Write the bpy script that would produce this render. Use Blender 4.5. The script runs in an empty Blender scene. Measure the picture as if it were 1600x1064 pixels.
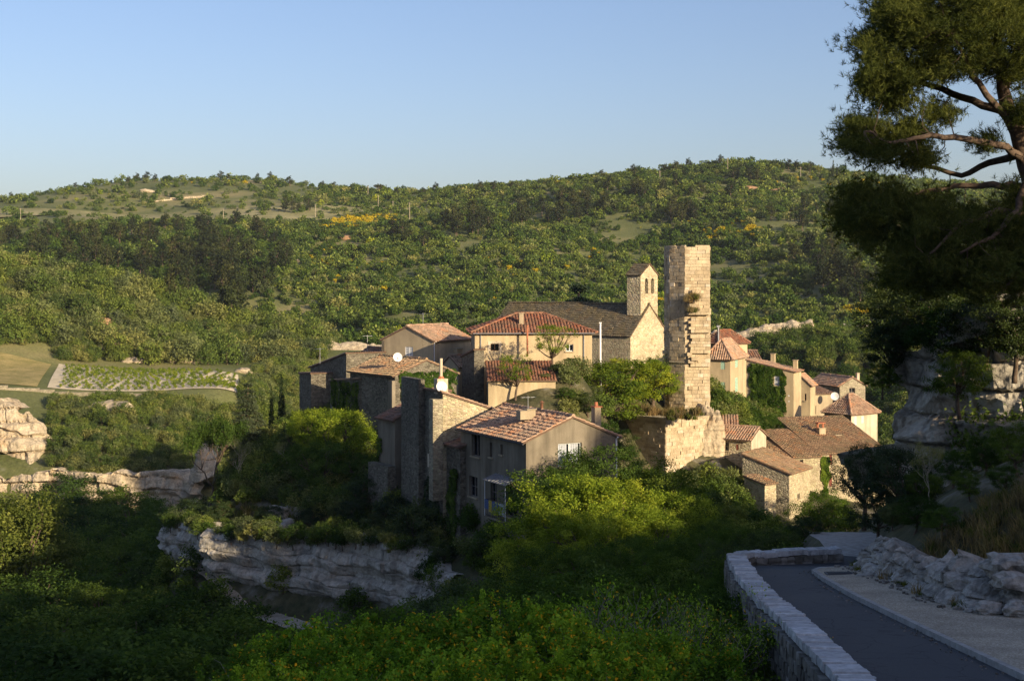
import bpy, bmesh, math, random
import numpy as np
from mathutils import Vector, noise

# ------------------------------------------------------------------ camera, sky, sun, exposure
scene = bpy.context.scene
F = 2198.0                      # focal length in photograph pixels (1600 wide), eye level on row 440
SUN_AZ, SUN_EL = 42.0, 15.0     # degrees right of straight-behind, above the horizon
cam_data = bpy.data.cameras.new('camera')
cam_data.sensor_width = 36.0
cam_data.lens = F / 1600.0 * 36.0
cam_data.shift_y = -(532 - 440) / 1600.0
cam_data.clip_start, cam_data.clip_end = 0.5, 6000
camera = bpy.data.objects.new('camera', cam_data)
camera.rotation_euler = (math.radians(90), 0, 0)
scene.collection.objects.link(camera)
scene.camera = camera

world = bpy.data.worlds.new('World'); scene.world = world; world.use_nodes = True
wn = world.node_tree.nodes; wl = world.node_tree.links
sky = wn.new('ShaderNodeTexSky'); sky.sky_type = 'NISHITA'; sky.sun_disc = False
sky.sun_elevation = math.radians(SUN_EL)
sky.sun_rotation = math.radians(180.0 - SUN_AZ)
sky.altitude = 300; sky.air_density = 1.0; sky.dust_density = 2.2; sky.ozone_density = 2.6
tint = wn.new('ShaderNodeMix'); tint.data_type = 'RGBA'; tint.blend_type = 'MULTIPLY'; tint.inputs[0].default_value = 1.0
tint.inputs[7].default_value = (0.96, 0.87, 0.94, 1.0)      # white balance of the sky light, the same in every direction
wl.new(sky.outputs[0], tint.inputs[6]); wl.new(tint.outputs[2], wn['Background'].inputs[0])
wn['Background'].inputs[1].default_value = 0.118

sun_data = bpy.data.lights.new('sun', 'SUN')
sun_data.energy = 5.0; sun_data.angle = math.radians(0.55); sun_data.color = (1.0, 0.82, 0.55)
sun = bpy.data.objects.new('sun', sun_data); scene.collection.objects.link(sun)
SV = Vector((math.sin(math.radians(SUN_AZ)) * math.cos(math.radians(SUN_EL)),
             -math.cos(math.radians(SUN_AZ)) * math.cos(math.radians(SUN_EL)), math.sin(math.radians(SUN_EL))))
sun.rotation_euler = SV.to_track_quat('Z', 'Y').to_euler()
scene.view_settings.view_transform = 'Standard'; scene.view_settings.look = 'None'
scene.view_settings.exposure = 0.65; scene.view_settings.gamma = 1.0
scene.render.engine = 'CYCLES'
scene.cycles.max_bounces = 8; scene.cycles.diffuse_bounces = 4; scene.cycles.glossy_bounces = 2
scene.cycles.transmission_bounces = 6; scene.cycles.transparent_max_bounces = 6

# ------------------------------------------------------------------ helpers
rng = np.random.default_rng(7); random.seed(7)
COL = scene.collection
def P(px, py, d): return Vector(((px - 800) / F * d, d, (440 - py) / F * d))
def XY(px, d): return Vector(((px - 800) / F * d, d))
def Z(py, d): return (440 - py) / F * d

class MB:
    def __init__(s): s.v = []; s.f = []; s.fm = []; s.attr = None
    def quad(s, *p, m=0):
        n = len(s.v); s.v.extend([tuple(q) for q in p]); s.f.append(tuple(range(n, n + len(p)))); s.fm.append(m)
    def box(s, o, a, b, c, m=0):
        """o corner, a b c edge vectors (right-handed gives outward faces)"""
        o, a, b, c = Vector(o), Vector(a), Vector(b), Vector(c)
        n = len(s.v)
        for q in (o, o + a, o + a + b, o + b, o + c, o + a + c, o + a + b + c, o + b + c): s.v.append(tuple(q))
        for q in ((0, 3, 2, 1), (4, 5, 6, 7), (0, 1, 5, 4), (1, 2, 6, 5), (2, 3, 7, 6), (3, 0, 4, 7)):
            s.f.append(tuple(n + i for i in q)); s.fm.append(m)
    def cbox(s, c, hx, hy, hz, rz=0.0, m=0):
        ca, sa = math.cos(rz), math.sin(rz)
        a = Vector((ca, sa, 0)) * 2 * hx; b = Vector((-sa, ca, 0)) * 2 * hy; h = Vector((0, 0, 2 * hz))
        s.box(Vector(c) - a / 2 - b / 2 - h / 2, a, b, h, m)
    def tube(s, pts, rad, n=6, cap=True, m=0):
        pts = [Vector(p) for p in pts]; base = len(s.v); up = None
        for i, p in enumerate(pts):
            t = (pts[min(i + 1, len(pts) - 1)] - pts[max(i - 1, 0)])
            t = t.normalized() if t.length > 1e-9 else Vector((0, 0, 1))
            if up is None: up = t.orthogonal().normalized()
            up = (up - t * up.dot(t)); up = up.normalized() if up.length > 1e-6 else t.orthogonal().normalized()
            w = t.cross(up); r = rad[i] if hasattr(rad, '__len__') else rad
            for k in range(n):
                an = 2 * math.pi * k / n; s.v.append(tuple(p + (up * math.cos(an) + w * math.sin(an)) * r))
        for i in range(len(pts) - 1):
            for k in range(n):
                a = base + i * n + k; b = base + i * n + (k + 1) % n
                s.f.append((a, b, b + n, a + n)); s.fm.append(m)
        if cap:
            s.f.append(tuple(base + k for k in reversed(range(n)))); s.fm.append(m)
            e = base + (len(pts) - 1) * n; s.f.append(tuple(e + k for k in range(n))); s.fm.append(m)
    def mesh(s, name, origin=(0, 0, 0), smooth=False):
        me = bpy.data.meshes.new(name); v = np.array(s.v, dtype=float) - np.array(origin)
        me.from_pydata(v.tolist(), [], s.f); me.update()
        if any(s.fm): me.polygons.foreach_set('material_index', s.fm)
        if smooth: me.polygons.foreach_set('use_smooth', [True] * len(s.f))
        return me
    def build(s, name, mats, parent=None, smooth=False, origin=None):
        o = origin if origin is not None else (parent['_o'] if parent is not None else (0, 0, 0))
        me = s.mesh(name, o, smooth)
        for m in (mats if isinstance(mats, (list, tuple)) else [mats]): me.materials.append(m)
        return link(name, me, parent, None if parent is not None else o)

ORI = {}
def link(name, me, parent=None, loc=None):
    o = bpy.data.objects.new(name, me); COL.objects.link(o)
    if parent is not None: o.parent = parent
    if loc is not None: o.location = loc
    return o
class Thing:
    """an Empty at the base of a thing; parts are built in world coordinates and hung under it"""
    def __init__(s, name, label, cat, loc, group=None):
        s.o = bpy.data.objects.new(name, None); COL.objects.link(s.o); s.o.location = loc; s.loc = tuple(loc)
        s.o.empty_display_size = 0.2
        tag(s.o, label, cat, group)
    def part(s, name, mb, mats, smooth=False, under=None, stuff=False):
        me = mb.mesh(name, s.loc, smooth)
        for m in (mats if isinstance(mats, (list, tuple)) else [mats]): me.materials.append(m)
        o = link(name, me, under if under is not None else s.o)
        if stuff: o['kind'] = 'stuff'
        return o
def tag(o, label=None, cat=None, group=None, kind=None):
    if label: o['label'] = label
    if cat: o['category'] = cat
    if group: o['group'] = group
    if kind: o['kind'] = kind
    return o
def copy_tree(o, parent=None):
    c = o.copy(); COL.objects.link(c); c.parent = parent
    for ch in o.children: copy_tree(ch, c)
    return c
def mesh_np(name, v, faces_n, idx, mats, smooth=False, fattr=None):
    """fast mesh from numpy; every face has faces_n corners"""
    me = bpy.data.meshes.new(name); nf = len(idx) // faces_n
    me.vertices.add(len(v)); me.vertices.foreach_set('co', np.ascontiguousarray(v, dtype=np.float32).ravel())
    me.loops.add(len(idx)); me.loops.foreach_set('vertex_index', np.ascontiguousarray(idx, dtype=np.int32))
    me.polygons.add(nf); me.polygons.foreach_set('loop_start', np.arange(0, nf * faces_n, faces_n, dtype=np.int32))
    me.polygons.foreach_set('loop_total', np.full(nf, faces_n, dtype=np.int32))
    if smooth: me.polygons.foreach_set('use_smooth', np.ones(nf, dtype=bool))
    if fattr is not None:
        at = me.attributes.new('var', 'FLOAT', 'FACE'); at.data.foreach_set('value', np.ascontiguousarray(fattr, dtype=np.float32))
    me.update(calc_edges=True)
    for m in (mats if isinstance(mats, (list, tuple)) else [mats]): me.materials.append(m)
    return me

# ------------------------------------------------------------------ materials
class NT:
    def __init__(s, name):
        s.m = bpy.data.materials.new(name); s.m.use_nodes = True; s.t = s.m.node_tree; s.n = s.t.nodes; s.l = s.t.links
        s.b = s.n['Principled BSDF']; s.b.inputs['Roughness'].default_value = 0.9
        s.b.inputs['Specular IOR Level'].default_value = 0.2
        s.pos = s.n.new('ShaderNodeNewGeometry').outputs['Position']
    def put(s, sock, v):
        if hasattr(v, 'is_linked') or isinstance(v, bpy.types.NodeSocket): s.l.new(v, sock)
        elif isinstance(v, (tuple, list)) and len(v) == 3 and sock.type == 'RGBA': sock.default_value = (*v, 1)
        else: sock.default_value = v
    def node(s, typ, **kw):
        nd = s.n.new(typ)
        for k, v in kw.items(): setattr(nd, k, v)
        return nd
    def map(s, scale=(1, 1, 1), vec=None, rot=(0, 0, 0), loc=(0, 0, 0)):
        m = s.n.new('ShaderNodeMapping'); s.l.new(vec or s.pos, m.inputs[0])
        m.inputs['Scale'].default_value = scale; m.inputs['Rotation'].default_value = rot; m.inputs['Location'].default_value = loc
        return m.outputs[0]
    def noise(s, scale, detail=4, rough=0.55, vec=None, out=0):
        t = s.n.new('ShaderNodeTexNoise'); t.inputs['Scale'].default_value = scale; t.inputs['Detail'].default_value = detail
        t.inputs['Roughness'].default_value = rough; s.l.new(vec or s.pos, t.inputs['Vector']); return t.outputs[out]
    def voro(s, scale, feat='F1', vec=None, out='Distance', rnd=1.0):
        t = s.n.new('ShaderNodeTexVoronoi'); t.feature = feat; t.inputs['Scale'].default_value = scale
        t.inputs['Randomness'].default_value = rnd; s.l.new(vec or s.pos, t.inputs['Vector']); return t.outputs[out]
    def ramp(s, fac, *stops):
        r = s.n.new('ShaderNodeValToRGB'); e = r.color_ramp.elements
        while len(e) < len(stops): e.new(0.5)
        for i, (p, c) in enumerate(stops):
            e[i].position = p; e[i].color = (*c, 1) if hasattr(c, '__len__') else (c, c, c, 1)
        s.put(r.inputs[0], fac); return r.outputs[0]
    def mix(s, fac, a, b, blend='MIX'):
        m = s.n.new('ShaderNodeMix'); m.data_type = 'RGBA'; m.blend_type = blend
        s.put(m.inputs[0], fac); s.put(m.inputs[6], a); s.put(m.inputs[7], b); return m.outputs[2]
    def math(s, op, a, b=0.0):
        m = s.n.new('ShaderNodeMath'); m.operation = op; s.put(m.inputs[0], a); s.put(m.inputs[1], b); return m.outputs[0]
    def hsv(s, col, h=0.5, sat=1.0, v=1.0):
        m = s.n.new('ShaderNodeHueSaturation'); s.put(m.inputs['Hue'], h); s.put(m.inputs['Saturation'], sat)
        s.put(m.inputs['Value'], v); s.put(m.inputs['Color'], col); return m.outputs[0]
    def bump(s, h, strength=0.5, dist=0.1):
        b = s.n.new('ShaderNodeBump'); b.inputs['Strength'].default_value = strength; b.inputs['Distance'].default_value = dist
        s.put(b.inputs['Height'], h); s.l.new(b.outputs[0], s.b.inputs['Normal'])
    def color(s, c): s.put(s.b.inputs['Base Color'], c)
    def island(s): return s.n.new('ShaderNodeNewGeometry').outputs['Random Per Island']
    def attr(s, name):
        a = s.n.new('ShaderNodeAttribute'); a.attribute_name = name; return a.outputs['Fac']
    def rnd(s): return s.n.new('ShaderNodeObjectInfo').outputs['Random']

def m_plain(name, c, rough=0.8, var=0.25, scale=3.0, metal=0.0):
    t = NT(name); n = t.noise(scale, 4)
    t.color(t.mix(1.0, c, t.ramp(n, (0.3, 1 - var), (0.7, 1 + var * 0.4)), 'MULTIPLY'))
    t.b.inputs['Roughness'].default_value = rough; t.b.inputs['Metallic'].default_value = metal; return t.m
def m_rubble(name, light, dark, mortar, size=0.3, edge=0.06, bump=0.8):
    """rubble masonry: stones of many tones in sunk lime mortar"""
    t = NT(name); wob = t.noise(2.5, 2, out=1)
    vec = t.mix(0.12, t.pos, wob, 'ADD')
    mp = t.map((1 / size, 1 / size, 1.7 / size), vec)
    cell = t.voro(1.0, 'F1', mp, 'Color'); ed = t.voro(1.0, 'DISTANCE_TO_EDGE', mp)
    sep = t.node('ShaderNodeSeparateColor'); t.l.new(cell, sep.inputs[0])
    st = t.mix(sep.outputs[0], dark, light)
    st = t.hsv(st, t.math('MULTIPLY_ADD', sep.outputs[1], 0.03), 1.0, 1.0)
    st.node.inputs['Hue'].default_value = 0.5
    big = t.noise(0.25, 3)
    st = t.mix(1.0, st, t.ramp(t.noise(9, 3), (0.3, 0.72), (0.7, 1.12)), 'MULTIPLY')
    c = t.mix(t.ramp(ed, (0.0, 1.0), (edge * 1.6, 0.0)), st, mortar)
    c = t.mix(1.0, c, t.ramp(big, (0.3, 0.75), (0.65, 1.08)), 'MULTIPLY')
    t.color(c)
    h = t.math('ADD', t.ramp(ed, (0.0, 0.0), (0.2, 1.0)), t.math('MULTIPLY', t.noise(14, 3), 0.5))
    t.bump(h, bump, 0.06); return t.m
def m_stucco(name, base, stain, streak=0.6, scale=0.5):
    t = NT(name)
    n1 = t.noise(scale, 5, 0.6); n2 = t.noise(1.0, 4, 0.6, t.map((1.6, 1.6, 0.18)))
    c = t.mix(t.ramp(n1, (0.38, 0.0), (0.68, 0.8)), base, stain)
    c = t.mix(1.0, c, t.ramp(n2, (0.35, 1 - streak * 0.55), (0.6, 1.05)), 'MULTIPLY')
    c = t.mix(1.0, c, t.ramp(t.noise(30, 3), (0.3, 0.86), (0.7, 1.08)), 'MULTIPLY')
    t.color(c); t.bump(t.math('ADD', t.noise(35, 3), t.noise(2.0, 3)), 0.35, 0.03); return t.m
def m_tile(name, c1, c2, c3, lichen=(0.16, 0.14, 0.09), lich=0.5):
    t = NT(name); r = t.island()
    c = t.ramp(r, (0.0, c1), (0.35, c2), (0.7, c3), (1.0, tuple(min(1, x * 1.25) for x in c2)))
    c = t.mix(t.ramp(t.noise(0.55, 5, 0.65), (0.45, 0.0), (0.62, lich)), c, lichen)
    c = t.mix(t.ramp(t.noise(0.9, 4, 0.7, t.map((1, 1, 1), loc=(31, 7, 3))), (0.54, 0.0), (0.64, 0.75)), c, tuple(min(1, x * y) for x, y in zip(c1, (1.35, 1.05, 0.8))))
    c = t.mix(t.ramp(t.noise(1.6, 4, 0.7, t.map((1, 1, 1), loc=(3, 57, 9))), (0.57, 0.0), (0.66, 0.65)), c, (0.13, 0.11, 0.075))
    c = t.mix(1.0, c, t.ramp(t.noise(7, 3), (0.3, 0.7), (0.7, 1.1)), 'MULTIPLY')
    t.color(c); t.bump(t.noise(20, 2), 0.3, 0.02); return t.m
def m_rock(name, light, mid, dark, ochre, strata=0.6, sc=1.0, och=0.6):
    t = NT(name)
    n = t.noise(0.55 * sc, 6, 0.65); fine = t.noise(4 * sc, 5, 0.65)
    vst = t.noise(1.1 * sc, 5, 0.6, t.map((1.0, 1.0, 0.13)))
    hst = t.noise(1.0 * sc, 5, 0.6, t.map((0.22, 0.22, 1.9)))
    c = t.ramp(n, (0.3, mid), (0.62, light))
    c = t.mix(t.ramp(vst, (0.52, 0.0), (0.68, 0.75)), c, dark)
    c = t.mix(t.ramp(t.noise(0.3 * sc, 4), (0.55, 0.0), (0.7, och)), c, ochre)
    c = t.mix(t.ramp(hst, (0.56, 0.0), (0.66, strata * 0.7)), c, dark)
    c = t.mix(1.0, c, t.ramp(fine, (0.3, 0.62), (0.65, 1.1)), 'MULTIPLY')
    t.color(c)
    h = t.math('ADD', t.math('MULTIPLY', fine, 0.5), t.math('ADD', t.math('MULTIPLY', hst, strata), t.math('MULTIPLY', t.voro(1.6 * sc, 'F1'), -0.4)))
    t.bump(h, 0.9, 0.25 / sc); return t.m
def m_leaf(name, c1, c2, c3, trans=0.35, yellow=None, ychance=0.0, rnd=0.5, gloss=0.0):
    """leaf colour varies by clump (face attribute var), by leaf and by plant; diffuse + translucent"""
    t = NT(name); v = t.attr('var'); r = t.rnd()
    c = t.ramp(v, (0.0, c1), (0.5, c2), (1.0, c3))
    if yellow: c = t.mix(t.ramp(t.island(), (1 - ychance, 0.0), (min(1.0, 1 - ychance + 0.004), 1.0)), c, yellow)
    c = t.mix(1.0, c, t.ramp(r, (0.0, (1 - rnd, 1 - rnd * 0.9, 1 - rnd * 0.6)), (0.5, (0.95, 0.97, 0.9)), (1.0, (1 + rnd * 0.7, 1 + rnd * 0.35, 1.0))), 'MULTIPLY')
    d = t.node('ShaderNodeBsdfDiffuse'); tr = t.node('ShaderNodeBsdfTranslucent'); mx = t.node('ShaderNodeMixShader')
    t.l.new(c, d.inputs[0]); t.put(tr.inputs[0], t.mix(1.0, c, (1.35, 1.3, 0.55), 'MULTIPLY'))
    mx.inputs[0].default_value = trans; t.l.new(d.outputs[0], mx.inputs[1]); t.l.new(tr.outputs[0], mx.inputs[2])
    out = t.n['Material Output']
    if gloss:
        g = t.node('ShaderNodeBsdfGlossy'); g.inputs['Roughness'].default_value = 0.45; m2 = t.node('ShaderNodeMixShader')
        m2.inputs[0].default_value = gloss; t.l.new(mx.outputs[0], m2.inputs[1]); t.l.new(g.outputs[0], m2.inputs[2]); mx = m2
    t.l.new(mx.outputs[0], out.inputs[0]); return t.m

M = {}
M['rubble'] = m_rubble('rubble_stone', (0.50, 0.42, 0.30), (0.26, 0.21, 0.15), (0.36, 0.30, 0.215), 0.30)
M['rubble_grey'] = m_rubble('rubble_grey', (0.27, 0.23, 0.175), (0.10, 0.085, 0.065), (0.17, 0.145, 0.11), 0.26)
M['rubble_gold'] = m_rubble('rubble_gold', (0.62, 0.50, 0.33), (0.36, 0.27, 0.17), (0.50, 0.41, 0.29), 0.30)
M['church'] = m_rubble('church_stone', (0.66, 0.53, 0.36), (0.40, 0.30, 0.19), (0.52, 0.43, 0.30), 0.42)
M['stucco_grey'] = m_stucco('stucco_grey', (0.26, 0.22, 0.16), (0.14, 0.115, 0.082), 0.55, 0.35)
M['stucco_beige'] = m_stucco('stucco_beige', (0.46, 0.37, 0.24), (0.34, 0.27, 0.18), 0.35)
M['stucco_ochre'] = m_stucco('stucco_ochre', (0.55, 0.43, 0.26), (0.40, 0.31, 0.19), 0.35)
M['stucco_cream'] = m_stucco('stucco_cream', (0.60, 0.50, 0.36), (0.42, 0.34, 0.23), 0.4)
M['tile_red'] = m_tile('tile_red', (0.29, 0.115, 0.065), (0.40, 0.19, 0.11), (0.24, 0.10, 0.065), lich=0.45)
M['tile_pink'] = m_tile('tile_pink', (0.46, 0.27, 0.17), (0.54, 0.36, 0.24), (0.36, 0.22, 0.15), (0.32, 0.26, 0.18), 0.6)
M['tile_old'] = m_tile('tile_old', (0.40, 0.24, 0.135), (0.46, 0.31, 0.18), (0.30, 0.195, 0.12), (0.27, 0.22, 0.12), 0.7)
M['tile_brown'] = m_tile('tile_brown', (0.24, 0.14, 0.10), (0.30, 0.19, 0.14), (0.18, 0.11, 0.085), (0.15, 0.13, 0.10), 0.6)
M['slab'] = m_plain('roof_slab', (0.17, 0.11, 0.075), 0.95)
M['lauze'] = m_tile('stone_slates', (0.13, 0.11, 0.075), (0.19, 0.155, 0.10), (0.10, 0.09, 0.065), (0.21, 0.155, 0.06), 0.45)
M['rock'] = m_rock('limestone', (0.56, 0.51, 0.43), (0.34, 0.30, 0.24), (0.10, 0.09, 0.075), (0.36, 0.25, 0.14), och=0.35)
M['rock_gold'] = m_rock('limestone_gold', (0.58, 0.48, 0.335), (0.42, 0.335, 0.225), (0.17, 0.14, 0.10), (0.46, 0.31, 0.17), sc=0.8, strata=0.9)
M['rock_pale'] = m_rock('limestone_pale', (0.50, 0.46, 0.40), (0.30, 0.275, 0.235), (0.09, 0.082, 0.07), (0.34, 0.28, 0.20), sc=2.2, och=0.25)
M['red_earth'] = m_rock('red_earth', (0.40, 0.26, 0.15), (0.32, 0.16, 0.08), (0.15, 0.09, 0.05), (0.36, 0.16, 0.07), sc=1.2)
M['white_metal'] = m_plain('white_paint', (0.75, 0.74, 0.72), 0.5, 0.1)
M['dark_metal'] = m_plain('dark_metal', (0.05, 0.05, 0.055), 0.5, 0.2)
M['grey_metal'] = m_plain('zinc', (0.32, 0.32, 0.33), 0.45, 0.2, metal=0.5)
M['rust'] = m_plain('rusty_metal', (0.20, 0.09, 0.05), 0.8, 0.4, 8)
M['wood_grey'] = m_plain('weathered_wood', (0.20, 0.17, 0.14), 0.9, 0.4, 6)
M['wood_brown'] = m_plain('brown_wood', (0.13, 0.065, 0.035), 0.7, 0.3, 8)
M['wood_red'] = m_plain('red_wood', (0.23, 0.075, 0.05), 0.75, 0.25, 8)
M['mint'] = m_plain('mint_paint', (0.42, 0.60, 0.46), 0.65, 0.12, 6)
M['white_frame'] = m_plain('window_paint', (0.68, 0.68, 0.68), 0.5, 0.08)
M['dark_hole'] = m_plain('unlit_room_paint', (0.022, 0.02, 0.018), 0.95, 0.2)  # near-black sheet colour standing in for unlit rooms
M['terracotta'] = m_plain('terracotta', (0.45, 0.17, 0.09), 0.85, 0.3, 6)
M['cloth_white'] = m_plain('lace_curtain', (0.42, 0.44, 0.48), 0.9, 0.18, 12)
M['cloth_blue'] = m_plain('blue_cloth', (0.10, 0.14, 0.26), 0.9, 0.3, 9)
M['cloth_yellow'] = m_plain('yellow_cloth', (0.55, 0.40, 0.08), 0.9, 0.3, 9)
g = NT('window_glass'); g.color((0.02, 0.025, 0.03)); g.b.inputs['Roughness'].default_value = 0.08; g.b.inputs['Specular IOR Level'].default_value = 0.6; M['glass'] = g.m
M['bark'] = m_plain('bark', (0.14, 0.10, 0.07), 0.95, 0.5, 9)
M['bark_pine'] = m_plain('pine_bark', (0.15, 0.105, 0.075), 0.95, 0.5, 7)
M['bark_grey'] = m_plain('grey_bark', (0.24, 0.215, 0.18), 0.95, 0.4, 9)
M['bark_pale'] = m_plain('pale_bark', (0.36, 0.31, 0.22), 0.95, 0.4, 9)
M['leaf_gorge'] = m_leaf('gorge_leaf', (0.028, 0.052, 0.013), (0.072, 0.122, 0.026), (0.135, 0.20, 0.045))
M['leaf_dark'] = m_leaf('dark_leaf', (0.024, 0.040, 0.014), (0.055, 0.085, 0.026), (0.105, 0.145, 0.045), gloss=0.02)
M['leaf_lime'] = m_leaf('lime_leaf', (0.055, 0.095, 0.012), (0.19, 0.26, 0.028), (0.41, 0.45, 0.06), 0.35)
M['leaf_bush'] = m_leaf('bush_leaf', (0.045, 0.10, 0.014), (0.17, 0.31, 0.030), (0.36, 0.50, 0.055), 0.35, (0.75, 0.42, 0.03), 0.06)
M['leaf_olive'] = m_leaf('olive_leaf', (0.07, 0.090, 0.032), (0.18, 0.21, 0.075), (0.33, 0.34, 0.14))
M['leaf_scrub'] = m_leaf('scrub_leaf', (0.040, 0.062, 0.016), (0.115, 0.165, 0.038), (0.25, 0.305, 0.08), 0.3)
M['leaf_ivy'] = m_leaf('ivy_leaf', (0.035, 0.07, 0.012), (0.075, 0.13, 0.02), (0.13, 0.19, 0.03), 0.3)
M['leaf_broom'] = m_leaf('broom_flower', (0.30, 0.24, 0.02), (0.50, 0.38, 0.02), (0.62, 0.48, 0.03), 0.3, rnd=0.15)
M['needle'] = m_leaf('pine_needle', (0.028, 0.043, 0.016), (0.060, 0.084, 0.025), (0.125, 0.150, 0.042), 0.25)
M['needle_far'] = m_leaf('far_pine_needle', (0.026, 0.036, 0.016), (0.042, 0.054, 0.022), (0.066, 0.076, 0.030), 0.15)
M['needle_blue'] = m_leaf('cedar_needle', (0.035, 0.055, 0.035), (0.055, 0.08, 0.05), (0.09, 0.12, 0.075), 0.15)
M['grass_dry'] = m_leaf('dry_grass', (0.13, 0.10, 0.05), (0.22, 0.17, 0.085), (0.32, 0.25, 0.13), 0.3)
M['grass_green'] = m_leaf('green_grass', (0.06, 0.085, 0.02), (0.11, 0.135, 0.03), (0.19, 0.185, 0.06), 0.3)
# ------------------------------------------------------------------ terrain: one sheet through estimated heights, with an unseen ridge shaped for its shade
SH = (math.sin(math.radians(SUN_AZ)), -math.cos(math.radians(SUN_AZ)))
UA = (-SH[1], SH[0])
def W(px, py, d): return tuple(P(px, py, d))
CP = [(0, -3, -1.7), (0, 3, -1.9), (-3, 6, -3.4), (2, 9, -4.4), (5.5, 12, -5.2), (7, 16, -5.8), (7, 22, -6.4), (7, 28, -7.0), (7, 34, -7.6), (7.3, 40, -8.3),
 (9, 42.3, -8.65), (11, 45, -8.9), (11.2, 49, -9.1), (11.8, 54, -9.8), (12.8, 60, -11.6), (17, 60, -10), (10, 66, -14), (14, 66, -13.5), (9, 10, -5.1), (10, 0, -4.2), (10, -15, -3), (9, 22, -6.35), (9, 28, -6.95), (8.7, 34, -7.55), (8.6, 39, -8.1),
 (10.4, 30, -7.1), (9.6, 36, -7.7), (12.5, 31, -5.7), (12, 34, -5.8), (11, 38, -6.7), (12, 26, -6.6), (15, 26, -5.0), (15, 36, -5.4), (13.5, 44, -6.6), (16, 47, -7.0), (20, 45, -6.4), (15, 51, -8.2), (17.6, 48.8, -7.4), (21, 47.2, -7.0), (26, 45.3, -6.6),
 (18.5, 58.5, -10), (20.5, 53.2, -2.6), (21, 56, -7), (24, 50.2, -3.2), (30, 47, -7), (27, 55, -9), (26, 60, -10), (34, 52, -9), (38, 44, -8), (45, 40, -5), (20, 66, -12), (25, 70, -12.5), (24, 80, -16), (20, 85, -17.8), (30, 100, -20.5), (40, 110, -21), (50, 100, -18), (45, 75, -12), (60, 80, -12), (50, 130, -22), (75, 110, -12),
 (4.6, 18, -7.6), (3.9, 22, -8.3), (4.6, 28, -9.2), (5.0, 34, -9.9), (6.0, 41, -10.6), (7.5, 46.5, -11.2), (10, 48, -10.2), (-1, 20, -8.2), (-5, 18, -9.5), (-6, 10, -6), (-12, 18, -15), (-25, 22, -26), (-3, 32, -13), (-9, 42, -21),
 (-20, 48, -31), (4, 46, -13), (9, 52, -11.5), (8, 62, -13.5), (1, 62, -16), (-5, 72, -22), (-12, 66, -28), (-30, 66, -41), (-50, 80, -45), (8, 76, -16.2), (14, 74, -15.8),
 (1, 88, -19.5), (-5, 97, -21), (8, 92, -16.5), (13, 98, -16), (15, 88, -18), (17, 108, -20.5), (13, 118, -18.5), (12.5, 128, -18.8), (15.5, 128, -20), (10, 133.5, -17.5), (12.8, 131, -19.2), (7.6, 133, -13.5), (9, 138.8, -10.8), (12, 141, -11.4), (6, 118, -14.8), (22, 118, -22.8), (27, 128, -23), (36, 138, -22.5), (31, 150, -21), (20, 131, -20), (38, 157, -21.8),
 (-30, 121, -27.5), (-25, 111, -28), (-17, 105, -28.5), (-9, 98.5, -28), (-4, 93, -24), (-36, 112, -34), (-25, 98, -37), (-15, 88, -34), (-45, 125, -43), (-34, 131, -31), (-36, 148, -35),
 (-26, 124.5, -20.6), (-19, 118, -20.2), (-11, 111.5, -19.0), (-6.5, 106, -18.2), (-4, 102, -18.6), (-24, 131, -18), (-17, 125, -17.2), (-11, 117, -16.8), (-28, 139, -19), (-8, 112, -17),
 (-13, 137, -14.5), (-19, 150, -14), (-24, 158, -16), (-5, 125, -13), (0, 134, -11.2), (7, 131, -10.2), (6, 136, -10.4), (8, 145, -10.5), (15, 152, -10), (17, 143, -13), (9.5, 124.5, -17), (3, 118, -13), (20, 160, -12), (25, 150, -15), (28, 165, -15.8), (36, 177, -20.5), (41, 190, -23.5), (5, 165, -11),
 (0, 205, -31), (-20, 190, -32), (30, 215, -33), (0, 250, -42), (40, 255, -42), (-40, 200, -44),
 (-50, 150, -47), (-60, 200, -47), (-90, 228, -47), (-30, 180, -43), (-70, 120, -47), (-90, 90, -46), (-60, 40, -42), (-125, 180, -45), (-150, 100, -40), (-90, 0, -35), (-40, 0, -20), (-15, 0, -6), (-60, -60, -20), (0, -40, 2), (-200, 0, -20),
 (-85, 246, -46), (-55, 240, -46), (-118, 250, -45), W(100, 745, 253), W(0, 735, 256), W(-80, 735, 256), W(300, 760, 251),
 W(100, 672, 276), W(300, 676, 276), W(0, 660, 276), W(-100, 650, 280), W(100, 609, 300), W(235, 610, 300), W(375, 613, 300), W(100, 569, 336), W(235, 575, 333), W(370, 581, 330), W(0, 602, 300), W(0, 546, 338), W(-120, 590, 310), W(-120, 530, 340),
 W(0, 430, 400), W(100, 440, 400), W(180, 446, 395), W(250, 475, 390), W(330, 524, 382), W(390, 560, 372), W(-100, 420, 410), (-145, 460, -9), (-90, 460, -20), (-60, 440, -26), (-55, 330, -26), (-50, 300, -30), (-48, 280, -36),
 W(440, 600, 335), W(600, 543, 385), W(500, 545, 385), W(750, 541, 385), W(900, 541, 385), W(1120, 547, 380), W(1210, 540, 375), W(1290, 536, 372), W(1400, 540, 370), (-30, 320, -40), (20, 320, -39), (52, 320, -33), (70, 300, -32), (80, 280, -26), W(1290, 575, 330)]
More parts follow.
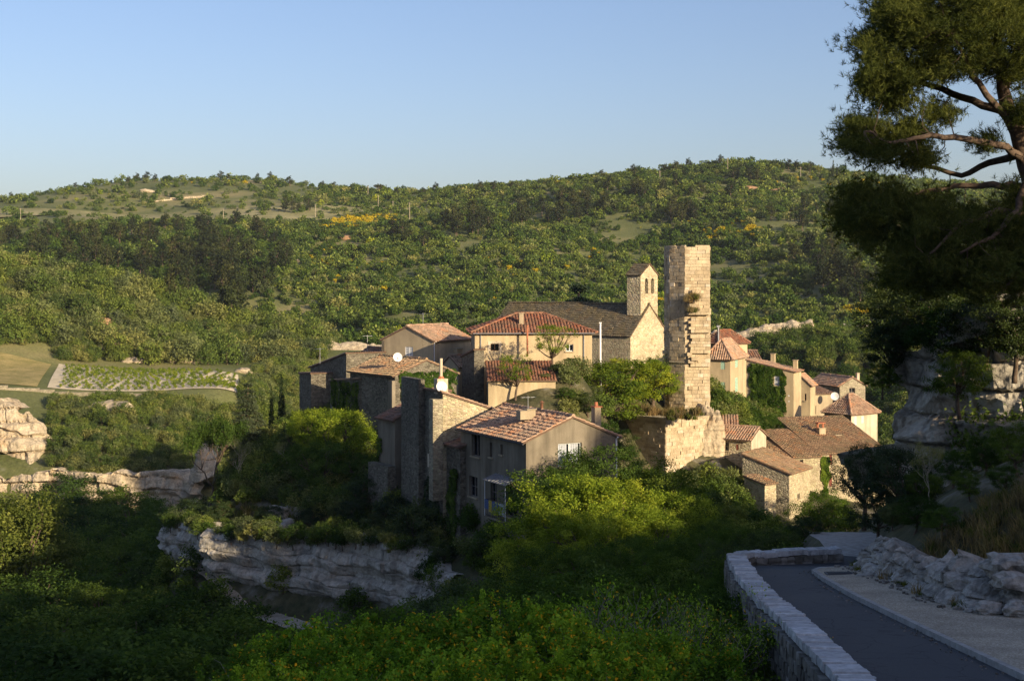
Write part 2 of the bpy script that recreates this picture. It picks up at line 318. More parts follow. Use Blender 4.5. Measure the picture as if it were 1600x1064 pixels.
for px, rows in {-300: ((330, 800), (345, 950)), 0: ((400, 620), (345, 780), (332, 860), (316, 1000)), 200: ((470, 500), (400, 640), (352, 770), (335, 860), (283, 1020)), 400: ((520, 420), (450, 540), (400, 630), (352, 760), (330, 850), (279, 1030)),
                 600: ((500, 450), (450, 540), (400, 630), (356, 750), (338, 820), (304, 990)), 800: ((500, 450), (450, 540), (400, 620), (345, 730), (308, 850), (294, 940)), 1000: ((500, 450), (450, 540), (400, 620), (330, 740), (268, 890)), 1150: ((500, 450), (450, 530), (400, 610), (330, 720), (259, 870)),
                 1330: ((500, 440), (450, 510), (400, 590), (330, 710), (278, 860)), 1600: ((480, 440), (400, 590), (300, 860)), 1900: ((440, 450), (330, 700), (310, 860))}.items():
    for py, d in rows: CP.append(W(px, py, d))
for x in (-900, -300, 0, 300, 900): CP += [(x, 1400, 10), (x, 2000, -40)]
CP += [(-900, 600, 20), (900, 600, 60), (-700, 0, 20), (600, 0, 80), (0, -400, 30), (-500, -400, 40), (500, -500, 80), (-400, 300, -10), (400, 300, 30), (200, 250, -5), (120, 200, -20)]
HU = [(-120, 24), (-60, 24), (-20, 23), (10, 23), (24, 25), (36, 28), (43, 24), (48, 14), (53, 8), (60, 8), (65, 17), (69, 24.5), (76, 25), (85, 24), (93, 20), (100, 14), (108, 9), (120, 6), (140, 8), (165, 12), (200, 14)]  # unseen sunward ridge: heights and dip chosen for where its shade falls
for u, h in HU:
    for w, dz in ((60, 0), (95, -3)): CP.append((w * SH[0] + u * UA[0], w * SH[1] + u * UA[1], h + dz))
CP = np.array(CP, dtype=float)
C0 = 4.0
def _phi(a, b): return np.sqrt(((a[:, None, :2] - b[None, :, :2]) ** 2).sum(-1) + C0 * C0)
_A = _phi(CP, CP); _n = len(CP)
_S = np.zeros((_n + 3, _n + 3)); _S[:_n, :_n] = _A + np.eye(_n) * 1e-6
_Pm = np.c_[np.ones(_n), CP[:, :2] / 100]; _S[:_n, _n:] = _Pm; _S[_n:, :_n] = _Pm.T
_Wt = np.linalg.solve(_S, np.r_[CP[:, 2], 0, 0, 0])
def ground(xy):
    xy = np.atleast_2d(np.asarray(xy, dtype=float))[:, :2]; out = np.empty(len(xy))
    for i in range(0, len(xy), 8000):
        b = xy[i:i + 8000]; out[i:i + 8000] = _phi(b, CP) @ _Wt[:_n] + np.c_[np.ones(len(b)), b / 100] @ _Wt[_n:]
    r = np.hypot(xy[:, 0], xy[:, 1]); amp = np.clip((r - 260) / 300, 0, 1)
    X_, Y_ = xy[:, 0], xy[:, 1]
    out += amp * np.clip((1000 - r) / 250, .15, 1) * (4.2 * np.sin(X_ / 26 + Y_ / 70 + 1.1 * np.sin(Y_ / 61)) * (.5 + .5 * np.sin(X_ / 57)) + 2.2 * np.sin(X_ / 31 + 1.3 * np.sin(Y_ / 47)) * np.sin(Y_ / 39 + X_ / 83) + np.sin(X_ / 13 + Y_ / 17) * np.sin(Y_ / 11))
    return out
def gz(x, y): return float(ground([(x, y)])[0])
def axis(fine0, fine1, step, lo, hi, g=1.045):
    a = list(np.arange(fine0, fine1 + 1e-6, step)); s = step
    while a[-1] < hi: s *= g; a.append(a[-1] + s)
    s = step; b = []; c = fine0
    while c > lo: s *= g; c -= s; b.append(c)
    return np.array(b[::-1] + a)
gx = axis(-40, 40, 0.8, -2200, 2200); gy = axis(8, 160, 0.8, -600, 3200, 1.035)
GX, GY = np.meshgrid(gx, gy); gv = np.c_[GX.ravel(), GY.ravel()]; gv = np.c_[gv, ground(gv)]
RZ = [(-30, -2), (0, -4.2), (10, -5.2), (20, -6.18), (30, -7.17), (38, -7.96), (40, -8.2), (42, -8.6), (44, -8.85), (49, -9.0), (54, -9.6), (60, -11.4), (75, -15.5)]
def roadz(y): return np.interp(y, [q[0] for q in RZ], [q[1] for q in RZ])
RIN = [(4.4, 5), (4.8, 12), (5.25, 20.3), (5.46, 24.3), (5.67, 28.7), (6.0, 34.9), (6.25, 38.5), (6.8, 42.6), (7.2, 43.8), (10.4, 44.4), (10.4, 46), (11.0, 52), (12.2, 58), (14.0, 66)]
KERB = [(8.5, 5), (8.4, 15), (8.27, 22.8), (8.15, 28), (8.07, 33.4), (8.15, 37), (8.3, 38.9), (8.6, 39.7), (9.2, 40.1), (10.4, 40.6), (12.6, 41.6), (13.2, 44), (13.4, 50), (14.2, 58), (16, 66)]
BASE = [(17, 20), (16, 28.4), (12.5, 29.2), (10.85, 29.8), (10.1, 30.2), (9.75, 30.6), (9.6, 32.7), (9.72, 35.6), (9.46, 37.3), (9.6, 39.8), (10.6, 40.3)]
yy = gv[:, 1]; inroad = (yy > 2) & (yy < 66) & (gv[:, 0] > np.interp(yy, [4, 20, 34, 42.6, 46, 66], [4.6, 5.2, 5.9, 6.7, 10.0, 13.6])) & (gv[:, 0] < np.interp(yy, [4, 28, 30, 33, 40, 41, 66], [17, 16, 10.6, 9.7, 9.7, 12.6, 15.5]))
gv[inroad, 2] = np.minimum(gv[inroad, 2], roadz(yy[inroad]) - 0.25)
nx, ny = len(gx), len(gy)
ii = (np.arange(ny - 1)[:, None] * nx + np.arange(nx - 1)[None, :]).ravel()
t = NT('ground_soil')
sep = t.node('ShaderNodeSeparateXYZ'); t.l.new(t.pos, sep.inputs[0])
n1 = t.noise(0.02, 5, 0.6); n2 = t.noise(0.5, 5, 0.65)
c = t.ramp(n1, (0.35, (0.095, 0.115, 0.034)), (0.5, (0.16, 0.17, 0.058)), (0.66, (0.28, 0.24, 0.11)))
near = t.ramp(n2, (0.35, (0.045, 0.05, 0.02)), (0.55, (0.10, 0.09, 0.045)), (0.7, (0.22, 0.20, 0.16)))
c = t.mix(t.ramp(t.math('DIVIDE', sep.outputs[1], 600.0), (0.30, 0.0), (0.50, 1.0)), near, c)
c = t.mix(1.0, c, t.ramp(t.noise(1.7, 4, 0.7), (0.3, 0.65), (0.7, 1.2)), 'MULTIPLY')
t.color(c); t.bump(t.noise(2.0, 5), 0.6, 0.2)
M['soil'] = t.m
terr = link('terrain', mesh_np('terrain', gv, 4, np.c_[ii, ii + 1, ii + nx + 1, ii + nx].ravel(), M['soil'], True))
tag(terr, 'hills, gorge and village ridge ground', kind='structure')

# ------------------------------------------------------------------ rock faces
def _hash(x): return (math.sin(x * 127.1 + 311.7) * 43758.5453) % 1.0
def fbm(p, oct=4, H=0.9): return noise.fractal(Vector(p), H, 2.1, oct)
def rock_sheet(name, bottom, top, nu, nv, mat, bulge, amp=0.5, freq=0.35, out=None, seed=0.0, strata=0.25, cap=1.5, capback=None, thing=None, smooth=True, lt=0.8, bay=0.0):
    """a rock face between two polylines: bulge(v) pushes it outward, layered and cracked by noise, with a cap running back over the top"""
    def samp(pl, t):
        pl = [Vector(q) for q in pl]; L = [0]
        for i in range(1, len(pl)): L.append(L[-1] + (pl[i] - pl[i - 1]).length)
        s = t * L[-1]
        for i in range(1, len(pl)):
            if s <= L[i] + 1e-9: return pl[i - 1].lerp(pl[i], (s - L[i - 1]) / max(L[i] - L[i - 1], 1e-9))
        return pl[-1]
    mb = MB(); ncap = 4 if cap else 0; alen = sum((Vector(bottom[i]) - Vector(bottom[i - 1])).length for i in range(1, len(bottom)))
    rows = nv + 1 + ncap
    for j in range(nu + 1):
        b0, t0 = samp(bottom, j / nu), samp(top, j / nu); t0.z += amp * 1.1 * fbm(Vector((t0.x * freq * 1.6 + seed, t0.y * freq * 1.6, seed)), 4)
        b1, t1 = samp(bottom, min(1, j / nu + .02)), samp(bottom, max(0, j / nu - .02))
        al = (b1 - t1); al.z = 0; al.normalize(); nrm = Vector((al.y, -al.x, 0))
        if out is not None and nrm.dot(Vector(out)) < 0: nrm = -nrm
        arc = j / nu * alen
        for i in range(nv + 1):
            v = i / nv; p = b0.lerp(t0, v); q = p * freq + Vector((seed, seed * 1.7, 0))
            zz = (p.z + 0.5 * lt * fbm(Vector((p.x, p.y, 0)) * (0.12 / lt) + Vector((seed, 0, 0)), 3)) / lt; li = math.floor(zz); fr = zz - li
            lh = _hash(li * 1.37 + seed); bw = lt * (1.3 + 2.2 * _hash(li * 3.1 + seed + 4)); cc = (arc + 0.25 * lt * fbm(q * 1.4, 2)) / bw + _hash(li * 7.7) * 5; ci = math.floor(cc); cf = cc - ci
            rb = _hash(li * 12.9 + ci * 4.3 + seed); e = min(fr, 1 - fr) / 0.10; eb = min(cf, 1 - cf) * bw / (0.10 * lt)
            off = bulge(v) + bay * fbm(Vector((arc / (9 * lt), v * .7, seed)), 3) + strata * (lh - .5) * 1.3 + amp * 0.75 * (rb - .5) - amp * .38 * max(0.0, 1 - e) - amp * .30 * max(0.0, 1 - eb) + amp * 0.55 * fbm(q, 5) + amp * .16 * fbm(q * 4.5, 3)
            mb.v.append(tuple(p + nrm * off + Vector((0, 0, 0.12 * amp * fbm(q + Vector((5, 5, 5)), 3)))))
        for i in range(ncap):
            p = t0 - nrm * (cap * (i + 1) / ncap) + nrm * (bulge(1.0) * (1 - (i + 1) / ncap))
            mb.v.append((p.x, p.y, t0.z + 0.25 * amp * fbm(p * freq * 2, 3) + (0.05 - 0.75 * (i + 1) / ncap)))
    for j in range(nu):
        for i in range(rows - 1):
            a = j * rows + i; mb.f.append((a, a + rows, a + rows + 1, a + 1)); mb.fm.append(0)
    return mb
def boulder(c, r, seed=0, n=3, amp=0.35, freq=0.9, flat=0.0):
    bm = bmesh.new(); bmesh.ops.create_icosphere(bm, subdivisions=n, radius=1.0); mb = MB(); c = Vector(c); r = Vector(r)
    for v in bm.verts:
        d = v.co.normalized(); q = d * freq * 1.5 + Vector((seed * 3.1, seed, -seed))
        w5 = noise.voronoi(q * 4.2)[0]; k = 1 + amp * fbm(q, 4) + amp * 0.6 * (noise.voronoi(q * 1.6)[0][0] - 0.35) + amp * .22 * (min(1.0, (w5[1] - w5[0]) * 3) - .6) + amp * .14 * fbm(q * 6, 3)
        mb.v.append((c.x + d.x * r.x * k, c.y + d.y * r.y * k, c.z + d.z * r.z * k))
    bm.verts.index_update()
    for f in bm.faces: mb.f.append(tuple(v.index for v in f.verts)); mb.fm.append(0)
    bm.free(); return mb
def lobes(*pts):
    """piecewise-linear bulge profile"""
    xs = [p[0] for p in pts]; ys = [p[1] for p in pts]
    return lambda v: float(np.interp(v, xs, ys))

# promontory cliff below the village (shaded overhang)
cb = [(-31, 128, -27), (-29.4, 122.5, -27.4), (-27, 118, -27.8), (-22.5, 113.2, -28), (-16, 108, -28.2), (-9.5, 103, -28.2), (-6, 99.5, -27.5), (-3, 95, -24.5)]
ct = [(-29.5, 130, -22.0), (-28, 124, -21.0), (-25.5, 120, -20.6), (-21, 115.5, -20.5), (-14.8, 110.5, -19.8), (-8.6, 105.5, -18.9), (-5, 101.5, -18.9), (-2.5, 96.5, -20)]
mb = rock_sheet('cliff', cb, ct, 300, 110, None, lobes((0, -1.6), (0.10, -1.0), (0.24, 0.0), (0.40, 0.5), (0.44, 0.15), (0.50, 0.9), (0.62, 1.5), (0.68, 1.2), (0.78, 1.9), (0.92, 1.9), (1, 1.5)), 0.42, 0.38, out=(-0.6, -1, 0), seed=3.0, strata=0.34, cap=3.0, lt=.85, bay=1.5)
o = mb.build('cliff', M['rock']); tag(o, 'grey overhanging limestone cliff under the village terrace, in shade', 'cliff')
# sunlit cliff on the far side of the gorge
cb = [W(-90, 800, 250), W(40, 796, 249), W(110, 795, 248), W(180, 800, 247), W(240, 806, 246), W(296, 806, 243), W(330, 800, 238)]
ct = [W(-90, 736, 253), W(40, 738, 252), W(110, 736, 251), W(180, 738, 250), W(240, 742, 249), W(296, 742, 246), W(330, 740, 241)]
o = rock_sheet('c', cb, ct, 150, 30, None, lobes((0, 0), (0.3, 0.5), (0.45, 0.0), (0.55, 1.0), (1, 0.8)), 1.5, 0.14, out=(0, -1, 0), seed=8, strata=0.7, cap=5, lt=2.0, bay=2.5).build('cliff', M['rock_gold'])
tag(o, 'long sunlit cream cliff band above the gorge trees', 'cliff')
cb = [W(-60, 745, 262), W(0, 745, 258), W(35, 745, 257), W(62, 742, 258), W(74, 740, 264)]
ct = [W(-60, 628, 268), W(0, 632, 264), W(25, 630, 263), W(52, 646, 263), W(66, 672, 266)]
o = rock_sheet('c', cb, ct, 70, 44, None, lobes((0, 0), (0.3, 0.3), (0.5, 0.9), (0.62, 0.0), (0.66, 1.2), (1, 0.4)), 2.0, 0.12, out=(0.2, -1, 0), seed=14, strata=0.9, cap=6, lt=2.6).build('cliff', M['rock_gold'])
tag(o, 'tall pale rock bastion at the left edge, sunlit', 'cliff')
cb = [W(296, 758, 240), W(312, 752, 236), W(335, 742, 236)]; ct = [W(304, 718, 244), W(318, 688, 240), W(345, 684, 241)]
o = rock_sheet('c', cb, ct, 30, 30, None, lobes((0, 0), (0.5, .6), (1, 0)), 0.9, 0.2, out=(0, -1, 0), seed=18, cap=4, lt=2.0).build('cliff', M['rock_gold'])
tag(o, 'pale sunlit rock wall seen behind the terrace tree', 'cliff')
# grey cliff on the right above the road
cb = [(17.2, 59.5, -12), (15.6, 56.6, -10.5), (14.6, 54.0, -9), (15.3, 52.0, -7.8), (17, 50.4, -7), (20, 48.9, -6.6), (26, 46.5, -6)]
ct = [(17.6, 59.9, -8.5), (16.0, 57.0, -6), (15.1, 54.6, -3.0), (15.8, 52.7, -2.0), (17.4, 51.2, -2.5), (20, 49.8, -2.5), (26, 47.5, -1.6)]
o = rock_sheet('c', cb, ct, 190, 80, None, lobes((0, -0.5), (0.25, -0.1), (0.42, 0.55), (0.5, 0.2), (0.6, 0.45), (0.75, 0.1), (0.9, -0.1), (1, 0.3)), 0.6, 0.45, out=(-0.5, -1, 0), seed=22, strata=0.35, cap=3, lt=1.0, bay=.5).build('cliff', M['rock'])
tag(o, 'grey limestone cliff with ochre patches above the road, below the big pine', 'cliff')
cb = [(15.6, 51.5, -2.4), (17, 49.6, -1.7), (18.6, 48.4, -1.4), (22, 47, -1.2)]; ct = [(15.8, 52.5, -1.3), (17.2, 50.4, -0.6), (18.8, 49.2, -0.35), (22, 48, -0.2)]
o = rock_sheet('c', cb, ct, 70, 22, None, lobes((0, -0.2), (0.4, 0.4), (0.6, 0.1), (1, 0.3)), 0.35, 0.6, out=(-0.5, -1, 0), seed=27, strata=0.25, cap=3, lt=.35).build('rock_ledge', M['rock_pale'], smooth=True)
tag(o, 'layered rock ledge at the foot of the big pine', 'rock')
# ------------------------------------------------------------------ building kit
def face_len(C, u, px):
    k = (px - 800) / F; return (k * C.y - C.x) / (u.x - k * u.y)
def V3(p, z): return Vector((p.x, p.y, z))
def tiles_on(mb, E0, E1, R0, R1, sp=0.27, ln=0.40, flat=False, jit=1.0, lift=0.03):
    E0, E1, R0, R1 = map(Vector, (E0, E1, R0, R1)); U = (E1 - E0); w = U.length; U.normalize()
    N = U.cross(R1 - E0); N.normalize()
    if N.z < 0: N = -N
    V = N.cross(U); 
    if V.dot(R0 - E0) < 0: V = -V
    r0u, h = (R0 - E0).dot(U), (R0 - E0).dot(V); r1u = (R1 - E0).dot(U)
    n = max(1, int(round(w / sp))); sp = w / n
    for i in range(n):
        s = (i + 0.5) * sp
        if s < r0u: vm = h * s / r0u
        elif s > r1u: vm = h * (w - s) / max(w - r1u, 1e-6)
        else: vm = h
        v = -0.06
        while v < vm - 0.12:
            l = min(ln * random.uniform(0.92, 1.08), vm - v + 0.02)
            so = s + random.gauss(0, 0.012) * jit; up = lift + random.gauss(0, 0.008) * jit; tilt = random.gauss(0, 0.012) * jit
            if flat:
                so += random.gauss(0, 0.05); hw = sp * random.uniform(0.44, 0.56); th = 0.045 + abs(random.gauss(0, 0.02))
                o = E0 + U * (so - hw) + V * v + N * (0.01 + random.uniform(0, 0.03)); n0 = len(mb.v)
                a, b = U * 2 * hw, V * l * 1.12 - N * 0.02
                for q in (o, o + a, o + a + b, o + b, o + N * th, o + a + N * th, o + a + b + N * th * 0.3, o + b + N * th * 0.3): mb.v.append(tuple(q))
                for q in ((4, 5, 6, 7), (0, 1, 5, 4), (1, 2, 6, 5), (3, 0, 4, 7)): mb.f.append(tuple(n0 + k for k in q)); mb.fm.append(0)
            else:
                hw0, hw1 = sp * 0.40, sp * 0.33; n0 = len(mb.v)
                for (vv, hw, hh) in ((v, hw0, up + 0.035), (v + l * 1.1, hw1, up)):
                    for k in range(5):
                        an = math.pi * k / 4
                        mb.v.append(tuple(E0 + U * (so - math.cos(an) * hw + tilt * (vv - v)) + V * vv + N * (hh - 0.035 + math.sin(an) * hw * 0.85)))
                for k in range(4): mb.f.append((n0 + k, n0 + k + 1, n0 + k + 6, n0 + k + 5)); mb.fm.append(0)
                mb.f.append((n0, n0 + 4, n0 + 3, n0 + 2, n0 + 1)); mb.fm.append(0)
            v += l
def ridge_caps(mb, A, B, r=0.13, ln=0.42):
    A, B = Vector(A), Vector(B); L = (B - A).length; d = (B - A).normalized(); side = d.cross(Vector((0, 0, 1))); side.normalize(); n = max(1, int(L / ln)); l = L / n
    up = side.cross(d)
    for i in range(n):
        n0 = len(mb.v); jz = random.gauss(0.02, 0.01)
        for (t, rr) in ((i * l, r * 1.1), ((i + 1.12) * l, r * 0.92)):
            for k in range(5):
                an = math.pi * k / 4; mb.v.append(tuple(A + d * t - side * math.cos(an) * rr + up * (jz + math.sin(an) * rr)))
        for k in range(4): mb.f.append((n0 + k, n0 + k + 1, n0 + k + 6, n0 + k + 5)); mb.fm.append(0)
        mb.f.append((n0, n0 + 4, n0 + 3, n0 + 2, n0 + 1)); mb.fm.append(0)
def slab_of(mb, pts, th=0.12):
    pts = [Vector(p) for p in pts]; n = len(pts); b = len(mb.v)
    for p in pts: mb.v.append(tuple(p))
    for p in pts: mb.v.append((p.x, p.y, p.z - th))
    mb.f.append(tuple(range(b, b + n))); mb.fm.append(0); mb.f.append(tuple(range(b + 2 * n - 1, b + n - 1, -1))); mb.fm.append(0)
    for i in range(n): j = (i + 1) % n; mb.f.append((b + i, b + n + i, b + n + j, b + j)); mb.fm.append(0)

class House:
    def __init__(s, name, label, px, d, th, La=None, Lb=None, pxR=None, pxL=None, z0=-20, ze=-10, wall='rubble', wallA=None, roof='gable_b', rise=1.4, ov=0.3, tile='tile_old',
                 wins=(), cat='house', group=None, flat=False, verge=0.12, sp=0.27, depth=0.22, top=None):
        t = math.radians(th); s.C = XY(px, d); s.a = Vector((math.cos(t), math.sin(t))); s.b = Vector((-math.sin(t), math.cos(t)))
        s.La = La if La else face_len(s.C, s.a, pxR); s.Lb = Lb if Lb else face_len(s.C, s.b, pxL)
        s.z0, s.ze, s.rise = z0, ze, rise; s.T = Thing(name, label, cat, (s.C.x, s.C.y, z0), group)
        La, Lb, a, b, C = s.La, s.Lb, s.a, s.b, s.C
        s.faces = {'A': (C, a, La, -b), 'B': (C, b, Lb, -a), 'C': (C + b * Lb, a, La, b), 'D': (C + a * La, b, Lb, a)}
        hi = ze + rise
        prof = {'A': [(0, ze), (La, ze)], 'B': [(0, ze), (Lb, ze)], 'C': [(0, ze), (La, ze)], 'D': [(0, ze), (Lb, ze)]}
        if roof == 'gable_b': prof['A'] = prof['C'] = [(0, ze), (La / 2, hi), (La, ze)]
        if roof == 'gable_a': prof['B'] = prof['D'] = [(0, ze), (Lb / 2, hi), (Lb, ze)]
        if roof == 'shed_a': prof['A'] = prof['C'] = [(0, hi), (La, ze)]; prof['B'] = [(0, hi), (Lb, hi)]
        if roof == 'shed_b': prof['B'] = prof['D'] = [(0, hi), (Lb, ze)]; prof['A'] = [(0, hi), (La, hi)]
        if roof == 'shed_fwd': prof['B'] = prof['D'] = [(0, ze), (Lb, hi)]; prof['C'] = [(0, hi), (La, hi)]
        if roof == 'shed_ra': prof['A'] = prof['C'] = [(0, ze), (La, hi)]; prof['D'] = [(0, hi), (Lb, hi)]
        if top: prof.update(top(s))
        op = {k: [] for k in 'ABCD'}
        for w in wins:
            fc, x0, x1, y0, y1 = w[:5]; O, u, L, n = s.faces[fc]
            s0, s1 = sorted((face_len(O, u, x0), face_len(O, u, x1))); m = O + u * ((s0 + s1) / 2)
            op[fc].append((s0, s1, Z(y1, m.y), Z(y0, m.y), w[5] if len(w) > 5 else 'pane'))
        for fc in 'ABCD':
            O, u, L, n = s.faces[fc]; mb = MB(); zlow = min(z for _, z in prof[fc])
            xs = sorted({0.0, L, *[q for w in op[fc] for q in w[:2]]}); zs = sorted({z0, zlow, *[q for w in op[fc] for q in w[2:4]]})
            def pt(q, z, off=0.0, O=O, u=u, n=n): v = O + u * q + n * off; return (v.x, v.y, z)
            for i in range(len(xs) - 1):
                for j in range(len(zs) - 1):
                    cx, cz = (xs[i] + xs[i + 1]) / 2, (zs[j] + zs[j + 1]) / 2
                    if any(w[0] < cx < w[1] and w[2] < cz < w[3] for w in op[fc]) or cz > zlow: continue
                    mb.quad(pt(xs[i], zs[j]), pt(xs[i + 1], zs[j]), pt(xs[i + 1], zs[j + 1]), pt(xs[i], zs[j + 1]))
            up = [(q, z) for q, z in prof[fc]]
            if max(z for _, z in up) > zlow + 1e-6:
                poly = [(q, z) for q, z in up]
                if poly[0][1] > zlow + 1e-6: poly.insert(0, (poly[0][0], zlow))
                if poly[-1][1] > zlow + 1e-6: poly.append((poly[-1][0], zlow))
                mb.quad(*[pt(q, z) for q, z in poly])
            for w in op[fc]:
                for (q0, za, q1, zb) in ((w[0], w[2], w[0], w[3]), (w[1], w[2], w[1], w[3]), (w[0], w[2], w[1], w[2]), (w[0], w[3], w[1], w[3])):
                    mb.quad(pt(q0, za), pt(q1, zb), pt(q1, zb, -depth), pt(q0, za, -depth))
            s.T.part('wall', mb, M[(wallA or wall) if fc in 'AC' else wall])
            for w in op[fc]: s.window(fc, w, depth)
        if roof: s.make_roof(roof, ov, verge, M[tile], flat, sp)
    def pt(s, fc, q, z, off=0.0):
        O, u, L, n = s.faces[fc]; v = O + u * q + n * off; return Vector((v.x, v.y, z))
    def bar(s, mb, fc, q0, q1, za, zb, o0, o1): # box on a wall between q0..q1, za..zb, from offset o0 out to o1
        O, u, L, n = s.faces[fc]; p = s.pt(fc, q0, za, o0); mb.box(p, V3(u * (q1 - q0), 0), V3(n * (o1 - o0), 0), Vector((0, 0, zb - za)))
    def window(s, fc, w, depth):
        q0, q1, za, zb, kind = w; T = s.T; fr = MB(); f = 0.07
        frame_mat = {'pane': 'white_frame', 'brown': 'wood_brown', 'dark': 'wood_grey', 'curtain': 'white_frame', 'door': 'wood_brown', 'surround': 'wood_brown', 'red': 'wood_red', 'mint': 'mint', 'grey': 'wood_grey', 'white': 'white_frame'}[kind]
        if kind in ('mint', 'red', 'white'):          # closed louvred shutters, two leaves
            mid = (q0 + q1) / 2; first = None
            for (u0, u1) in ((q0 + .01, mid - .012), (mid + .012, q1 - .01)):
                mb = MB(); s.bar(mb, fc, u0, u0 + .06, za, zb, -.08, -.02); s.bar(mb, fc, u1 - .06, u1, za, zb, -.08, -.02)
                n = max(3, int((zb - za) / .16))
                for k in range(n):
                    z = za + (zb - za) * k / n; s.bar(mb, fc, u0 + .06, u1 - .06, z + .02, z + (zb - za) / n * .85, -.075, -.035)
                T.part('shutter', mb, M[frame_mat])
            mb = MB(); s.bar(mb, fc, q0, q1, za, zb, -depth - .02, -.1); T.part('window', mb, M['dark_hole'])  # near-black board, shade behind the shutters put in as colour
            return
        for (u0, u1, a0, a1) in ((q0, q0 + f, za, zb), (q1 - f, q1, za, zb), (q0 + f, q1 - f, za, za + f), (q0 + f, q1 - f, zb - f, zb)): s.bar(fr, fc, u0, u1, a0, a1, -depth, -depth + .07)
        if kind in ('pane', 'brown', 'curtain', 'surround', 'grey', 'dark') and q1 - q0 > .5: m_ = (q0 + q1) / 2; s.bar(fr, fc, m_ - .035, m_ + .035, za + f, zb - f, -depth, -depth + .072)
        if kind in ('brown', 'surround', 'pane', 'grey') and zb - za > .7: s.bar(fr, fc, q0 + f, q1 - f, (za + zb) / 2 - .025, (za + zb) / 2 + .025, -depth, -depth + .071)
        win = T.part('window', fr, M[frame_mat])
        if kind == 'curtain':
            cols = 13; mb = MB()
            for half in (0, 1):
                a0 = q0 + f + half * (q1 - q0) / 2 * .98; a1 = a0 + (q1 - q0) / 2 * .78
                for k in range(cols):
                    x0 = a0 + (a1 - a0) * k / cols; x1 = a0 + (a1 - a0) * (k + 1) / cols
                    o0 = -depth - .03 + .025 * math.sin(k * 1.9); o1 = -depth - .03 + .025 * math.sin((k + 1) * 1.9)
                    mb.quad(s.pt(fc, x0, za + .05, o0), s.pt(fc, x1, za + .05, o1), s.pt(fc, x1, zb - f, o1), s.pt(fc, x0, zb - f, o0))
            T.part('curtain', mb, M['cloth_white'], under=win)
        mb = MB(); s.bar(mb, fc, q0, q1, za, zb, -depth - .14, -depth - .09)
        T.part('pane', mb, M['dark_hole'] if kind in ('dark', 'curtain') else (M['wood_brown'] if kind == 'door' else M['glass']), under=win)  # dark and curtain kinds: near-black sheet as the unlit room, no glass
        mb = MB(); s.bar(mb, fc, q0 - .1, q1 + .1, za - .1, za, 0.002, .12)
        T.part('sill', mb, M['stucco_beige'], under=win)
        if kind == 'surround':
            mb = MB()
            for (u0, u1, a0, a1) in ((q0 - .25, q0, za - .25, zb + .25), (q1, q1 + .25, za - .25, zb + .25), (q0, q1, zb, zb + .25), (q0, q1, za - .25, za - .1)): s.bar(mb, fc, u0, u1, a0, a1, .003, .035)
            T.part('surround', mb, M['stucco_cream'], under=win)
    def make_roof(s, kind, ov, vg, tm, flat, sp):
        La, Lb, a, b, C, ze, rise, T = s.La, s.Lb, s.a, s.b, s.C, s.ze, s.rise, s.T
        def p(u, v, z): q = C + a * u + b * v; return Vector((q.x, q.y, z))
        e = 0.06; planes = []; ridge = []
        if kind == 'gable_b':
            k = rise / (La / 2); lo = ze - ov * k + e; h = ze + rise + e
            planes = [(p(-ov, Lb + vg, lo), p(-ov, -vg, lo), p(La / 2, Lb + vg, h), p(La / 2, -vg, h)), (p(La + ov, -vg, lo), p(La + ov, Lb + vg, lo), p(La / 2, -vg, h), p(La / 2, Lb + vg, h))]
            ridge = [(p(La / 2, -vg, h), p(La / 2, Lb + vg, h))]
        if kind == 'gable_a':
            k = rise / (Lb / 2); lo = ze - ov * k + e; h = ze + rise + e
            planes = [(p(-vg, -ov, lo), p(La + vg, -ov, lo), p(-vg, Lb / 2, h), p(La + vg, Lb / 2, h)), (p(La + vg, Lb + ov, lo), p(-vg, Lb + ov, lo), p(La + vg, Lb / 2, h), p(-vg, Lb / 2, h))]
            ridge = [(p(-vg, Lb / 2, h), p(La + vg, Lb / 2, h))]
        if kind == 'shed_a':
            k = rise / La; planes = [(p(La + ov, -vg, ze - ov * k + e), p(La + ov, Lb + vg, ze - ov * k + e), p(-vg, -vg, ze + rise + vg * k + e), p(-vg, Lb + vg, ze + rise + vg * k + e))]
        if kind == 'shed_ra':
            k = rise / La; planes = [(p(-ov, Lb + vg, ze - ov * k + e), p(-ov, -vg, ze - ov * k + e), p(La + vg, Lb + vg, ze + rise + vg * k + e), p(La + vg, -vg, ze + rise + vg * k + e))]
        if kind == 'shed_b':
            k = rise / Lb; planes = [(p(La + vg, Lb + ov, ze - ov * k + e), p(-vg, Lb + ov, ze - ov * k + e), p(La + vg, -vg, ze + rise + vg * k + e), p(-vg, -vg, ze + rise + vg * k + e))]
        if kind == 'shed_fwd':
            k = rise / Lb; planes = [(p(-vg, -ov, ze - ov * k + e), p(La + vg, -ov, ze - ov * k + e), p(-vg, Lb + vg, ze + rise + vg * k + e), p(La + vg, Lb + vg, ze + rise + vg * k + e))]
        if kind == 'hip':
            m = min(La, Lb) / 2; k = rise / m; lo = ze - ov * k + e; h = ze + rise + e
            r0, r1 = (p(m, Lb / 2, h), p(La - m, Lb / 2, h)) if La >= Lb else (p(La / 2, m, h), p(La / 2, Lb - m, h))
            c0, c1, c2, c3 = p(-ov, -ov, lo), p(La + ov, -ov, lo), p(La + ov, Lb + ov, lo), p(-ov, Lb + ov, lo)
            if La >= Lb: planes = [(c0, c1, r0, r1), (c1, c2, r1, r1), (c2, c3, r1, r0), (c3, c0, r0, r0)]
            else: planes = [(c0, c1, r0, r0), (c1, c2, r0, r1), (c2, c3, r1, r1), (c3, c0, r1, r0)]
            ridge = [(r0, r1), (c0, r0), (c1, r0 if La < Lb else r1), (c2, r1), (c3, r1 if La < Lb else r0)]
        sl = MB(); tl = MB()
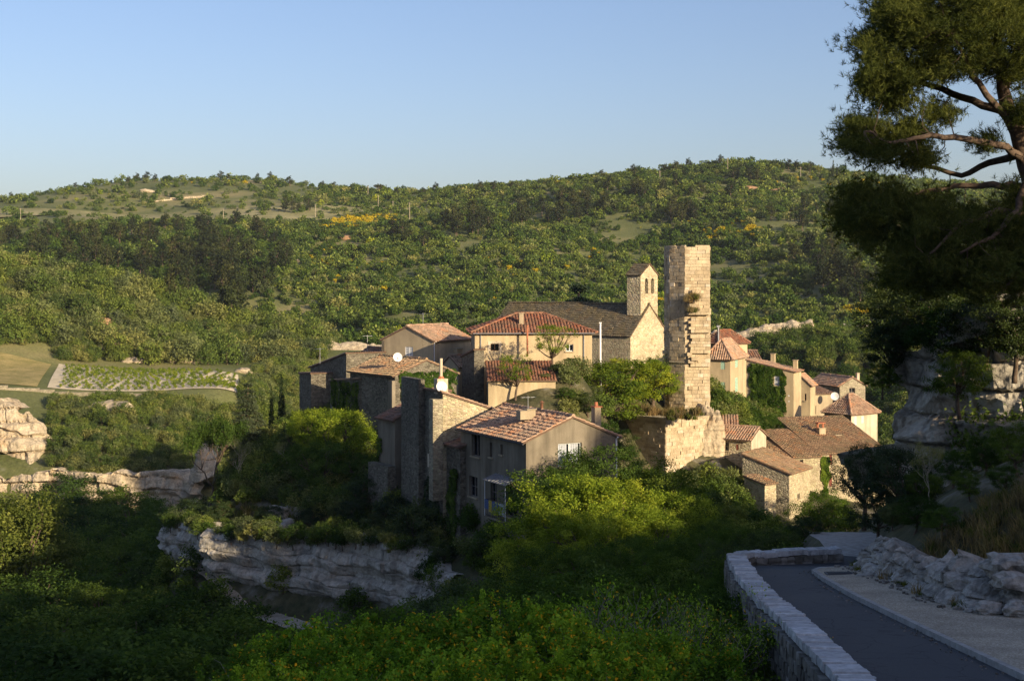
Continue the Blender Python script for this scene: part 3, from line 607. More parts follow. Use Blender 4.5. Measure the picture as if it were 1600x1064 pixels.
        for (e0, e1, r0, r1) in planes:
            slab_of(sl, [e0, e1, r1, r0] if (r1 - r0).length > 1e-6 else [e0, e1, r1], 0.11)
            tiles_on(tl, e0, e1, r0, r1, sp=sp, flat=flat)
        for (r0, r1) in ridge: ridge_caps(tl, r0 + Vector((0, 0, .03)), r1 + Vector((0, 0, .03)))
        s.roof = T.part('roof', sl, M['slab']); s.planes = planes
        T.part('roof_tiles', tl, tm, under=s.roof, stuff=True)
    def roof_z(s, kind, q): pass
    def chimney(s, px, d, py_top, zb, w=0.45, dp=0.45, mat='stucco_beige', pot=None, cap=True, rot=None):
        c = XY(px, d); zt = Z(py_top, d); mb = MB(); r = rot if rot is not None else math.atan2(s.a.y, s.a.x)
        mb.cbox((c.x, c.y, (zb + zt) / 2), w / 2, dp / 2, (zt - zb) / 2, r)
        ch = s.T.part('chimney', mb, M[mat], under=getattr(s, 'roof', None))
        if cap:
            mb = MB(); mb.cbox((c.x, c.y, zt + .035), w / 2 + .07, dp / 2 + .07, .033, r)
            if pot: mb.tube([(c.x, c.y, zt + .06), (c.x, c.y, zt + .06 + pot)], [.13, .11], 8)
            s.T.part('chimney_cap', mb, M['terracotta' if pot else 'stucco_beige'], under=getattr(s, 'roof', None))
    def pipe(s, fc, px, zt, zb, mat='grey_metal', r=.05):
        O, u, L, n = s.faces[fc]; q = face_len(O, u, px); mb = MB(); mb.tube([s.pt(fc, q, zt, .3), s.pt(fc, q, zt - .15, .08), s.pt(fc, q, zb, .08)], r, 6); s.T.part('downpipe', mb, M[mat])
    def gutter(s, fc, z, off, mat='grey_metal'):
        O, u, L, n = s.faces[fc]; mb = MB(); mb.tube([s.pt(fc, -.2, z, off), s.pt(fc, L + .2, z, off)], .06, 6); s.T.part('gutter', mb, M[mat])

def single(name, label, cat, mb, mats, smooth=False, group=None, origin=None):
    v = np.array(mb.v); o = origin or tuple((v[:, 0].mean(), v[:, 1].mean(), v[:, 2].min()))
    me = mb.mesh(name, o, smooth)
    for m in (mats if isinstance(mats, (list, tuple)) else [mats]): me.materials.append(m)
    return tag(link(name, me, None, o), label, cat, group)
def dish(label, p, r, face, arm=(0, 0, -0.6), mat='white_metal', group=None):
    p = Vector(p); n = Vector(face).normalized(); e1 = n.orthogonal().normalized(); e2 = n.cross(e1); mb = MB(); k = 14
    T = Thing('satellite_dish', label, 'satellite dish', tuple(p + Vector(arm)), group)
    rings = [(0.02, -.16), (.4, -.13), (.75, -.06), (1, 0)]
    for th in (0.0, -.03):
        b0 = len(mb.v)
        for (q, h) in rings:
            for i in range(k): an = 2 * math.pi * i / k; mb.v.append(tuple(p + (e1 * math.cos(an) + e2 * math.sin(an)) * r * q + n * (h * r * 1.5 + th)))
        for j in range(3):
            for i in range(k): a_, b_ = b0 + j * k + i, b0 + j * k + (i + 1) % k; mb.f.append((a_, b_, b_ + k, a_ + k)); mb.fm.append(0)
    T.part('reflector', mb, M[mat], True)
    mb = MB(); mb.tube([p - n * .2 * r, p + Vector(arm)], .03, 6); T.part('bracket', mb, M['dark_metal'])
    mb = MB(); mb.tube([p + n * r * .7 - Vector((0, 0, r * .5)), p - Vector((0, 0, r * .85))], .015, 5); T.part('receiver', mb, M['grey_metal'])
def antenna(label, base, h, el=5, rz=0.3, mat='grey_metal'):
    b = Vector(base); T = Thing('television_aerial', label, 'aerial', base); mb = MB(); mb.tube([b, b + Vector((0, 0, h))], .02, 5); T.part('mast', mb, M[mat])
    mb = MB(); d = Vector((math.cos(rz), math.sin(rz), 0)); n = Vector((-d.y, d.x, 0)); t = b + Vector((0, 0, h - .1)); mb.tube([t - d * .5, t + d * .5], .014, 4)
    for i in range(el): q = t + d * (-.5 + i / (el - 1)); w = .32 - .03 * i; mb.tube([q - n * w, q + n * w], .011, 4)
    T.part('boom', mb, M[mat])
# ------------------------------------------------------------------ the village
# grey rendered house in the middle
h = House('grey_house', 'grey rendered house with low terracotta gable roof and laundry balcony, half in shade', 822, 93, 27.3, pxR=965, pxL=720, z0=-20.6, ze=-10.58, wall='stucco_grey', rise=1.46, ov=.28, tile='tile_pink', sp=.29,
  wins=[('B', 737, 750, 677, 713, 'dark'), ('B', 765.3, 769.3, 691, 714, 'dark'), ('B', 782, 785.6, 694, 710, 'dark'), ('B', 733, 746, 744, 776, 'grey'), ('B', 766.5, 776, 753, 785, 'grey'), ('B', 789, 808, 758, 808, 'dark'),
        ('A', 872, 909, 692, 728, 'curtain')])
h.chimney(828, 97.6, 640, -10.2, .62, .5, mat='stucco_beige'); h.chimney(931.5, 99, 636, -10.6, .5, .5, mat='stucco_beige', pot=.3)
mb = MB(); c = XY(846.5, 98.5); mb.tube([(c.x, c.y, -10), (c.x, c.y, Z(630, 98.5))], .1, 8); mb.tube([(c.x, c.y, Z(629, 98.5)), (c.x, c.y, Z(626, 98.5))], [.2, .03], 8); h.T.part('flue_pipe', mb, M['rust'], under=h.roof)
mb = MB(); mb.cbox((XY(819, 97).x, 97, Z(648, 97)), .45, .3, .3, .48); h.T.part('chimney', mb, M['stucco_beige'], under=h.roof)
h.gutter('B', -10.72, .33, 'dark_metal'); h.pipe('A', 962, -10.6, -15, 'white_metal')
q0, q1 = sorted((face_len(h.C, h.b, 777), face_len(h.C, h.b, 810))); zb, zt = Z(812, 94.5), Z(786, 94.5)
mb = MB(); h.bar(mb, 'B', q0, q1, zb - .12, zb, .003, .95); bal = h.T.part('balcony', mb, M['stucco_grey'])
mb = MB()
for z in (zt, zb + .1): h.bar(mb, 'B', q0, q1, z - .03, z + .02, .9, .95)
for k in range(12): q = q0 + (q1 - q0 - .04) * k / 11; h.bar(mb, 'B', q, q + .025, zb, zt - .03, .91, .935)
for q in (q0, q1 - .04): h.bar(mb, 'B', q, q + .04, zt - .02, zt + .02, .05, .9)
h.T.part('railing', mb, M['dark_metal'], under=bal)
mb = MB(); zr = Z(755, 94.5)
p0, p1, p2, p3 = h.pt('B', q0 - .1, zr, 1.05), h.pt('B', q1 + .1, zr, 1.05), h.pt('B', q1 + .1, zr + .35, .01), h.pt('B', q0 - .1, zr + .35, .01); slab_of(mb, [p0, p1, p2, p3], .03)
for k in range(9): t_ = k / 8; mb.tube([p0.lerp(p1, t_) + Vector((0, 0, .02)), p3.lerp(p2, t_) + Vector((0, 0, .02))], .03, 5)
h.T.part('balcony_canopy', mb, M['grey_metal'], under=bal)
for q in (q0, q1 - .05): mb = MB(); h.bar(mb, 'B', q, q + .04, zb, zr - .03, .955, .995); h.T.part('canopy_post', mb, M['white_metal'], under=bal)
for i, (f0, f1, mt, nm) in enumerate(((.04, .28, 'cloth_white', 'white'), (.34, .6, 'cloth_blue', 'dark blue'), (.64, .76, 'cloth_yellow', 'yellow'), (.8, .97, 'cloth_blue', 'small dark'))):
    mb = MB(); n = 7
    for k in range(n):
        a0, a1 = q0 + (q1 - q0) * (f0 + (f1 - f0) * k / n), q0 + (q1 - q0) * (f0 + (f1 - f0) * (k + 1) / n); w0, w1 = 1.0 + .03 * math.sin(k * 2.1), 1.0 + .03 * math.sin(k * 2.1 + 2.1)
        mb.quad(h.pt('B', a0, zt - .75 + .15 * (i % 2), w0), h.pt('B', a1, zt - .75 + .15 * (i % 2), w1), h.pt('B', a1, zt + .03, w1), h.pt('B', a0, zt + .03, w0))
    single('laundry', f'{nm} cloth hung over the balcony rail of the grey house', 'laundry', mb, M[mt])
antenna('small television aerial on the chimney of the grey house', P(825, 641, 97.6), 1.0, 4)

# tall stone house behind it, roof sloping to the right
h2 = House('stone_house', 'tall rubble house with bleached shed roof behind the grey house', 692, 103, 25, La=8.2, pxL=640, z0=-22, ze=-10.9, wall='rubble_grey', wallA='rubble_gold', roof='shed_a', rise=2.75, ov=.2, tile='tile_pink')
mb = MB(); O, u, L, n = h2.faces['B']
h2.bar(mb, 'B', L - 3.2, L + .5, -22, Z(590, 108), .004, .5); h2.T.part('end_wall', mb, M['rubble_grey'])
mb = MB(); h2.bar(mb, 'B', -.05, .75, -16, -8.6, .004, .8); h2.T.part('buttress', mb, M['rubble'])
c = XY(689, 104.2); mb = MB(); mb.cbox((c.x, c.y, Z(603, 104.2)), .42, .35, .55, .43); h2.T.part('chimney', mb, M['stucco_cream'], under=h2.roof)
mb = MB(); mb.tube([(c.x, c.y, Z(595, 104.2)), (c.x, c.y, Z(588, 104.2))], [.28, .2], 8); h2.T.part('chimney_pot', mb, M['terracotta'], under=h2.roof)
mb = MB(); mb.tube([(c.x, c.y, Z(588, 104.2)), (c.x, c.y, Z(560, 104.2))], .12, 7); h2.T.part('flue_pipe', mb, M['stucco_cream'], under=h2.roof)
dish('white round dish fixed to the pale chimney of the tall stone house', P(690.5, 604, 103.3), .42, (.3, -1, .35), (0, .5, -.2))
mb = MB(); h2.bar(mb, 'B', 2.2, 3.0, -13.9, -12.9, .003, .03); h2.T.part('patch', mb, M['stucco_cream'])
# low tiled annex between it and the grey house
h3 = House('tiled_annex', 'low rubble annex with dark tiles squeezed left of the grey house', 719, 101, 27, La=4, Lb=4.5, z0=-22, ze=-11.9, wall='rubble_grey', roof='shed_ra', rise=1.2, ov=.2, tile='tile_brown')
# lean-to on the left of the tall house
h4 = House('lean_to_house', 'narrow shaded house with brown lean-to roof left of the tall stone house', 617, 111, 32, La=5.0, pxL=591, z0=-22, ze=-10.9, wall='stucco_grey', roof='shed_ra', rise=2.0, ov=.3, tile='tile_brown')
mb = MB(); h4.bar(mb, 'B', -.3, h4.Lb + .2, -22, -14.5, .003, .8); h4.T.part('footing', mb, M['rubble_grey'])
# stone house with ivy
h5 = House('ivy_clad_house', 'rubble house with mossy tile roof and an ivy-covered side, below the beige gable', 617, 125, 35, La=6.5, pxL=547, z0=-19, ze=-8.35, wall='rubble_grey', rise=1.25, ov=.3, tile='tile_old')
mb = MB(); h5.bar(mb, 'B', -.1, .6, -19, -8.8, .004, .35); h5.T.part('pilaster', mb, M['stucco_grey'])
h5b = House('low_wing', 'low wing with mossy coping under the ivy, left of the mossy roof', 563, 130, 30, La=3, pxL=516, z0=-19, ze=-9.6, wall='rubble_grey', roof='shed_b', rise=.6, ov=.3, tile='tile_old', wins=[('B', 531, 534, 598, 608, 'dark')])
# left end houses
h6 = House('left_end_house', 'rubble house with two-step ochre tile roof at the left end of the village', 541, 141, 30, La=7, pxL=485, z0=-18, ze=-9.1, wall='rubble_grey', roof='shed_b', rise=1.9, ov=.35, tile='tile_pink', wins=[('B', 500, 503, 594, 607, 'dark')])
h6b = House('back_roof_house', 'house with grey-brown roof just left of the beige gable', 596, 143, 38, La=6, pxL=538, z0=-16, ze=-8.6, wall='stucco_grey', rise=1.5, ov=.3, tile='tile_brown')
h6c = House('garden_shed', 'low dark shed at the far left tip of the village', 486, 143, 25, La=3, pxL=468, z0=-17, ze=-9.6, wall='rubble_grey', roof='shed_b', rise=.25, ov=.1, tile='tile_brown')
# beige gable house
h7 = House('beige_gable_house', 'plain beige rendered house with a wide gable, standing above its neighbours', 676, 140, 58, La=7, pxL=598, z0=-14, ze=-5.9, wall='stucco_beige', roof='gable_a', rise=1.35, ov=.25, tile='tile_pink', wins=[('B', 633, 645, 542, 561, 'white')])
h7.pipe('A', 677.5, -5.95, -10, 'white_metal')
mb = MB(); h7.bar(mb, 'B', h7.Lb - .25, h7.Lb + .1, -13, -6.0, .004, .05); h7.T.part('edge_band', mb, M['stucco_grey'])
dish('small white dish below the wall of the beige gable house', P(621.5, 558, 127.2), .42, (.2, -1, .3), (0, 0, -.55))
# hip-roofed house
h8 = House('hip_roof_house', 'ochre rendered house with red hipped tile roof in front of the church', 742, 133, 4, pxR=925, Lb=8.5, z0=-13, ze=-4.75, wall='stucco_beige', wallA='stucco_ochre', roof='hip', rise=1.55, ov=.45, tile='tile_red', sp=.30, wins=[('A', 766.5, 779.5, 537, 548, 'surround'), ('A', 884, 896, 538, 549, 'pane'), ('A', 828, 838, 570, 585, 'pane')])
h8.chimney(814.5, 135, 490, -4.6, .42, .42, mat='stucco_beige')
h8.gutter('A', -4.9, .5); [h8.pipe('A', x, -4.85, -11) for x in (751, 912)]
mb = MB(); c = XY(824, 132.3); mb.tube([(c.x, c.y, -7), (c.x, c.y, Z(508, 132.3))], .09, 6); h8.T.part('flue_pipe', mb, M['terracotta'])
h8b = House('red_roof_annex', 'small annex with flat-red tile roof beside the slender tree', 763, 126, 3, pxR=868, Lb=5, z0=-12.5, ze=Z(594, 126), wall='rubble', wallA='stucco_ochre', roof='shed_fwd', rise=1.35, ov=.25, tile='tile_red')
h8c = House('side_house', 'dark stone house squeezed against the hip-roofed house', 741, 129.6, 26, La=1.0, pxL=722, z0=-12.5, ze=-7.0, wall='rubble_grey', roof='shed_b', rise=.7, ov=.2, tile='tile_brown')
h8d = House('small_pink_roof_house', 'small house with pink roof in the gap between beige gable and hip-roofed house', 716, 138, 40, La=3.5, pxL=690, z0=-12, ze=-8.3, wall='stucco_beige', roof='gable_a', rise=.9, ov=.25, tile='tile_pink')
h8d.chimney(716, 141, 545, -8, .7, .6, mat='stucco_ochre')
# church
ch = House('church', 'stone church with long slate-brown roof, bright gable and twin-arched bell gable', 985, 165, 53, La=8.5, Lb=21, z0=-14, ze=-6.38, wall='rubble_gold', wallA='church', roof='gable_b', rise=3.6, ov=.15, tile='lauze', cat='church', flat=True, sp=.42, verge=.1)
def slab_arch(mb, O, u, n, w, z0, zs, zt, openings, dp):
    """bell-gable wall: outline of width w, pitched top, with arched openings cut right through"""
    us = u.normalized(); k = 10
    cols = sorted({0.0, w, w / 2, *[q for (c0, hw, _, _) in openings for q in np.linspace(c0 - hw, c0 + hw, k + 1)]})
    def top(q): return zs + (zt - zs) * (1 - abs(q - w / 2) / (w / 2))
    def p(q, z, o): v = O + us * q + n * o; return (v.x, v.y, z)
    for i in range(len(cols) - 1):
        q0, q1 = cols[i], cols[i + 1]; m = (q0 + q1) / 2; op = [o for o in openings if abs(m - o[0]) < o[1]]
        segs = [(z0, z0, top(q0), top(q1))]
        if op:
            c0, hw, zb, zc = op[0]; ar = lambda q: zc + math.sqrt(max(hw * hw - (q - c0) ** 2, 0))
            segs = [(z0, z0, zb, zb), (ar(q0), ar(q1), top(q0), top(q1))]
            mb.quad(p(q0, zb, 0), p(q1, zb, 0), p(q1, zb, -dp), p(q0, zb, -dp)); mb.quad(p(q0, ar(q0), 0), p(q1, ar(q1), 0), p(q1, ar(q1), -dp), p(q0, ar(q0), -dp))
        for (a0, a1, b0, b1) in segs:
            mb.quad(p(q0, a0, 0), p(q1, a1, 0), p(q1, b1, 0), p(q0, b0, 0)); mb.quad(p(q0, a0, -dp), p(q0, b0, -dp), p(q1, b1, -dp), p(q1, a1, -dp))
        mb.quad(p(q0, top(q0), 0), p(q1, top(q1), 0), p(q1, top(q1), -dp), p(q0, top(q0), -dp))
    for (c0, hw, zb, zc) in openings:
        for q in (c0 - hw, c0 + hw): mb.quad(p(q, zb, 0), p(q, zc, 0), p(q, zc, -dp), p(q, zb, -dp))
    for q in (0, w): mb.quad(p(q, z0, 0), p(q, z0, -dp), p(q, zs, -dp), p(q, zs, 0))
bc = XY(1001, 167.2); bw = face_len(bc, ch.a, 1027.5)
mb = MB(); slab_arch(mb, bc, ch.a, -ch.b, bw, -5.9, Z(430, 167), Z(413, 168), [(bw * .34, .38, Z(459, 167.5), Z(440, 167.5)), (bw * .70, .38, Z(459, 168), Z(440, 168))], 1.9)
bf = ch.T.part('bell_gable', mb, M['church'])
mb = MB(); tl = MB(); zs_, zt_ = Z(430, 167) + .1, Z(413, 168) + .1
def bp(q, v, z): w_ = bc + ch.a * q + ch.b * v; return Vector((w_.x, w_.y, z))
for (q0, q1) in ((-.15, bw / 2), (bw + .15, bw / 2)):
    k_ = (zt_ - zs_) / (bw / 2); e0, e1 = bp(q0, 2.05, zs_ - .15 * k_), bp(q0, -.12, zs_ - .15 * k_); r0, r1 = bp(q1, 2.05, zt_), bp(q1, -.12, zt_)
    slab_of(mb, [e0, e1, r1, r0], .1); tiles_on(tl, e0, e1, r0, r1, sp=.4, flat=True)
cp = ch.T.part('bell_gable_roof', mb, M['slab'], under=bf); ch.T.part('bell_gable_slates', tl, M['lauze'], under=bf, stuff=True)
for (f0, f1) in ((.34, .36), (.70, .36)):
    q = bw * f0; mb = MB(); mb.tube([bp(q, .85, Z(444, 167.5)), bp(q, .85, Z(449, 167.5)), bp(q, .85, Z(455, 167.5))], [.08, .18, .27], 10); ch.T.part('bell', mb, M['dark_metal'], under=bf)
mb = MB(); q_ = ch.faces['D']; k_ = 3.25 / 3.8
# flag pole in front of the nave
c = XY(938, 138); zf = gz(c.x, c.y); mb = MB(); mb.tube([(c.x, c.y, zf - .2), (c.x, c.y, Z(505, 138))], [.13, .09], 8); T = Thing('flag_pole', 'tall white pole without a flag in front of the church nave', 'pole', (c.x, c.y, zf)); T.part('pole', mb, M['white_metal'], True)
mb = MB(); mb.cbox((c.x, c.y, Z(504.5, 138)), .12, .12, .06); T.part('finial', mb, M['white_metal'])

# the ruined octagonal tower
Mc = XY(1070, 140); R = Mc + Vector((math.cos(math.radians(3)), math.sin(math.radians(3)))) * 1.0
ur = Vector((math.cos(math.radians(7)), math.sin(math.radians(7)))); R = Mc + ur * face_len(Mc, ur, 1109)
um = Vector((-math.cos(math.radians(40)), math.sin(math.radians(40)))); L1 = Mc + um * face_len(Mc, um, 1046.5)
ul = Vector((-math.cos(math.radians(82)), math.sin(math.radians(82)))); L2 = L1 + ul * 2.2
poly = [R, Mc, L1, L2, L2 + Vector((1.2, 1.1)), R + Vector((0.0, 3.0))]
zb_, zt_ = -15.5, Z(386, 140)
TW = Thing('ruined_tower', 'tall ruined octagonal stone tower with ragged top, remnant of the castle', 'tower', (Mc.x, Mc.y, zb_))
t = NT('tower_stone'); r_ = t.island()
c_ = t.ramp(r_, (0.0, (0.38, 0.29, 0.18)), (0.3, (0.52, 0.41, 0.26)), (0.6, (0.58, 0.47, 0.31)), (0.85, (0.46, 0.36, 0.23)), (1.0, (0.66, 0.56, 0.42)))
c_ = t.mix(1.0, c_, t.ramp(t.noise(1.2, 5, .6), (0.3, 0.72), (0.65, 1.08)), 'MULTIPLY'); c_ = t.mix(t.ramp(t.noise(0.5, 4, .6, t.map((1, 1, .35))), (.56, 0), (.72, .6)), c_, (.24, .19, .13))
c_ = t.mix(1.0, c_, t.ramp(t.noise(11, 4, .65), (0.3, 0.7), (0.65, 1.1)), 'MULTIPLY'); t.color(c_); t.bump(t.noise(14, 4), .5, .03); M['tower'] = t.m
mb = MB(); cen = sum((p for p in poly), Vector((0, 0))) / len(poly); ins = [p + (cen - p).normalized() * .10 for p in poly]
n = len(ins)
for i in range(n): j = (i + 1) % n; mb.quad(V3(ins[i], zb_), V3(ins[j], zb_), V3(ins[j], zt_ - .9), V3(ins[i], zt_ - .9))
mb.quad(*[V3(p, zt_ - .9) for p in ins]); TW.part('core', mb, M['rubble_gold'])
def masonry(mb, p0, p1, z0, z1, n, proud=.03, wmin=.34, wmax=.85, hmin=.26, hmax=.42, th=.25, rag=None, skip=0.0, rnd=random):
    """courses of squared blocks on a wall face from p0 to p1; rag(z) trims the ends"""
    d = p1 - p0; L = d.length; d = d / L; z = z0
    while z < z1:
        hh = rnd.uniform(hmin, hmax); q0, q1 = (rag(z) if rag else (0.0, L)); q = q0
        while q < q1 - .05:
            w = min(rnd.uniform(wmin, wmax), q1 - q); 
            if q1 - q - w < .15: w = q1 - q
            if rnd.random() >= skip:
                pr = max(-.03, rnd.gauss(proud, .022)) + (.09 if rnd.random() < .02 else 0); g = .010
                o = p0 + d * (q + g) + n * pr; mb.box(V3(o, z + g), V3(-n * th, 0), V3(d * (w - 2 * g), 0), Vector((0, 0, hh - 2 * g)))
            q += w
        z += hh
    return z
mb = MB(); nn = []
for i in range(n):
    j = (i + 1) % n; d_ = (poly[j] - poly[i]).normalized(); nv = Vector((d_.y, -d_.x))
    if nv.dot((poly[i] + poly[j]) / 2 - cen) < 0: nv = -nv
    nn.append(nv); zz = masonry(mb, poly[i], poly[j], zb_, zt_ - .75, nv)
    L_ = (poly[j] - poly[i]).length
    masonry(mb, poly[i], poly[j], zz, zt_ - .15, nv, skip=.10 if i > 2 else 0.0, hmin=.3, hmax=.36)
    masonry(mb, poly[i], poly[j], zt_ - .12, zt_ + .05, nv, skip=.4, hmin=.28, hmax=.34)
TW.part('ashlar_blocks', mb, M['tower'], stuff=True)
# torn-out springer on the right face: a proud strip with a ragged left edge, its head leaning out
mb = MB(); Rz = lambda py: Z(py, 140); Lr = (R - Mc).length; nr = nn[0]
for z0_, z1_, a0, pr in ((Rz(573), Rz(552), .30, .28), (Rz(552), Rz(520), .42, .42), (Rz(520), Rz(492), .36, .45), (Rz(492), Rz(478), .30, .62)):
    masonry(mb, Mc, R, z0_, z1_ - .3, nr, proud=pr, th=.6, rag=lambda z, a0=a0: (a0 + random.uniform(-.12, .25), Lr - .02))
for py, q, w_, pr in ((567, .22, .6, .55), (563, .5, .8, .75), (556, .15, .5, .4), (486, .1, .7, .7), (480, .25, .7, .95), (473, .35, .75, 1.0), (466, .5, .6, .7), (459, .65, .5, .45)):
    o = Mc + ur * q + nr * pr; mb.box(V3(o, Rz(py)), V3(-nr * (pr + .2), 0), V3(ur * w_, 0), Vector((0, 0, .34)))
TW.part('broken_springer', mb, M['tower'], stuff=True)
mb = MB(); o = Mc + nn[1] * .16; mb.box(V3(o, Rz(567)), V3(-nn[1] * .3, 0), V3(L1 - Mc, 0), Vector((0, 0, .16))); TW.part('string_course', mb, M['tower'])
mb = MB()
for py in range(548, 640, 7):
    w_ = random.uniform(.15, .75) * (1 if py < 625 else .5); o = L1 + ul * .9 - Vector((w_, 0)); mb.box(V3(o, Rz(py)), (0, .6, 0), (w_ + .5, 0, 0), (0, 0, .36))
TW.part('toothing_stones', mb, M['tower'], stuff=True)

# bastion of masonry and living rock under the tower
Bc = XY(1040, 134); th = math.radians(42); ba, bb = Vector((math.cos(th), math.sin(th))), Vector((-math.sin(th), math.cos(th)))
BT = Thing('bastion', 'rough masonry bastion under the tower, dark on its shaded side', 'wall', (Bc.x, Bc.y, -21))
la = face_len(Bc, ba, 1112); lb = face_len(Bc, bb, 966); mb = MB()
p4 = [Bc, Bc + ba * la, Bc + ba * la + bb * lb, Bc + bb * lb]; zt = Z(655, 134)
for i in range(4): j = (i + 1) % 4; mb.quad(V3(p4[i], -22), V3(p4[j], -22), V3(p4[j], zt - .05), V3(p4[i], zt - .05))
mb.quad(*[V3(p, zt - .05) for p in p4]); BT.part('core', mb, M['rubble_gold'])
mb = MB(); masonry(mb, p4[0], p4[1], -22, zt - .2, -bb, proud=.04, rag=lambda z: (0.0, la * (1 - max(0, (z - zt + 2.4)) * random.uniform(.1, .2))))
masonry(mb, p4[0], p4[3], -22, zt - .1, -ba, proud=.04, hmin=.2, hmax=.35); BT.part('rubble_stones', mb, M['tower'], stuff=True)
mb = boulder(P(1108, 708, 139.2), (1.5, 1.6, 4.7), 3.3, 5, .25, 1.0)
single('rock_pinnacle', 'pale weathered rock pinnacle beside the bastion below the tower', 'rock', mb, M['rock_gold'], True)
mb = boulder(P(1118, 762, 137), (1.9, 1.2, 2.2), 7.1, 4, .35, 1.3); single('rock_outcrop', 'low pale rock at the foot of the bastion', 'rock', mb, M['rock_gold'], True)

# houses right of the tower
h9 = House('shutter_house', 'tall ochre house with mint green closed shutters right of the tower', 1141, 158, 66, pxR=1163.5, pxL=1104, z0=-18, ze=Z(556.5, 158), wall='stucco_ochre', roof='hip', rise=1.7, ov=.35, tile='tile_pink',
  wins=[('B', 1126, 1132.5, 562, 577, 'mint'), ('B', 1126, 1132.5, 597, 615, 'mint'), ('A', 1148.5, 1153, 562, 574, 'mint'), ('A', 1148.5, 1153, 590, 612, 'mint')])
h9b = House('red_roof_house', 'house with red tile roof peeking out behind the tower', 1124, 182, 35, La=5, pxL=1098, z0=-16, ze=Z(535, 182), wall='stucco_ochre', roof='hip', rise=1.4, ov=.3, tile='tile_red')
h10 = House('barn', 'barn with ribbed brown tile roof and white gable behind the mint shutters', 1149, 190, 14, pxR=1196, Lb=6, z0=-20, ze=Z(575, 190), wall='stucco_cream', roof='gable_a', rise=2.1, ov=.3, tile='tile_brown', sp=.36)
h11 = House('ivy_house', 'house buried in green ivy with a bare ochre corner and pale shutter', 1240, 174, 64, pxR=1252, pxL=1166, z0=-21, ze=Z(581, 174), wall='stucco_ochre', roof='shed_fwd', rise=1.3, ov=.3, tile='tile_pink', wins=[('B', 1210, 1217.5, 587, 602, 'white')])
h11.chimney(1208, 180, 553, Z(566, 180), .5, .5, mat='stucco_ochre'); h11.chimney(1243, 176.5, 563, Z(576, 176.5), .5, .5, mat='stucco_ochre')
h12 = House('narrow_street_house', 'narrow house with pink roof behind the bare corner of the ivy house', 1266, 184, 64, pxR=1274, pxL=1250, z0=-22, ze=Z(601, 184), wall='stucco_ochre', roof='shed_fwd', rise=1.2, ov=.3, tile='tile_pink', wins=[('B', 1257, 1260, 615, 626, 'brown')])
h13 = House('street_house', 'house with ribbed roof and shaded wall in the narrow street', 1272, 190, 18, pxR=1301, Lb=6, z0=-23, ze=Z(615, 190), wall='stucco_beige', roof='shed_fwd', rise=.95, ov=.35, tile='tile_brown', sp=.36, wins=[('A', 1271.6, 1275, 634, 647, 'brown')])
dish('white and red round dish on the roof edge of the narrow street', P(1304.5, 619, 188.5), .55, (-.2, -1, .2), (-.3, .6, -.3))
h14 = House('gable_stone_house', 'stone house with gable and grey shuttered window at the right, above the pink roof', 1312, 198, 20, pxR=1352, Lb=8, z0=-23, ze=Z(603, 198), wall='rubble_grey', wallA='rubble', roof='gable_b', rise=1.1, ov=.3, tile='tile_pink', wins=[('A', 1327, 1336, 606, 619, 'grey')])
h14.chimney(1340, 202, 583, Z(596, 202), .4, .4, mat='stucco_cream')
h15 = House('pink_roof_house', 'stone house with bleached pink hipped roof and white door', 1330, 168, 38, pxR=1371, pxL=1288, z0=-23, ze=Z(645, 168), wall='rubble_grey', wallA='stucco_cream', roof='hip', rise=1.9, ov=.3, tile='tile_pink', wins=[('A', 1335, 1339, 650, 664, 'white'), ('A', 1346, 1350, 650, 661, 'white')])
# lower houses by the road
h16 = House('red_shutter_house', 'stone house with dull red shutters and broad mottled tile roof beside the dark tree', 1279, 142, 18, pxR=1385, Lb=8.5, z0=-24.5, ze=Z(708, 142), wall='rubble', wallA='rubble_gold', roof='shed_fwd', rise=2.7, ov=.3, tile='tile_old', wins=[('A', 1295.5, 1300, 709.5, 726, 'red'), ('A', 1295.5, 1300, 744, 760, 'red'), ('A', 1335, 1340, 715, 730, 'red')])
h16.chimney(1283, 147, 669, Z(692, 147), .75, .6, mat='stucco_beige'); h16.chimney(1308, 147, 680, Z(696, 147), .6, .5, mat='rubble')
mb = MB(); c = XY(1281.5, 147)
for dx in (-.28, .28):
    for dy in (-.22, .22): mb.cbox((c.x + dx, c.y + dy, Z(665, 147)), .05, .05, .3, .3)
mb.cbox((c.x, c.y, Z(660.5, 147)), .42, .36, .05, .3); h16.T.part('chimney_crown', mb, M['terracotta'], under=h16.roof)
h17 = House('link_house', 'low stone house with lichen-covered roof between block house and red shutters', 1238, 139, 16, pxR=1281, Lb=7, z0=-24, ze=Z(714, 139), wall='rubble', wallA='rubble_gold', roof='shed_fwd', rise=1.9, ov=.25, tile='tile_old', wins=[('A', 1250, 1255, 718, 726, 'dark')])
h18 = House('middle_roof_house', 'house with flat mottled roof just left of the lichen roof', 1216, 139, 24, La=4.5, pxL=1178, z0=-24, ze=Z(706, 143), wall='rubble', roof='shed_fwd', rise=1.0, ov=.2, tile='tile_old')
h18.chimney(1206, 147, 683, Z(694, 147), .3, .3, mat='stucco_cream')
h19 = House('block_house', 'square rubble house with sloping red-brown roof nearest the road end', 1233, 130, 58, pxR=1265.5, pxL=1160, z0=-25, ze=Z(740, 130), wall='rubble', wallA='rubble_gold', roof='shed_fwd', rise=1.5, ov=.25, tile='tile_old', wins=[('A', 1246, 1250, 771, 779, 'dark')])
h19b = House('stone_outhouse', 'small low outhouse against the block house', 1195, 128, 40, La=1.6, pxL=1163, z0=-25, ze=Z(757, 128), wall='rubble_gold', roof='shed_fwd', rise=.5, ov=.15, tile='tile_old')
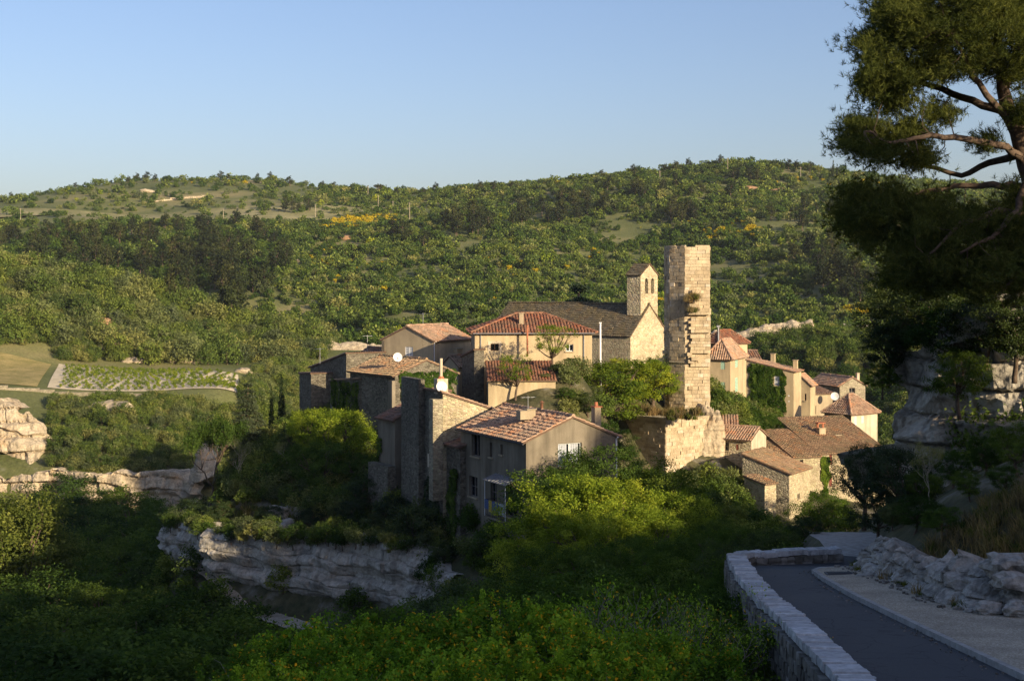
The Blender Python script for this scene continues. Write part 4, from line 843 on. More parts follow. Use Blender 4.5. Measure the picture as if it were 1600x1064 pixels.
h20 = House('rock_foot_house', 'small stone house with tiled roof built against the rock below the tower', 1112, 140, -8, pxR=1153, Lb=4, z0=-23, ze=Z(672, 139), wall='rubble', wallA='rubble_gold', roof='shed_fwd', rise=1.0, ov=.2, tile='tile_pink')
h20.T.o.name = 'rock_foot_house'
h21 = House('tile_roof_house', 'house with broad orange-brown tile roof right of the rock pinnacle', 1174, 137, 60, La=4.2, pxL=1108, z0=-23, ze=Z(688, 136), wall='rubble_gold', wallA='stucco_cream', roof='gable_b', rise=.9, ov=.35, tile='tile_pink', wins=[('B', 1117, 1120, 674, 683, 'dark'), ('B', 1132, 1139, 691, 704, 'grey'), ('B', 1150, 1154, 694, 703, 'red')])
# lamp posts and small street things
c = XY(1122.5, 172); mb = MB(); mb.tube([(c.x, c.y, -15), (c.x, c.y, Z(511, 172))], .1, 7); mb.cbox((c.x, c.y, Z(510, 172)), .22, .12, .1); single('street_lamp', 'grey street lamp post right of the tower top roofs', 'lamp', mb, M['grey_metal'])
for px, py, lb in ((1233, 618.5, 'upper white wall lamp on the bare corner of the ivy house'), (1233, 627, 'lower white wall lamp on the bare corner of the ivy house')):
    mb = MB(); p = P(px, py, 174.4); mb.tube([p + Vector((.0, .35, .15)), p + Vector((0, 0, .18))], .03, 5); mb.tube([p + Vector((0, 0, .2)), p + Vector((0, 0, .05)), p - Vector((0, 0, .18))], [.05, .2, .12], 8); single('wall_lamp', lb, 'lamp', mb, M['white_metal'])
for px, py, d, hgt, lb in ((500, 562, 143, 1.2, 'television aerial on the left end house'), (574, 546, 146, 1.5, 'aerial on the grey-brown roof left of the beige gable'), (661, 513, 147, 1.6, 'aerial on the ridge of the beige gable house')):
    antenna(lb, tuple(P(px, py, d) - Vector((0, 0, .4))), hgt + .4, 5, random.uniform(0, 1))
# ------------------------------------------------------------------ road, pavement, parapet
def poly_at(pl, t):
    L = [0.0]
    for i in range(1, len(pl)): L.append(L[-1] + math.dist(pl[i], pl[i - 1]))
    s = t * L[-1]; return (float(np.interp(s, L, [p[0] for p in pl])), float(np.interp(s, L, [p[1] for p in pl])))
def plen(pl): return sum(math.dist(pl[i], pl[i - 1]) for i in range(1, len(pl)))
def strip(pl0, pl1, n, m, zf0, zf1, crown=0.0):
    mb = MB()
    for i in range(n + 1):
        a, b = poly_at(pl0, i / n), poly_at(pl1, i / n)
        for k in range(m + 1):
            t = k / m; x, y = a[0] + (b[0] - a[0]) * t, a[1] + (b[1] - a[1]) * t
            mb.v.append((x, y, zf0(y) * (1 - t) + zf1(y) * t + crown * math.sin(math.pi * t)))
    for i in range(n):
        for k in range(m): a = i * (m + 1) + k; mb.f.append((a, a + 1, a + m + 2, a + m + 1)); mb.fm.append(0)
    return mb
t = NT('asphalt'); c = t.ramp(t.noise(60, 3, .7), (.3, (.046, .046, .049)), (.7, (.092, .092, .096)))
c = t.mix(t.ramp(t.noise(.35, 4), (.5, 0), (.7, .6)), c, (.095, .092, .088))
c = t.mix(t.ramp(t.noise(1.4, 5, .7), (.58, 0), (.64, .55)), c, (.035, .034, .034)); c = t.mix(t.ramp(t.voro(.9, 'DISTANCE_TO_EDGE', t.mix(.35, t.pos, t.noise(1.5, 3, out=1), 'ADD')), (.0, .8), (.012, .0)), c, (.022, .022, .022)); t.color(c); t.b.inputs['Roughness'].default_value = .75; t.bump(t.noise(70, 3), .4, .01); M['asphalt'] = t.m
t = NT('gravel_pavement'); c = t.ramp(t.voro(38, 'F1', out='Color'), (.1, (.27, .225, .16)), (.5, (.41, .345, .25)), (.9, (.56, .49, .39)))
c = t.mix(1.0, c, t.ramp(t.noise(.9, 5, .6), (.3, .68), (.7, 1.12)), 'MULTIPLY'); t.color(c); t.bump(t.voro(38, 'F1'), .5, .012); M['gravel'] = t.m
M['concrete'] = m_plain('pale_concrete', (.38, .36, .33), .9, .3, 5)
split = 9
o = strip(RIN[:11], KERB[:12], 90, 8, roadz, roadz, .02).build('road', M['asphalt'], smooth=True); tag(o, 'dark asphalt road running down beside the parapet', kind='structure')
o = strip(RIN[10:], KERB[11:], 40, 6, lambda y: roadz(y) + .004, lambda y: roadz(y) + .004, .0).build('road', M['concrete'], smooth=True); tag(o, 'pale lower stretch of the road beyond the parapet end', kind='structure')
tag(strip(RIN[10:], [(x - 1.7, y - .2) for x, y in RIN[10:]], 30, 3, lambda y: roadz(y) - .002, lambda y: roadz(y) - 1.9).build('verge', M['soil'], smooth=True), 'earth verge falling away beside the lower road', kind='structure')
kp = KERB[:10]
o = strip(kp, [(17, 5), (16.5, 20), *BASE[1:]], 80, 8, lambda y: roadz(y) + .10, lambda y: roadz(y) + .14).build('pavement', M['gravel'], smooth=True); tag(o, 'beige gravel pavement between kerb and rock', kind='structure')
# kerb: edging stones, each its own piece
K = bpy.data.objects.new('kerb', None); COL.objects.link(K); tag(K, 'grey edging kerb along the pavement', kind='structure')
n = int(plen(kp) / .95)
for i in range(n):
    a, b = poly_at(kp, i / n), poly_at(kp, (i + 1) / n)
    if a[1] < 16: continue
    a, b = Vector((*a, roadz(a[1]))), Vector((*b, roadz(b[1]))); d = (b - a).normalized(); nv = Vector((d.y, -d.x, 0)); mb = MB()
    mb.box(a - nv * .02 + d * .006 - Vector((0, 0, .1)), nv * .13, b - a - d * .012, Vector((0, 0, .215)))
    o = mb.build('kerb_stone', M['concrete'], None, origin=tuple(a)); o.parent = K
for i, (x, y, s_) in enumerate(((8.75, 37.6, .32),)):
    mb = MB(); z = roadz(y) + .135
    for k in range(6): mb.box((x - s_, y - .12 + k * .045, z), (s_ * 2, 0, 0), (0, .022, 0), (0, 0, .02))
    mb.cbox((x, y, z - .01), s_ + .05, .19, .012); single('drain_grate', 'small iron drain grate in the gravel pavement', 'grate', mb, M['dark_metal'])

t = NT('limestone_blocks'); r_ = t.rnd()
c = t.ramp(r_, (0, (.13, .115, .095)), (.5, (.21, .19, .16)), (1, (.31, .285, .25))); c = t.mix(1.0, c, t.ramp(t.noise(5, 5, .65), (.3, .55), (.68, 1.15)), 'MULTIPLY')
c = t.mix(t.ramp(t.noise(1.6, 4, .6), (.55, 0), (.72, .55)), c, (.11, .10, .08)); t.color(c); t.bump(t.noise(16, 5, .65), .8, .03); M['block'] = t.m
t = NT('coping_limestone'); r_ = t.rnd()
c = t.ramp(r_, (0, (.42, .415, .41)), (.5, (.54, .535, .53)), (1, (.64, .635, .63))); c = t.mix(1.0, c, t.ramp(t.noise(6, 5, .65), (.3, .6), (.68, 1.12)), 'MULTIPLY'); t.color(c); t.bump(t.noise(18, 5, .65), .8, .03); M['coping'] = t.m
def rough_block(seed, amp=.13, n=2, rnd_=.09):
    """unit block, edges knocked about: about 50 triangles"""
    bm = bmesh.new(); bmesh.ops.create_cube(bm, size=1.0); bmesh.ops.subdivide_edges(bm, edges=bm.edges[:], cuts=1, use_grid_fill=True)
    for v in bm.verts:
        q = v.co * 2.1 + Vector((seed * 5.3, seed, seed * 2.2)); v.co *= 1.0 - rnd_ * (abs(v.co.x * v.co.y * v.co.z) * 8); v.co += Vector((fbm(q), fbm(q + Vector((3, 0, 0))), fbm(q + Vector((0, 7, 0))))) * amp
    me = bpy.data.meshes.new('stone'); bm.to_mesh(me); bm.free(); return me
RB = [rough_block(k) for k in range(8)]; CPM = []; STN = []
for k_, me in enumerate(RB): m2 = rough_block(k_ + 20, .045, 2, .015); m2.materials.append(M['coping']); CPM.append(m2); m3 = me.copy(); m3.materials.append(M['block']); STN.append(m3)
def piece(name, me, parent, ploc, c, ex, ey, ez, sx, sy, sz):
    from mathutils import Matrix
    o = bpy.data.objects.new(name, me); COL.objects.link(o); o.parent = parent
    m = Matrix((ex * sx, ey * sy, ez * sz)).transposed().to_4x4(); m.translation = Vector(c) - Vector(ploc); o.matrix_local = m; return o
def parapet(name, label, line, ztop, h_out, h_in, th, n_out, inner_stones=False, left=True, ymin=17):
    """line: inner top edge; the wall stands to the left of it"""
    T = Thing(name, label, 'wall', (*line[0], ztop(line[0][1]) - h_out)); L = plen(line); mb = MB(); n = int(L / .8); pts = []
    for i in range(n + 1):
        a = Vector(poly_at(line, i / n)); b = Vector(poly_at(line, min(1, i / n + .01))); c_ = Vector(poly_at(line, max(0, i / n - .01))); d = (b - c_).normalized(); nv = Vector((-d.y, d.x)); pts.append((a, nv, d))
    for (a, nv, d), (a2, nv2, d2) in zip(pts, pts[1:]):
        z1, z2 = ztop(a.y) - .11, ztop(a2.y) - .11; i0, i1 = a + nv * .05, a2 + nv2 * .05; o0, o1 = a + nv * (th - .05), a2 + nv2 * (th - .05)
        mb.quad(V3(i0, z1), V3(i1, z2), V3(o1, z2), V3(o0, z1)); mb.quad(V3(i0, z1 - h_in - .3), V3(i1, z2 - h_in - .3), V3(i1, z2), V3(i0, z1)); mb.quad(V3(o0, z1 - h_out), V3(o0, z1), V3(o1, z2), V3(o1, z2 - h_out))
    for (a, nv, d) in (pts[0], pts[-1]): z1 = ztop(a.y) - .11; mb.quad(V3(a + nv * .05, z1 - h_in - .3), V3(a + nv * .05, z1), V3(a + nv * (th - .05), z1), V3(a + nv * (th - .05), z1 - h_in - .3))
    T.part('wall_core', mb, M['rubble_grey'])
    q = 0.0; up = Vector((0, 0, 1))
    def frame(q):
        t_ = min(max(q / L, 0), 1); a = Vector(poly_at(line, t_)); b = Vector(poly_at(line, min(1, t_ + .015))); c_ = Vector(poly_at(line, max(0, t_ - .015))); d = (b - c_).normalized()
        sl = (ztop(b.y) - ztop(c_.y)) / max((b - c_).length, 1e-6); d3 = Vector((d.x, d.y, sl)).normalized(); n3 = Vector((-d.y, d.x, 0)); return a, d3, n3, d3.cross(n3)
    while q < L:
        w = random.choice((random.uniform(.08, .2), random.uniform(.15, .5))); a, d3, n3, u3 = frame(q + w / 2)
        if a.y > ymin:
            k = random.randrange(8); c_ = V3(a, ztop(a.y) - .06 + random.gauss(0, .012)) + n3 * (th / 2 + random.gauss(0, .015))
            piece('coping_stone', CPM[k], T.o, T.loc, c_, d3, n3, u3, w * 1.02, th * random.uniform(1.02, 1.10), .150 + random.uniform(0, .02))
        q += w
    cnt = 0; rows = []; zoff = .18
    while zoff < h_out and cnt < n_out:
        hh = random.uniform(.14, .26); q = random.uniform(0, .2)
        while q < L:
            w = random.uniform(.18, .5); a, d3, n3, u3 = frame(q + w / 2)
            if a.y > ymin and cnt < n_out: piece('facing_stone', STN[random.randrange(8)], T.o, T.loc, V3(a, ztop(a.y) - zoff - hh / 2) + n3 * (th - .02), d3, n3, u3, w * .97, .2 + random.uniform(0, .06), hh * .97); cnt += 1
            q += w
        zoff += hh
    if inner_stones:
        zoff = .16
        while zoff < h_in:
            hh = random.uniform(.12, .2); q = 0
            while q < L:
                w = random.uniform(.18, .45); a, d3, n3, u3 = frame(q + w / 2); piece('facing_stone', STN[random.randrange(8)], T.o, T.loc, V3(a, ztop(a.y) - zoff - hh / 2) + n3 * .04, d3, n3, u3, w * .97, .18, hh * .97); q += w
            zoff += hh
    return T
WL = [(4.0, 4), (4.45, 12), (5.25, 20.3), (5.46, 24.3), (5.67, 28.7), (5.82, 31.5), (6.05, 34.9), (6.45, 38.5), (6.98, 42.2), (7.25, 43.4)]
def wtop(y): return float(np.interp(y, [0, 20, 28.6, 28.9, 36, 40, 43.5], [-3.75, -5.72, -6.56, -6.66, -7.32, -7.82, -8.42]))
parapet('parapet_wall', 'long rubble parapet with pale coping along the drop side of the road', WL, wtop, 2.4, .5, .5, 290)
parapet('end_wall', 'low rubble wall closing the road bend behind the parapet', [(10.35, 44.5), (9.0, 44.2), (7.5, 43.8), (7.15, 43.6)][::-1], lambda y: -8.46, 1.4, .45, .42, 24, True)
# limestone outcrop that retains the slope on the right
ob = [(16.5, 28.2), (14, 28.9), (12.5, 29.2), (10.85, 29.8), (10.1, 30.2), (9.75, 30.6), (9.6, 32.7), (9.72, 35.6), (9.5, 37.3), (9.6, 39.6), (10.4, 40.6), (12.5, 41.6)]
ot = [(16.8, 29, -5.4), (14.2, 29.9, -5.5), (12.8, 30.2, -5.75), (11.2, 30.9, -6.05), (10.6, 31.2, -6.3), (10.2, 31.6, -6.15), (10.0, 33, -6.55), (10.1, 35.8, -6.95), (9.95, 37.4, -6.85), (10.1, 39.3, -7.25), (10.8, 40, -7.6), (12.7, 41, -7.4)]
mb = rock_sheet('c', [(x, y, roadz(y) + .02) for x, y in ob], ot, 420, 64, None, lobes((0, 0.12), (.2, .15), (.45, .02), (.7, .12), (1, -.1)), .30, 1.5, out=(-1, -.4, 0), seed=41, strata=.10, cap=1.4, lt=.30)
o = mb.build('rock_outcrop', M['rock_pale'], smooth=False); tag(o, 'craggy pale limestone bank lining the pavement', 'rock')
for i, (px, py, d, r, lb) in enumerate(((1575, 882, 30.6, .42, 'flat pale boulder on top of the limestone bank at the right edge'), (1585, 908, 30.1, .36, 'squat boulder lying under the flat one at the right edge'), (1545, 950, 29.8, .22, 'small fallen stone at the foot of the bank'), (1592, 952, 29.4, .26, 'lowest stone of the heap at the right edge'), (1520, 955, 30.1, .14, 'small loose stone on the pavement by the bank'), (1360, 903, 37, .24, 'squared pale stone at the foot of the bank near the bend'))):
    single('boulder', lb, 'rock', boulder(P(px, py, d), (r * 1.3, r, r * .62), i * 2.3 + 1, 3, .4), M['rock_pale'], False)
# ------------------------------------------------------------------ plants: generators
def unit(v): return v / np.maximum(np.linalg.norm(v, axis=-1, keepdims=True), 1e-9)
def leaf_quads(cen, rad, per, size, R, aspect=.55, up=.25, spread=.55, clumpvar=None, flat=(1, 1, 1), sprig=0.0, center=None):
    """leaves scattered round clump centres; returns verts (n*4), var per face"""
    n = len(cen); N = n * per; ci = np.repeat(np.arange(n), per)
    off = R.normal(size=(N, 3)) * spread * np.repeat(rad, per)[:, None] * np.array(flat)
    pos = cen[ci] + off; mid = center if center is not None else cen.mean(0)
    nrm = unit(R.normal(size=(N, 3)) * .75 + unit(cen[ci] - mid) * .55 + np.array([0, 0, up]))
    t = R.normal(size=(N, 3)) + (unit(cen[ci] - mid) + np.array([0, 0, .6])) * sprig; t = unit(t - (t * nrm).sum(1, keepdims=True) * nrm); s = np.cross(nrm, t)
    l = size * R.uniform(.65, 1.35, N)[:, None]; w = l * aspect
    v = np.stack([pos - t * l * .5, pos + s * w * .5 + nrm * l * .06, pos + t * l * .5, pos - s * w * .5 + nrm * l * .06], 1).reshape(-1, 3)
    cv = R.uniform(0, 1, n) if clumpvar is None else clumpvar
    var = np.clip(cv[ci] * .62 + R.uniform(0, .38, N), 0, 1)
    return v, var
def crown_clumps(R, lobes_, n, shell=.72):
    """clump centres over a union of ellipsoid lobes (x,y,z,rx,ry,rz): mostly on the outside, irregular"""
    lb = np.array(lobes_, float); area = (lb[:, 3] * lb[:, 5]) ** 1.0; pick = R.choice(len(lb), n * 3, p=area / area.sum()); d = unit(R.normal(size=(n * 3, 3)))
    rr = shell + (1 - shell) * R.uniform(0, 1, n * 3) ** .6; deep = R.uniform(0, 1, n * 3) < .18; rr = np.where(deep, R.uniform(.2, .7, n * 3), rr)
    p = lb[pick, :3] + d * lb[pick, 3:6] * rr[:, None]
    q = ((p[:, None, :] - lb[None, :, :3]) / lb[None, :, 3:6]); ins = (q ** 2).sum(-1); ins[np.arange(len(p)), pick] = 9
    keep = (ins.min(1) > .55) | deep; p = p[keep][:n]; return p
def rand_lobes(R, k, rx, rz, zc, jit=.6, small=.45):
    out = [(0, 0, zc, rx * .75, rx * .75, rz * .8)]
    for i in range(k):
        a = 2 * math.pi * (i + R.uniform(-.3, .3)) / k * 2.0; e = R.uniform(-.65, 1.0); r = rx * R.uniform(.35, .75) * jit / .6; c = math.cos(e * 1.2)
        s = rx * R.uniform(small * .7, small * 1.25); out.append((math.cos(a) * r * c, math.sin(a) * r * c, zc + rz * .62 * math.sin(e * 1.3), s, s, s * R.uniform(.65, .95)))
    return out
def leaf_mesh(name, v, var, mat):
    nf = len(v) // 4; return mesh_np(name, v, 4, np.arange(nf * 4), mat, False, var)
def limb(mb, p0, p1, r0, r1, R, bend=.12, n=5, sides=6):
    p0, p1 = Vector(p0), Vector(p1); L = (p1 - p0).length; pts = []; o = Vector(R.normal(size=3)) * bend * L; o2 = Vector(R.normal(size=3)) * bend * .4 * L
    for i in range(n + 1): t = i / n; pts.append(p0.lerp(p1, t) + o * math.sin(math.pi * t) + o2 * math.sin(2 * math.pi * t))
    mb.tube(pts, [r0 + (r1 - r0) * i / n for i in range(n + 1)], sides); return pts
PROTO = {}; PH = {}
def proto_tree(key, seed, lob, n, per, leaf, mat, bark, trunk_r=.2, clump=.5, limbs=6, up=.25, aspect=.55, spread=.55, flat=(1, 1, 1), sprig=0.0, z_fork=.3, sides=6, limb_r=.4, shell=.72):
    R = np.random.default_rng(seed); cen = crown_clumps(R, lob, n, shell); rad = np.full(len(cen), clump) * R.uniform(.7, 1.3, len(cen))
    v, var = leaf_quads(cen, rad, per, leaf, R, aspect, up, spread, flat=flat, sprig=sprig); top = max(l[2] for l in lob)
    PH[key] = float(np.percentile(v[:, 2], 99.3)); cm = leaf_mesh(key + '_crown', v, var, M[mat]); mb = MB(); fork = (R.normal() * .15, R.normal() * .15, top * z_fork)
    limb(mb, (0, 0, -.6), fork, trunk_r * 1.25, trunk_r * .85, R, .05, 5, sides + 2)
    order = sorted(lob, key=lambda l: -l[3])[:limbs]
    for l in order:
        pts = limb(mb, fork, (l[0], l[1], l[2]), trunk_r * limb_r * 1.5, trunk_r * .18, R, .08, 5, sides)
        for k in range(3):
            d = unit(R.normal(size=3)) * np.array(l[3:6]) * .8; limb(mb, pts[3], (l[0] + d[0], l[1] + d[1], l[2] + d[2]), trunk_r * .22, trunk_r * .05, R, .08, 3, 4)
    tm = mb.mesh(key + '_trunk', smooth=True); tm.materials.append(M[bark]); PROTO[key] = (tm, cm); return PROTO[key]
def place(key, name, label, x, y, s=1.0, rz=None, z=None, group=None, cat='tree', sz=None, merged=False, tilt=0.0, sink=0.0, leafmat=None):
    z = gz(x, y) - sink if z is None else z; e = bpy.data.objects.new(name, None); COL.objects.link(e); e.location = (x, y, z); e.empty_display_size = .3
    e.scale = (s, s, sz if sz else s); e.rotation_euler = (tilt * random.uniform(-1, 1), tilt * random.uniform(-1, 1), rz if rz is not None else random.uniform(0, 6.28)); tag(e, label, cat, group)
    tm, cm = PROTO[key]
    for nm, me in (('trunk', tm), ('crown', cm)):
        if me is None: continue
        o = bpy.data.objects.new(nm, me); COL.objects.link(o); o.parent = e
        if leafmat and nm == 'crown': o.material_slots[0].link = 'OBJECT'; o.material_slots[0].material = M[leafmat]
    return e
def joined(key, new):
    """one mesh of trunk and crown for plants too small to show parts"""
    tm, cm = PROTO[key]; bm = bmesh.new(); bm.from_mesh(cm); n0 = len(bm.faces); bm.from_mesh(tm); bm.faces.ensure_lookup_table()
    for f in bm.faces[n0:]: f.material_index = 1
    me = bpy.data.meshes.new(new); bm.to_mesh(me); bm.free(); me.materials.append(cm.materials[0]); me.materials.append(tm.materials[0]); PROTO[new] = me; return me
def place_small(key, name, label, x, y, s, group=None, cat='tree', sz=None, z=None):
    o = bpy.data.objects.new(name, PROTO[key]); COL.objects.link(o); o.location = (x, y, gz(x, y) if z is None else z); o.scale = (s, s, sz or s); o.rotation_euler = (0, 0, random.uniform(0, 6.28)); return tag(o, label, cat, group)
def scatter(name, label, meshes, pts, scl, rot=None, idx=None, kind='stuff', tiltn=None):
    """one object of many instanced plants: points carry scale, turn and choice of plant"""
    col = bpy.data.collections.new(name + '_plants')
    for i, me in enumerate(meshes): o = bpy.data.objects.new(f'{name}_{i}', me); col.objects.link(o)
    n = len(pts); me = bpy.data.meshes.new(name); me.vertices.add(n); me.vertices.foreach_set('co', np.ascontiguousarray(pts, dtype=np.float32).ravel())
    for nm, val, ty in (('scl', scl, 'FLOAT'), ('turn', rng.uniform(0, 6.283, n) if rot is None else rot, 'FLOAT'), ('pick', rng.integers(0, len(meshes), n) if idx is None else idx, 'INT')):
        at = me.attributes.new(nm, ty, 'POINT'); at.data.foreach_set('value', np.ascontiguousarray(val, dtype=np.int32 if ty == 'INT' else np.float32))
    ob = link(name, me); tag(ob, label, kind=kind)
    g = bpy.data.node_groups.new(name, 'GeometryNodeTree'); g.interface.new_socket('Geometry', in_out='INPUT', socket_type='NodeSocketGeometry'); g.interface.new_socket('Geometry', in_out='OUTPUT', socket_type='NodeSocketGeometry')
    gi, go = g.nodes.new('NodeGroupInput'), g.nodes.new('NodeGroupOutput'); ip = g.nodes.new('GeometryNodeInstanceOnPoints'); ci = g.nodes.new('GeometryNodeCollectionInfo')
    ci.inputs['Collection'].default_value = col; ci.inputs['Separate Children'].default_value = True; ci.inputs['Reset Children'].default_value = True
    def named(nm, ty): a = g.nodes.new('GeometryNodeInputNamedAttribute'); a.data_type = ty; a.inputs['Name'].default_value = nm; return a.outputs['Attribute']
    cx = g.nodes.new('ShaderNodeCombineXYZ'); g.links.new(named('turn', 'FLOAT'), cx.inputs[2])
    g.links.new(gi.outputs[0], ip.inputs['Points']); g.links.new(ci.outputs[0], ip.inputs['Instance']); ip.inputs['Pick Instance'].default_value = True
    g.links.new(named('pick', 'INT'), ip.inputs['Instance Index']); g.links.new(cx.outputs[0], ip.inputs['Rotation']); g.links.new(named('scl', 'FLOAT'), ip.inputs['Scale']); g.links.new(ip.outputs[0], go.inputs[0])
    m = ob.modifiers.new('plants', 'NODES'); m.node_group = g; return ob

# ------------------------------------------------------------------ plant prototypes
for i in range(4):
    R = np.random.default_rng(100 + i); proto_tree(f'broad{i}', 110 + i, rand_lobes(R, 14, 4.6, 4.4, 6.4, .8, .36), 130, 150, .21, 'leaf_gorge', 'bark', .28, .84, 7, spread=.46, flat=(1, 1, .55), up=.9, shell=.88)
for i in range(3):
    R = np.random.default_rng(200 + i); proto_tree(f'holm{i}', 210 + i, rand_lobes(R, 16, 3.2, 2.7, 3.3, .82, .34), 135, 150, .125, 'leaf_lime', 'bark', .22, .52, 7, sprig=.8, aspect=.55, spread=.46, flat=(1, 1, .65), up=.8, shell=.88)
for i in range(3):
    R = np.random.default_rng(300 + i); proto_tree(f'bush{i}', 310 + i, rand_lobes(R, 18, 2.0, 1.5, 1.5, .85, .36), 380, 44, .088, 'leaf_bush', 'bark_grey', .07, .17, 9, sprig=1.4, aspect=.62, spread=.44, flat=(.8, .8, 1.2), up=.7, shell=.86)
for i in range(3):
    R = np.random.default_rng(400 + i); proto_tree(f'dark{i}', 410 + i, rand_lobes(R, 13, 2.1, 1.9, 2.3, .8, .36), 130, 120, .105, 'leaf_dark', 'bark', .12, .40, 7, sprig=.5, spread=.46, flat=(1, 1, .6), up=.8, shell=.86)
for i in range(4):
    R = np.random.default_rng(500 + i); proto_tree(f'maquis{i}', 510 + i, rand_lobes(R, 7, 1.3, 1.0, .9), 110, 16, .17, ('leaf_scrub', 'leaf_olive', 'leaf_gorge', 'leaf_scrub')[i], 'bark', .06, .26, 4); joined(f'maquis{i}', f'maquis_plant{i}')
for i in range(5):
    R = np.random.default_rng(600 + i); proto_tree(f'scrub{i}', 610 + i, rand_lobes(R, 6, 1.25, .95, .75, .7), 52, 6, .36, ('leaf_scrub', 'leaf_scrub', 'leaf_olive', 'leaf_gorge', 'leaf_lime')[i], 'bark', .05, .3, 0, aspect=.7)
R = np.random.default_rng(650); proto_tree('broom', 651, rand_lobes(R, 5, 1.1, .8, .7), 30, 5, .45, 'leaf_broom', 'bark', .04, .3, 0, aspect=.7)
for i in range(3):
    R = np.random.default_rng(700 + i); lb = [(R.normal() * .5, R.normal() * .5, 3.0 + k * .9, 2.2 - k * .26, 2.2 - k * .26, .8) for k in range(6)] + [(R.normal() * 1.2, R.normal() * 1.2, 3 + k, 1.1, 1.1, .8) for k in range(4)]
    proto_tree(f'farpine{i}', 710 + i, lb, 110, 6, .62, 'needle_far', 'bark', .2, .5, 5, aspect=.6); joined(f'farpine{i}', f'far_pine{i}')
R = np.random.default_rng(720); proto_tree('umbrella', 721, [(0, 0, 4.6, 2.6, 2.6, .8), (1.2, .3, 4.3, 1.6, 1.6, .7), (-1.3, -.2, 4.4, 1.7, 1.7, .7)], 70, 7, .6, 'needle_far', 'bark', .25, .45, 3); joined('umbrella', 'umbrella_pine')
R = np.random.default_rng(730); proto_tree('cypress', 731, [(0, 0, 1.2 + k * .9, .95 - abs(k - 2.5) * .09 - k * .035, .95 - abs(k - 2.5) * .09 - k * .035, .9) for k in range(9)], 420, 12, .22, 'leaf_dark', 'bark', .16, .22, 2, up=.8)
def layered(key, seed, H, rmax, mat, tiers, droop=.1, leaf=.22, per=16, base=.18, density=1.0):
    """cedar: flat plates of foliage on level limbs"""
    R = np.random.default_rng(seed); mb = MB(); limb(mb, (0, 0, -.5), (0, 0, H), .32, .05, R, .015, 6, 8); cen = []
    for k in range(tiers):
        f = k / (tiers - 1); z = H * (base + (1 - base) * f) * .985; r = rmax * (1 - f) ** .75 + .35; m = max(4, int(9 * (1 - f * .55)))
        for j in range(m):
            a = 2 * math.pi * (j + R.uniform(-.35, .35)) / m + k; L = r * R.uniform(.65, 1.12); e = np.array([math.cos(a) * L, math.sin(a) * L, z - droop * L + R.normal() * .12])
            limb(mb, (0, 0, z), e, .09 * (1 - f * .6), .02, R, .04, 3, 4)
            for q in np.linspace(.25, 1.0, max(3, int(7 * L / rmax * density) + 2)):
                w = .35 * L * (1.15 - abs(q - .55))
                for _ in range(int(3 * density)): cen.append(np.array([0, 0, z]) * (1 - q) + e * q + np.array([R.normal() * w * .5, R.normal() * w * .5, R.normal() * .08]))
    cen = np.array(cen); v, var = leaf_quads(cen, np.full(len(cen), .36), per, leaf, R, .5, .9, .6, flat=(1, 1, .3))
    PH[key] = float(v[:, 2].max()); tm = mb.mesh(key + '_trunk', smooth=True); tm.materials.append(M['bark']); PROTO[key] = (tm, leaf_mesh(key + '_crown', v, var, M[mat]))
layered('cedar', 740, 9.5, 4.6, 'needle_blue', 9, .06, .30, 14)
layered('fir', 741, 8.5, 2.9, 'needle_blue', 13, .22, .24, 14, .08)
def open_tree(key, seed, H, spread, mat, bark, r0=.16, leaf=.16, per=20, levels=4, clump=.34, fork=.32, lean=(0, 0), tips=1.0, gap=.0):
    """a tree whose limbs show: forked again and again, leaves only towards the tips"""
    R = np.random.default_rng(seed); mb = MB(); cen = []
    def grow(p, d, L, r, lv):
        e = p + d * L; pts = limb(mb, p, e, r, r * .62, R, .07, 4, 6 if lv > 1 else 4)
        if lv <= 1:
            for q in pts[2:]:
                if R.uniform() > gap: cen.append(np.array(q) + R.normal(size=3) * .1)
        if lv == 0: return
        for k in range(int(R.integers(2, 4)) if lv < levels else 3):
            nd = Vector(R.normal(size=3)); nd.z = abs(nd.z) * .5 + .12; nd = (d * .75 + nd.normalized() * spread).normalized(); grow(Vector(pts[-1]), nd, L * R.uniform(.62, .86), r * .6, lv - 1)
    p0 = Vector((0, 0, -.4)); grow(p0, Vector((lean[0], lean[1], 1)).normalized(), H * fork + .4, r0, levels); cen = np.array(cen); rad = np.full(len(cen), clump)
    v, var = leaf_quads(cen, rad, per, leaf, R, .5, .2, .6); PH[key] = float(np.percentile(v[:, 2], 99.5)); tm = mb.mesh(key + '_trunk', smooth=True); tm.materials.append(M[bark]); PROTO[key] = (tm, leaf_mesh(key + '_crown', v, var, M[mat])); return cen
R = np.random.default_rng(190); proto_tree('poplar', 191, rand_lobes(R, 26, 5.0, 9.5, 12.5, .85, .33), 340, 90, .26, 'leaf_gorge', 'bark', .4, .95, 8, spread=.5, flat=(1, 1, .6), up=.7)
for i in range(3): open_tree(f'open{i}', 800 + i, 6.2, .85, 'leaf_lime', 'bark', .15, .15, 30, 5, .40, gap=.0, lean=((.12, 0), (-.1, .05), (0, .1))[i])
for i in range(2): open_tree(f'thin{i}', 810 + i, 5.0, .8, 'leaf_olive', 'bark_pale', .10, .13, 9, 5, .26, gap=.35, fork=.36)
for i in range(2): open_tree(f'bare{i}', 820 + i, 3.6, .8, 'leaf_bush', 'bark_grey', .055, .07, 6, 5, .16, gap=.45, fork=.3)
for i in range(2):
    R = np.random.default_rng(860 + i); proto_tree(f'airy{i}', 870 + i, rand_lobes(R, 13, 2.9, 2.2, 4.3, .95, .30), 85, 64, .14, 'leaf_lime', 'bark', .15, .42, 12, spread=.5, flat=(1, 1, .65), up=.6, shell=.82, z_fork=.34, limb_r=.45)
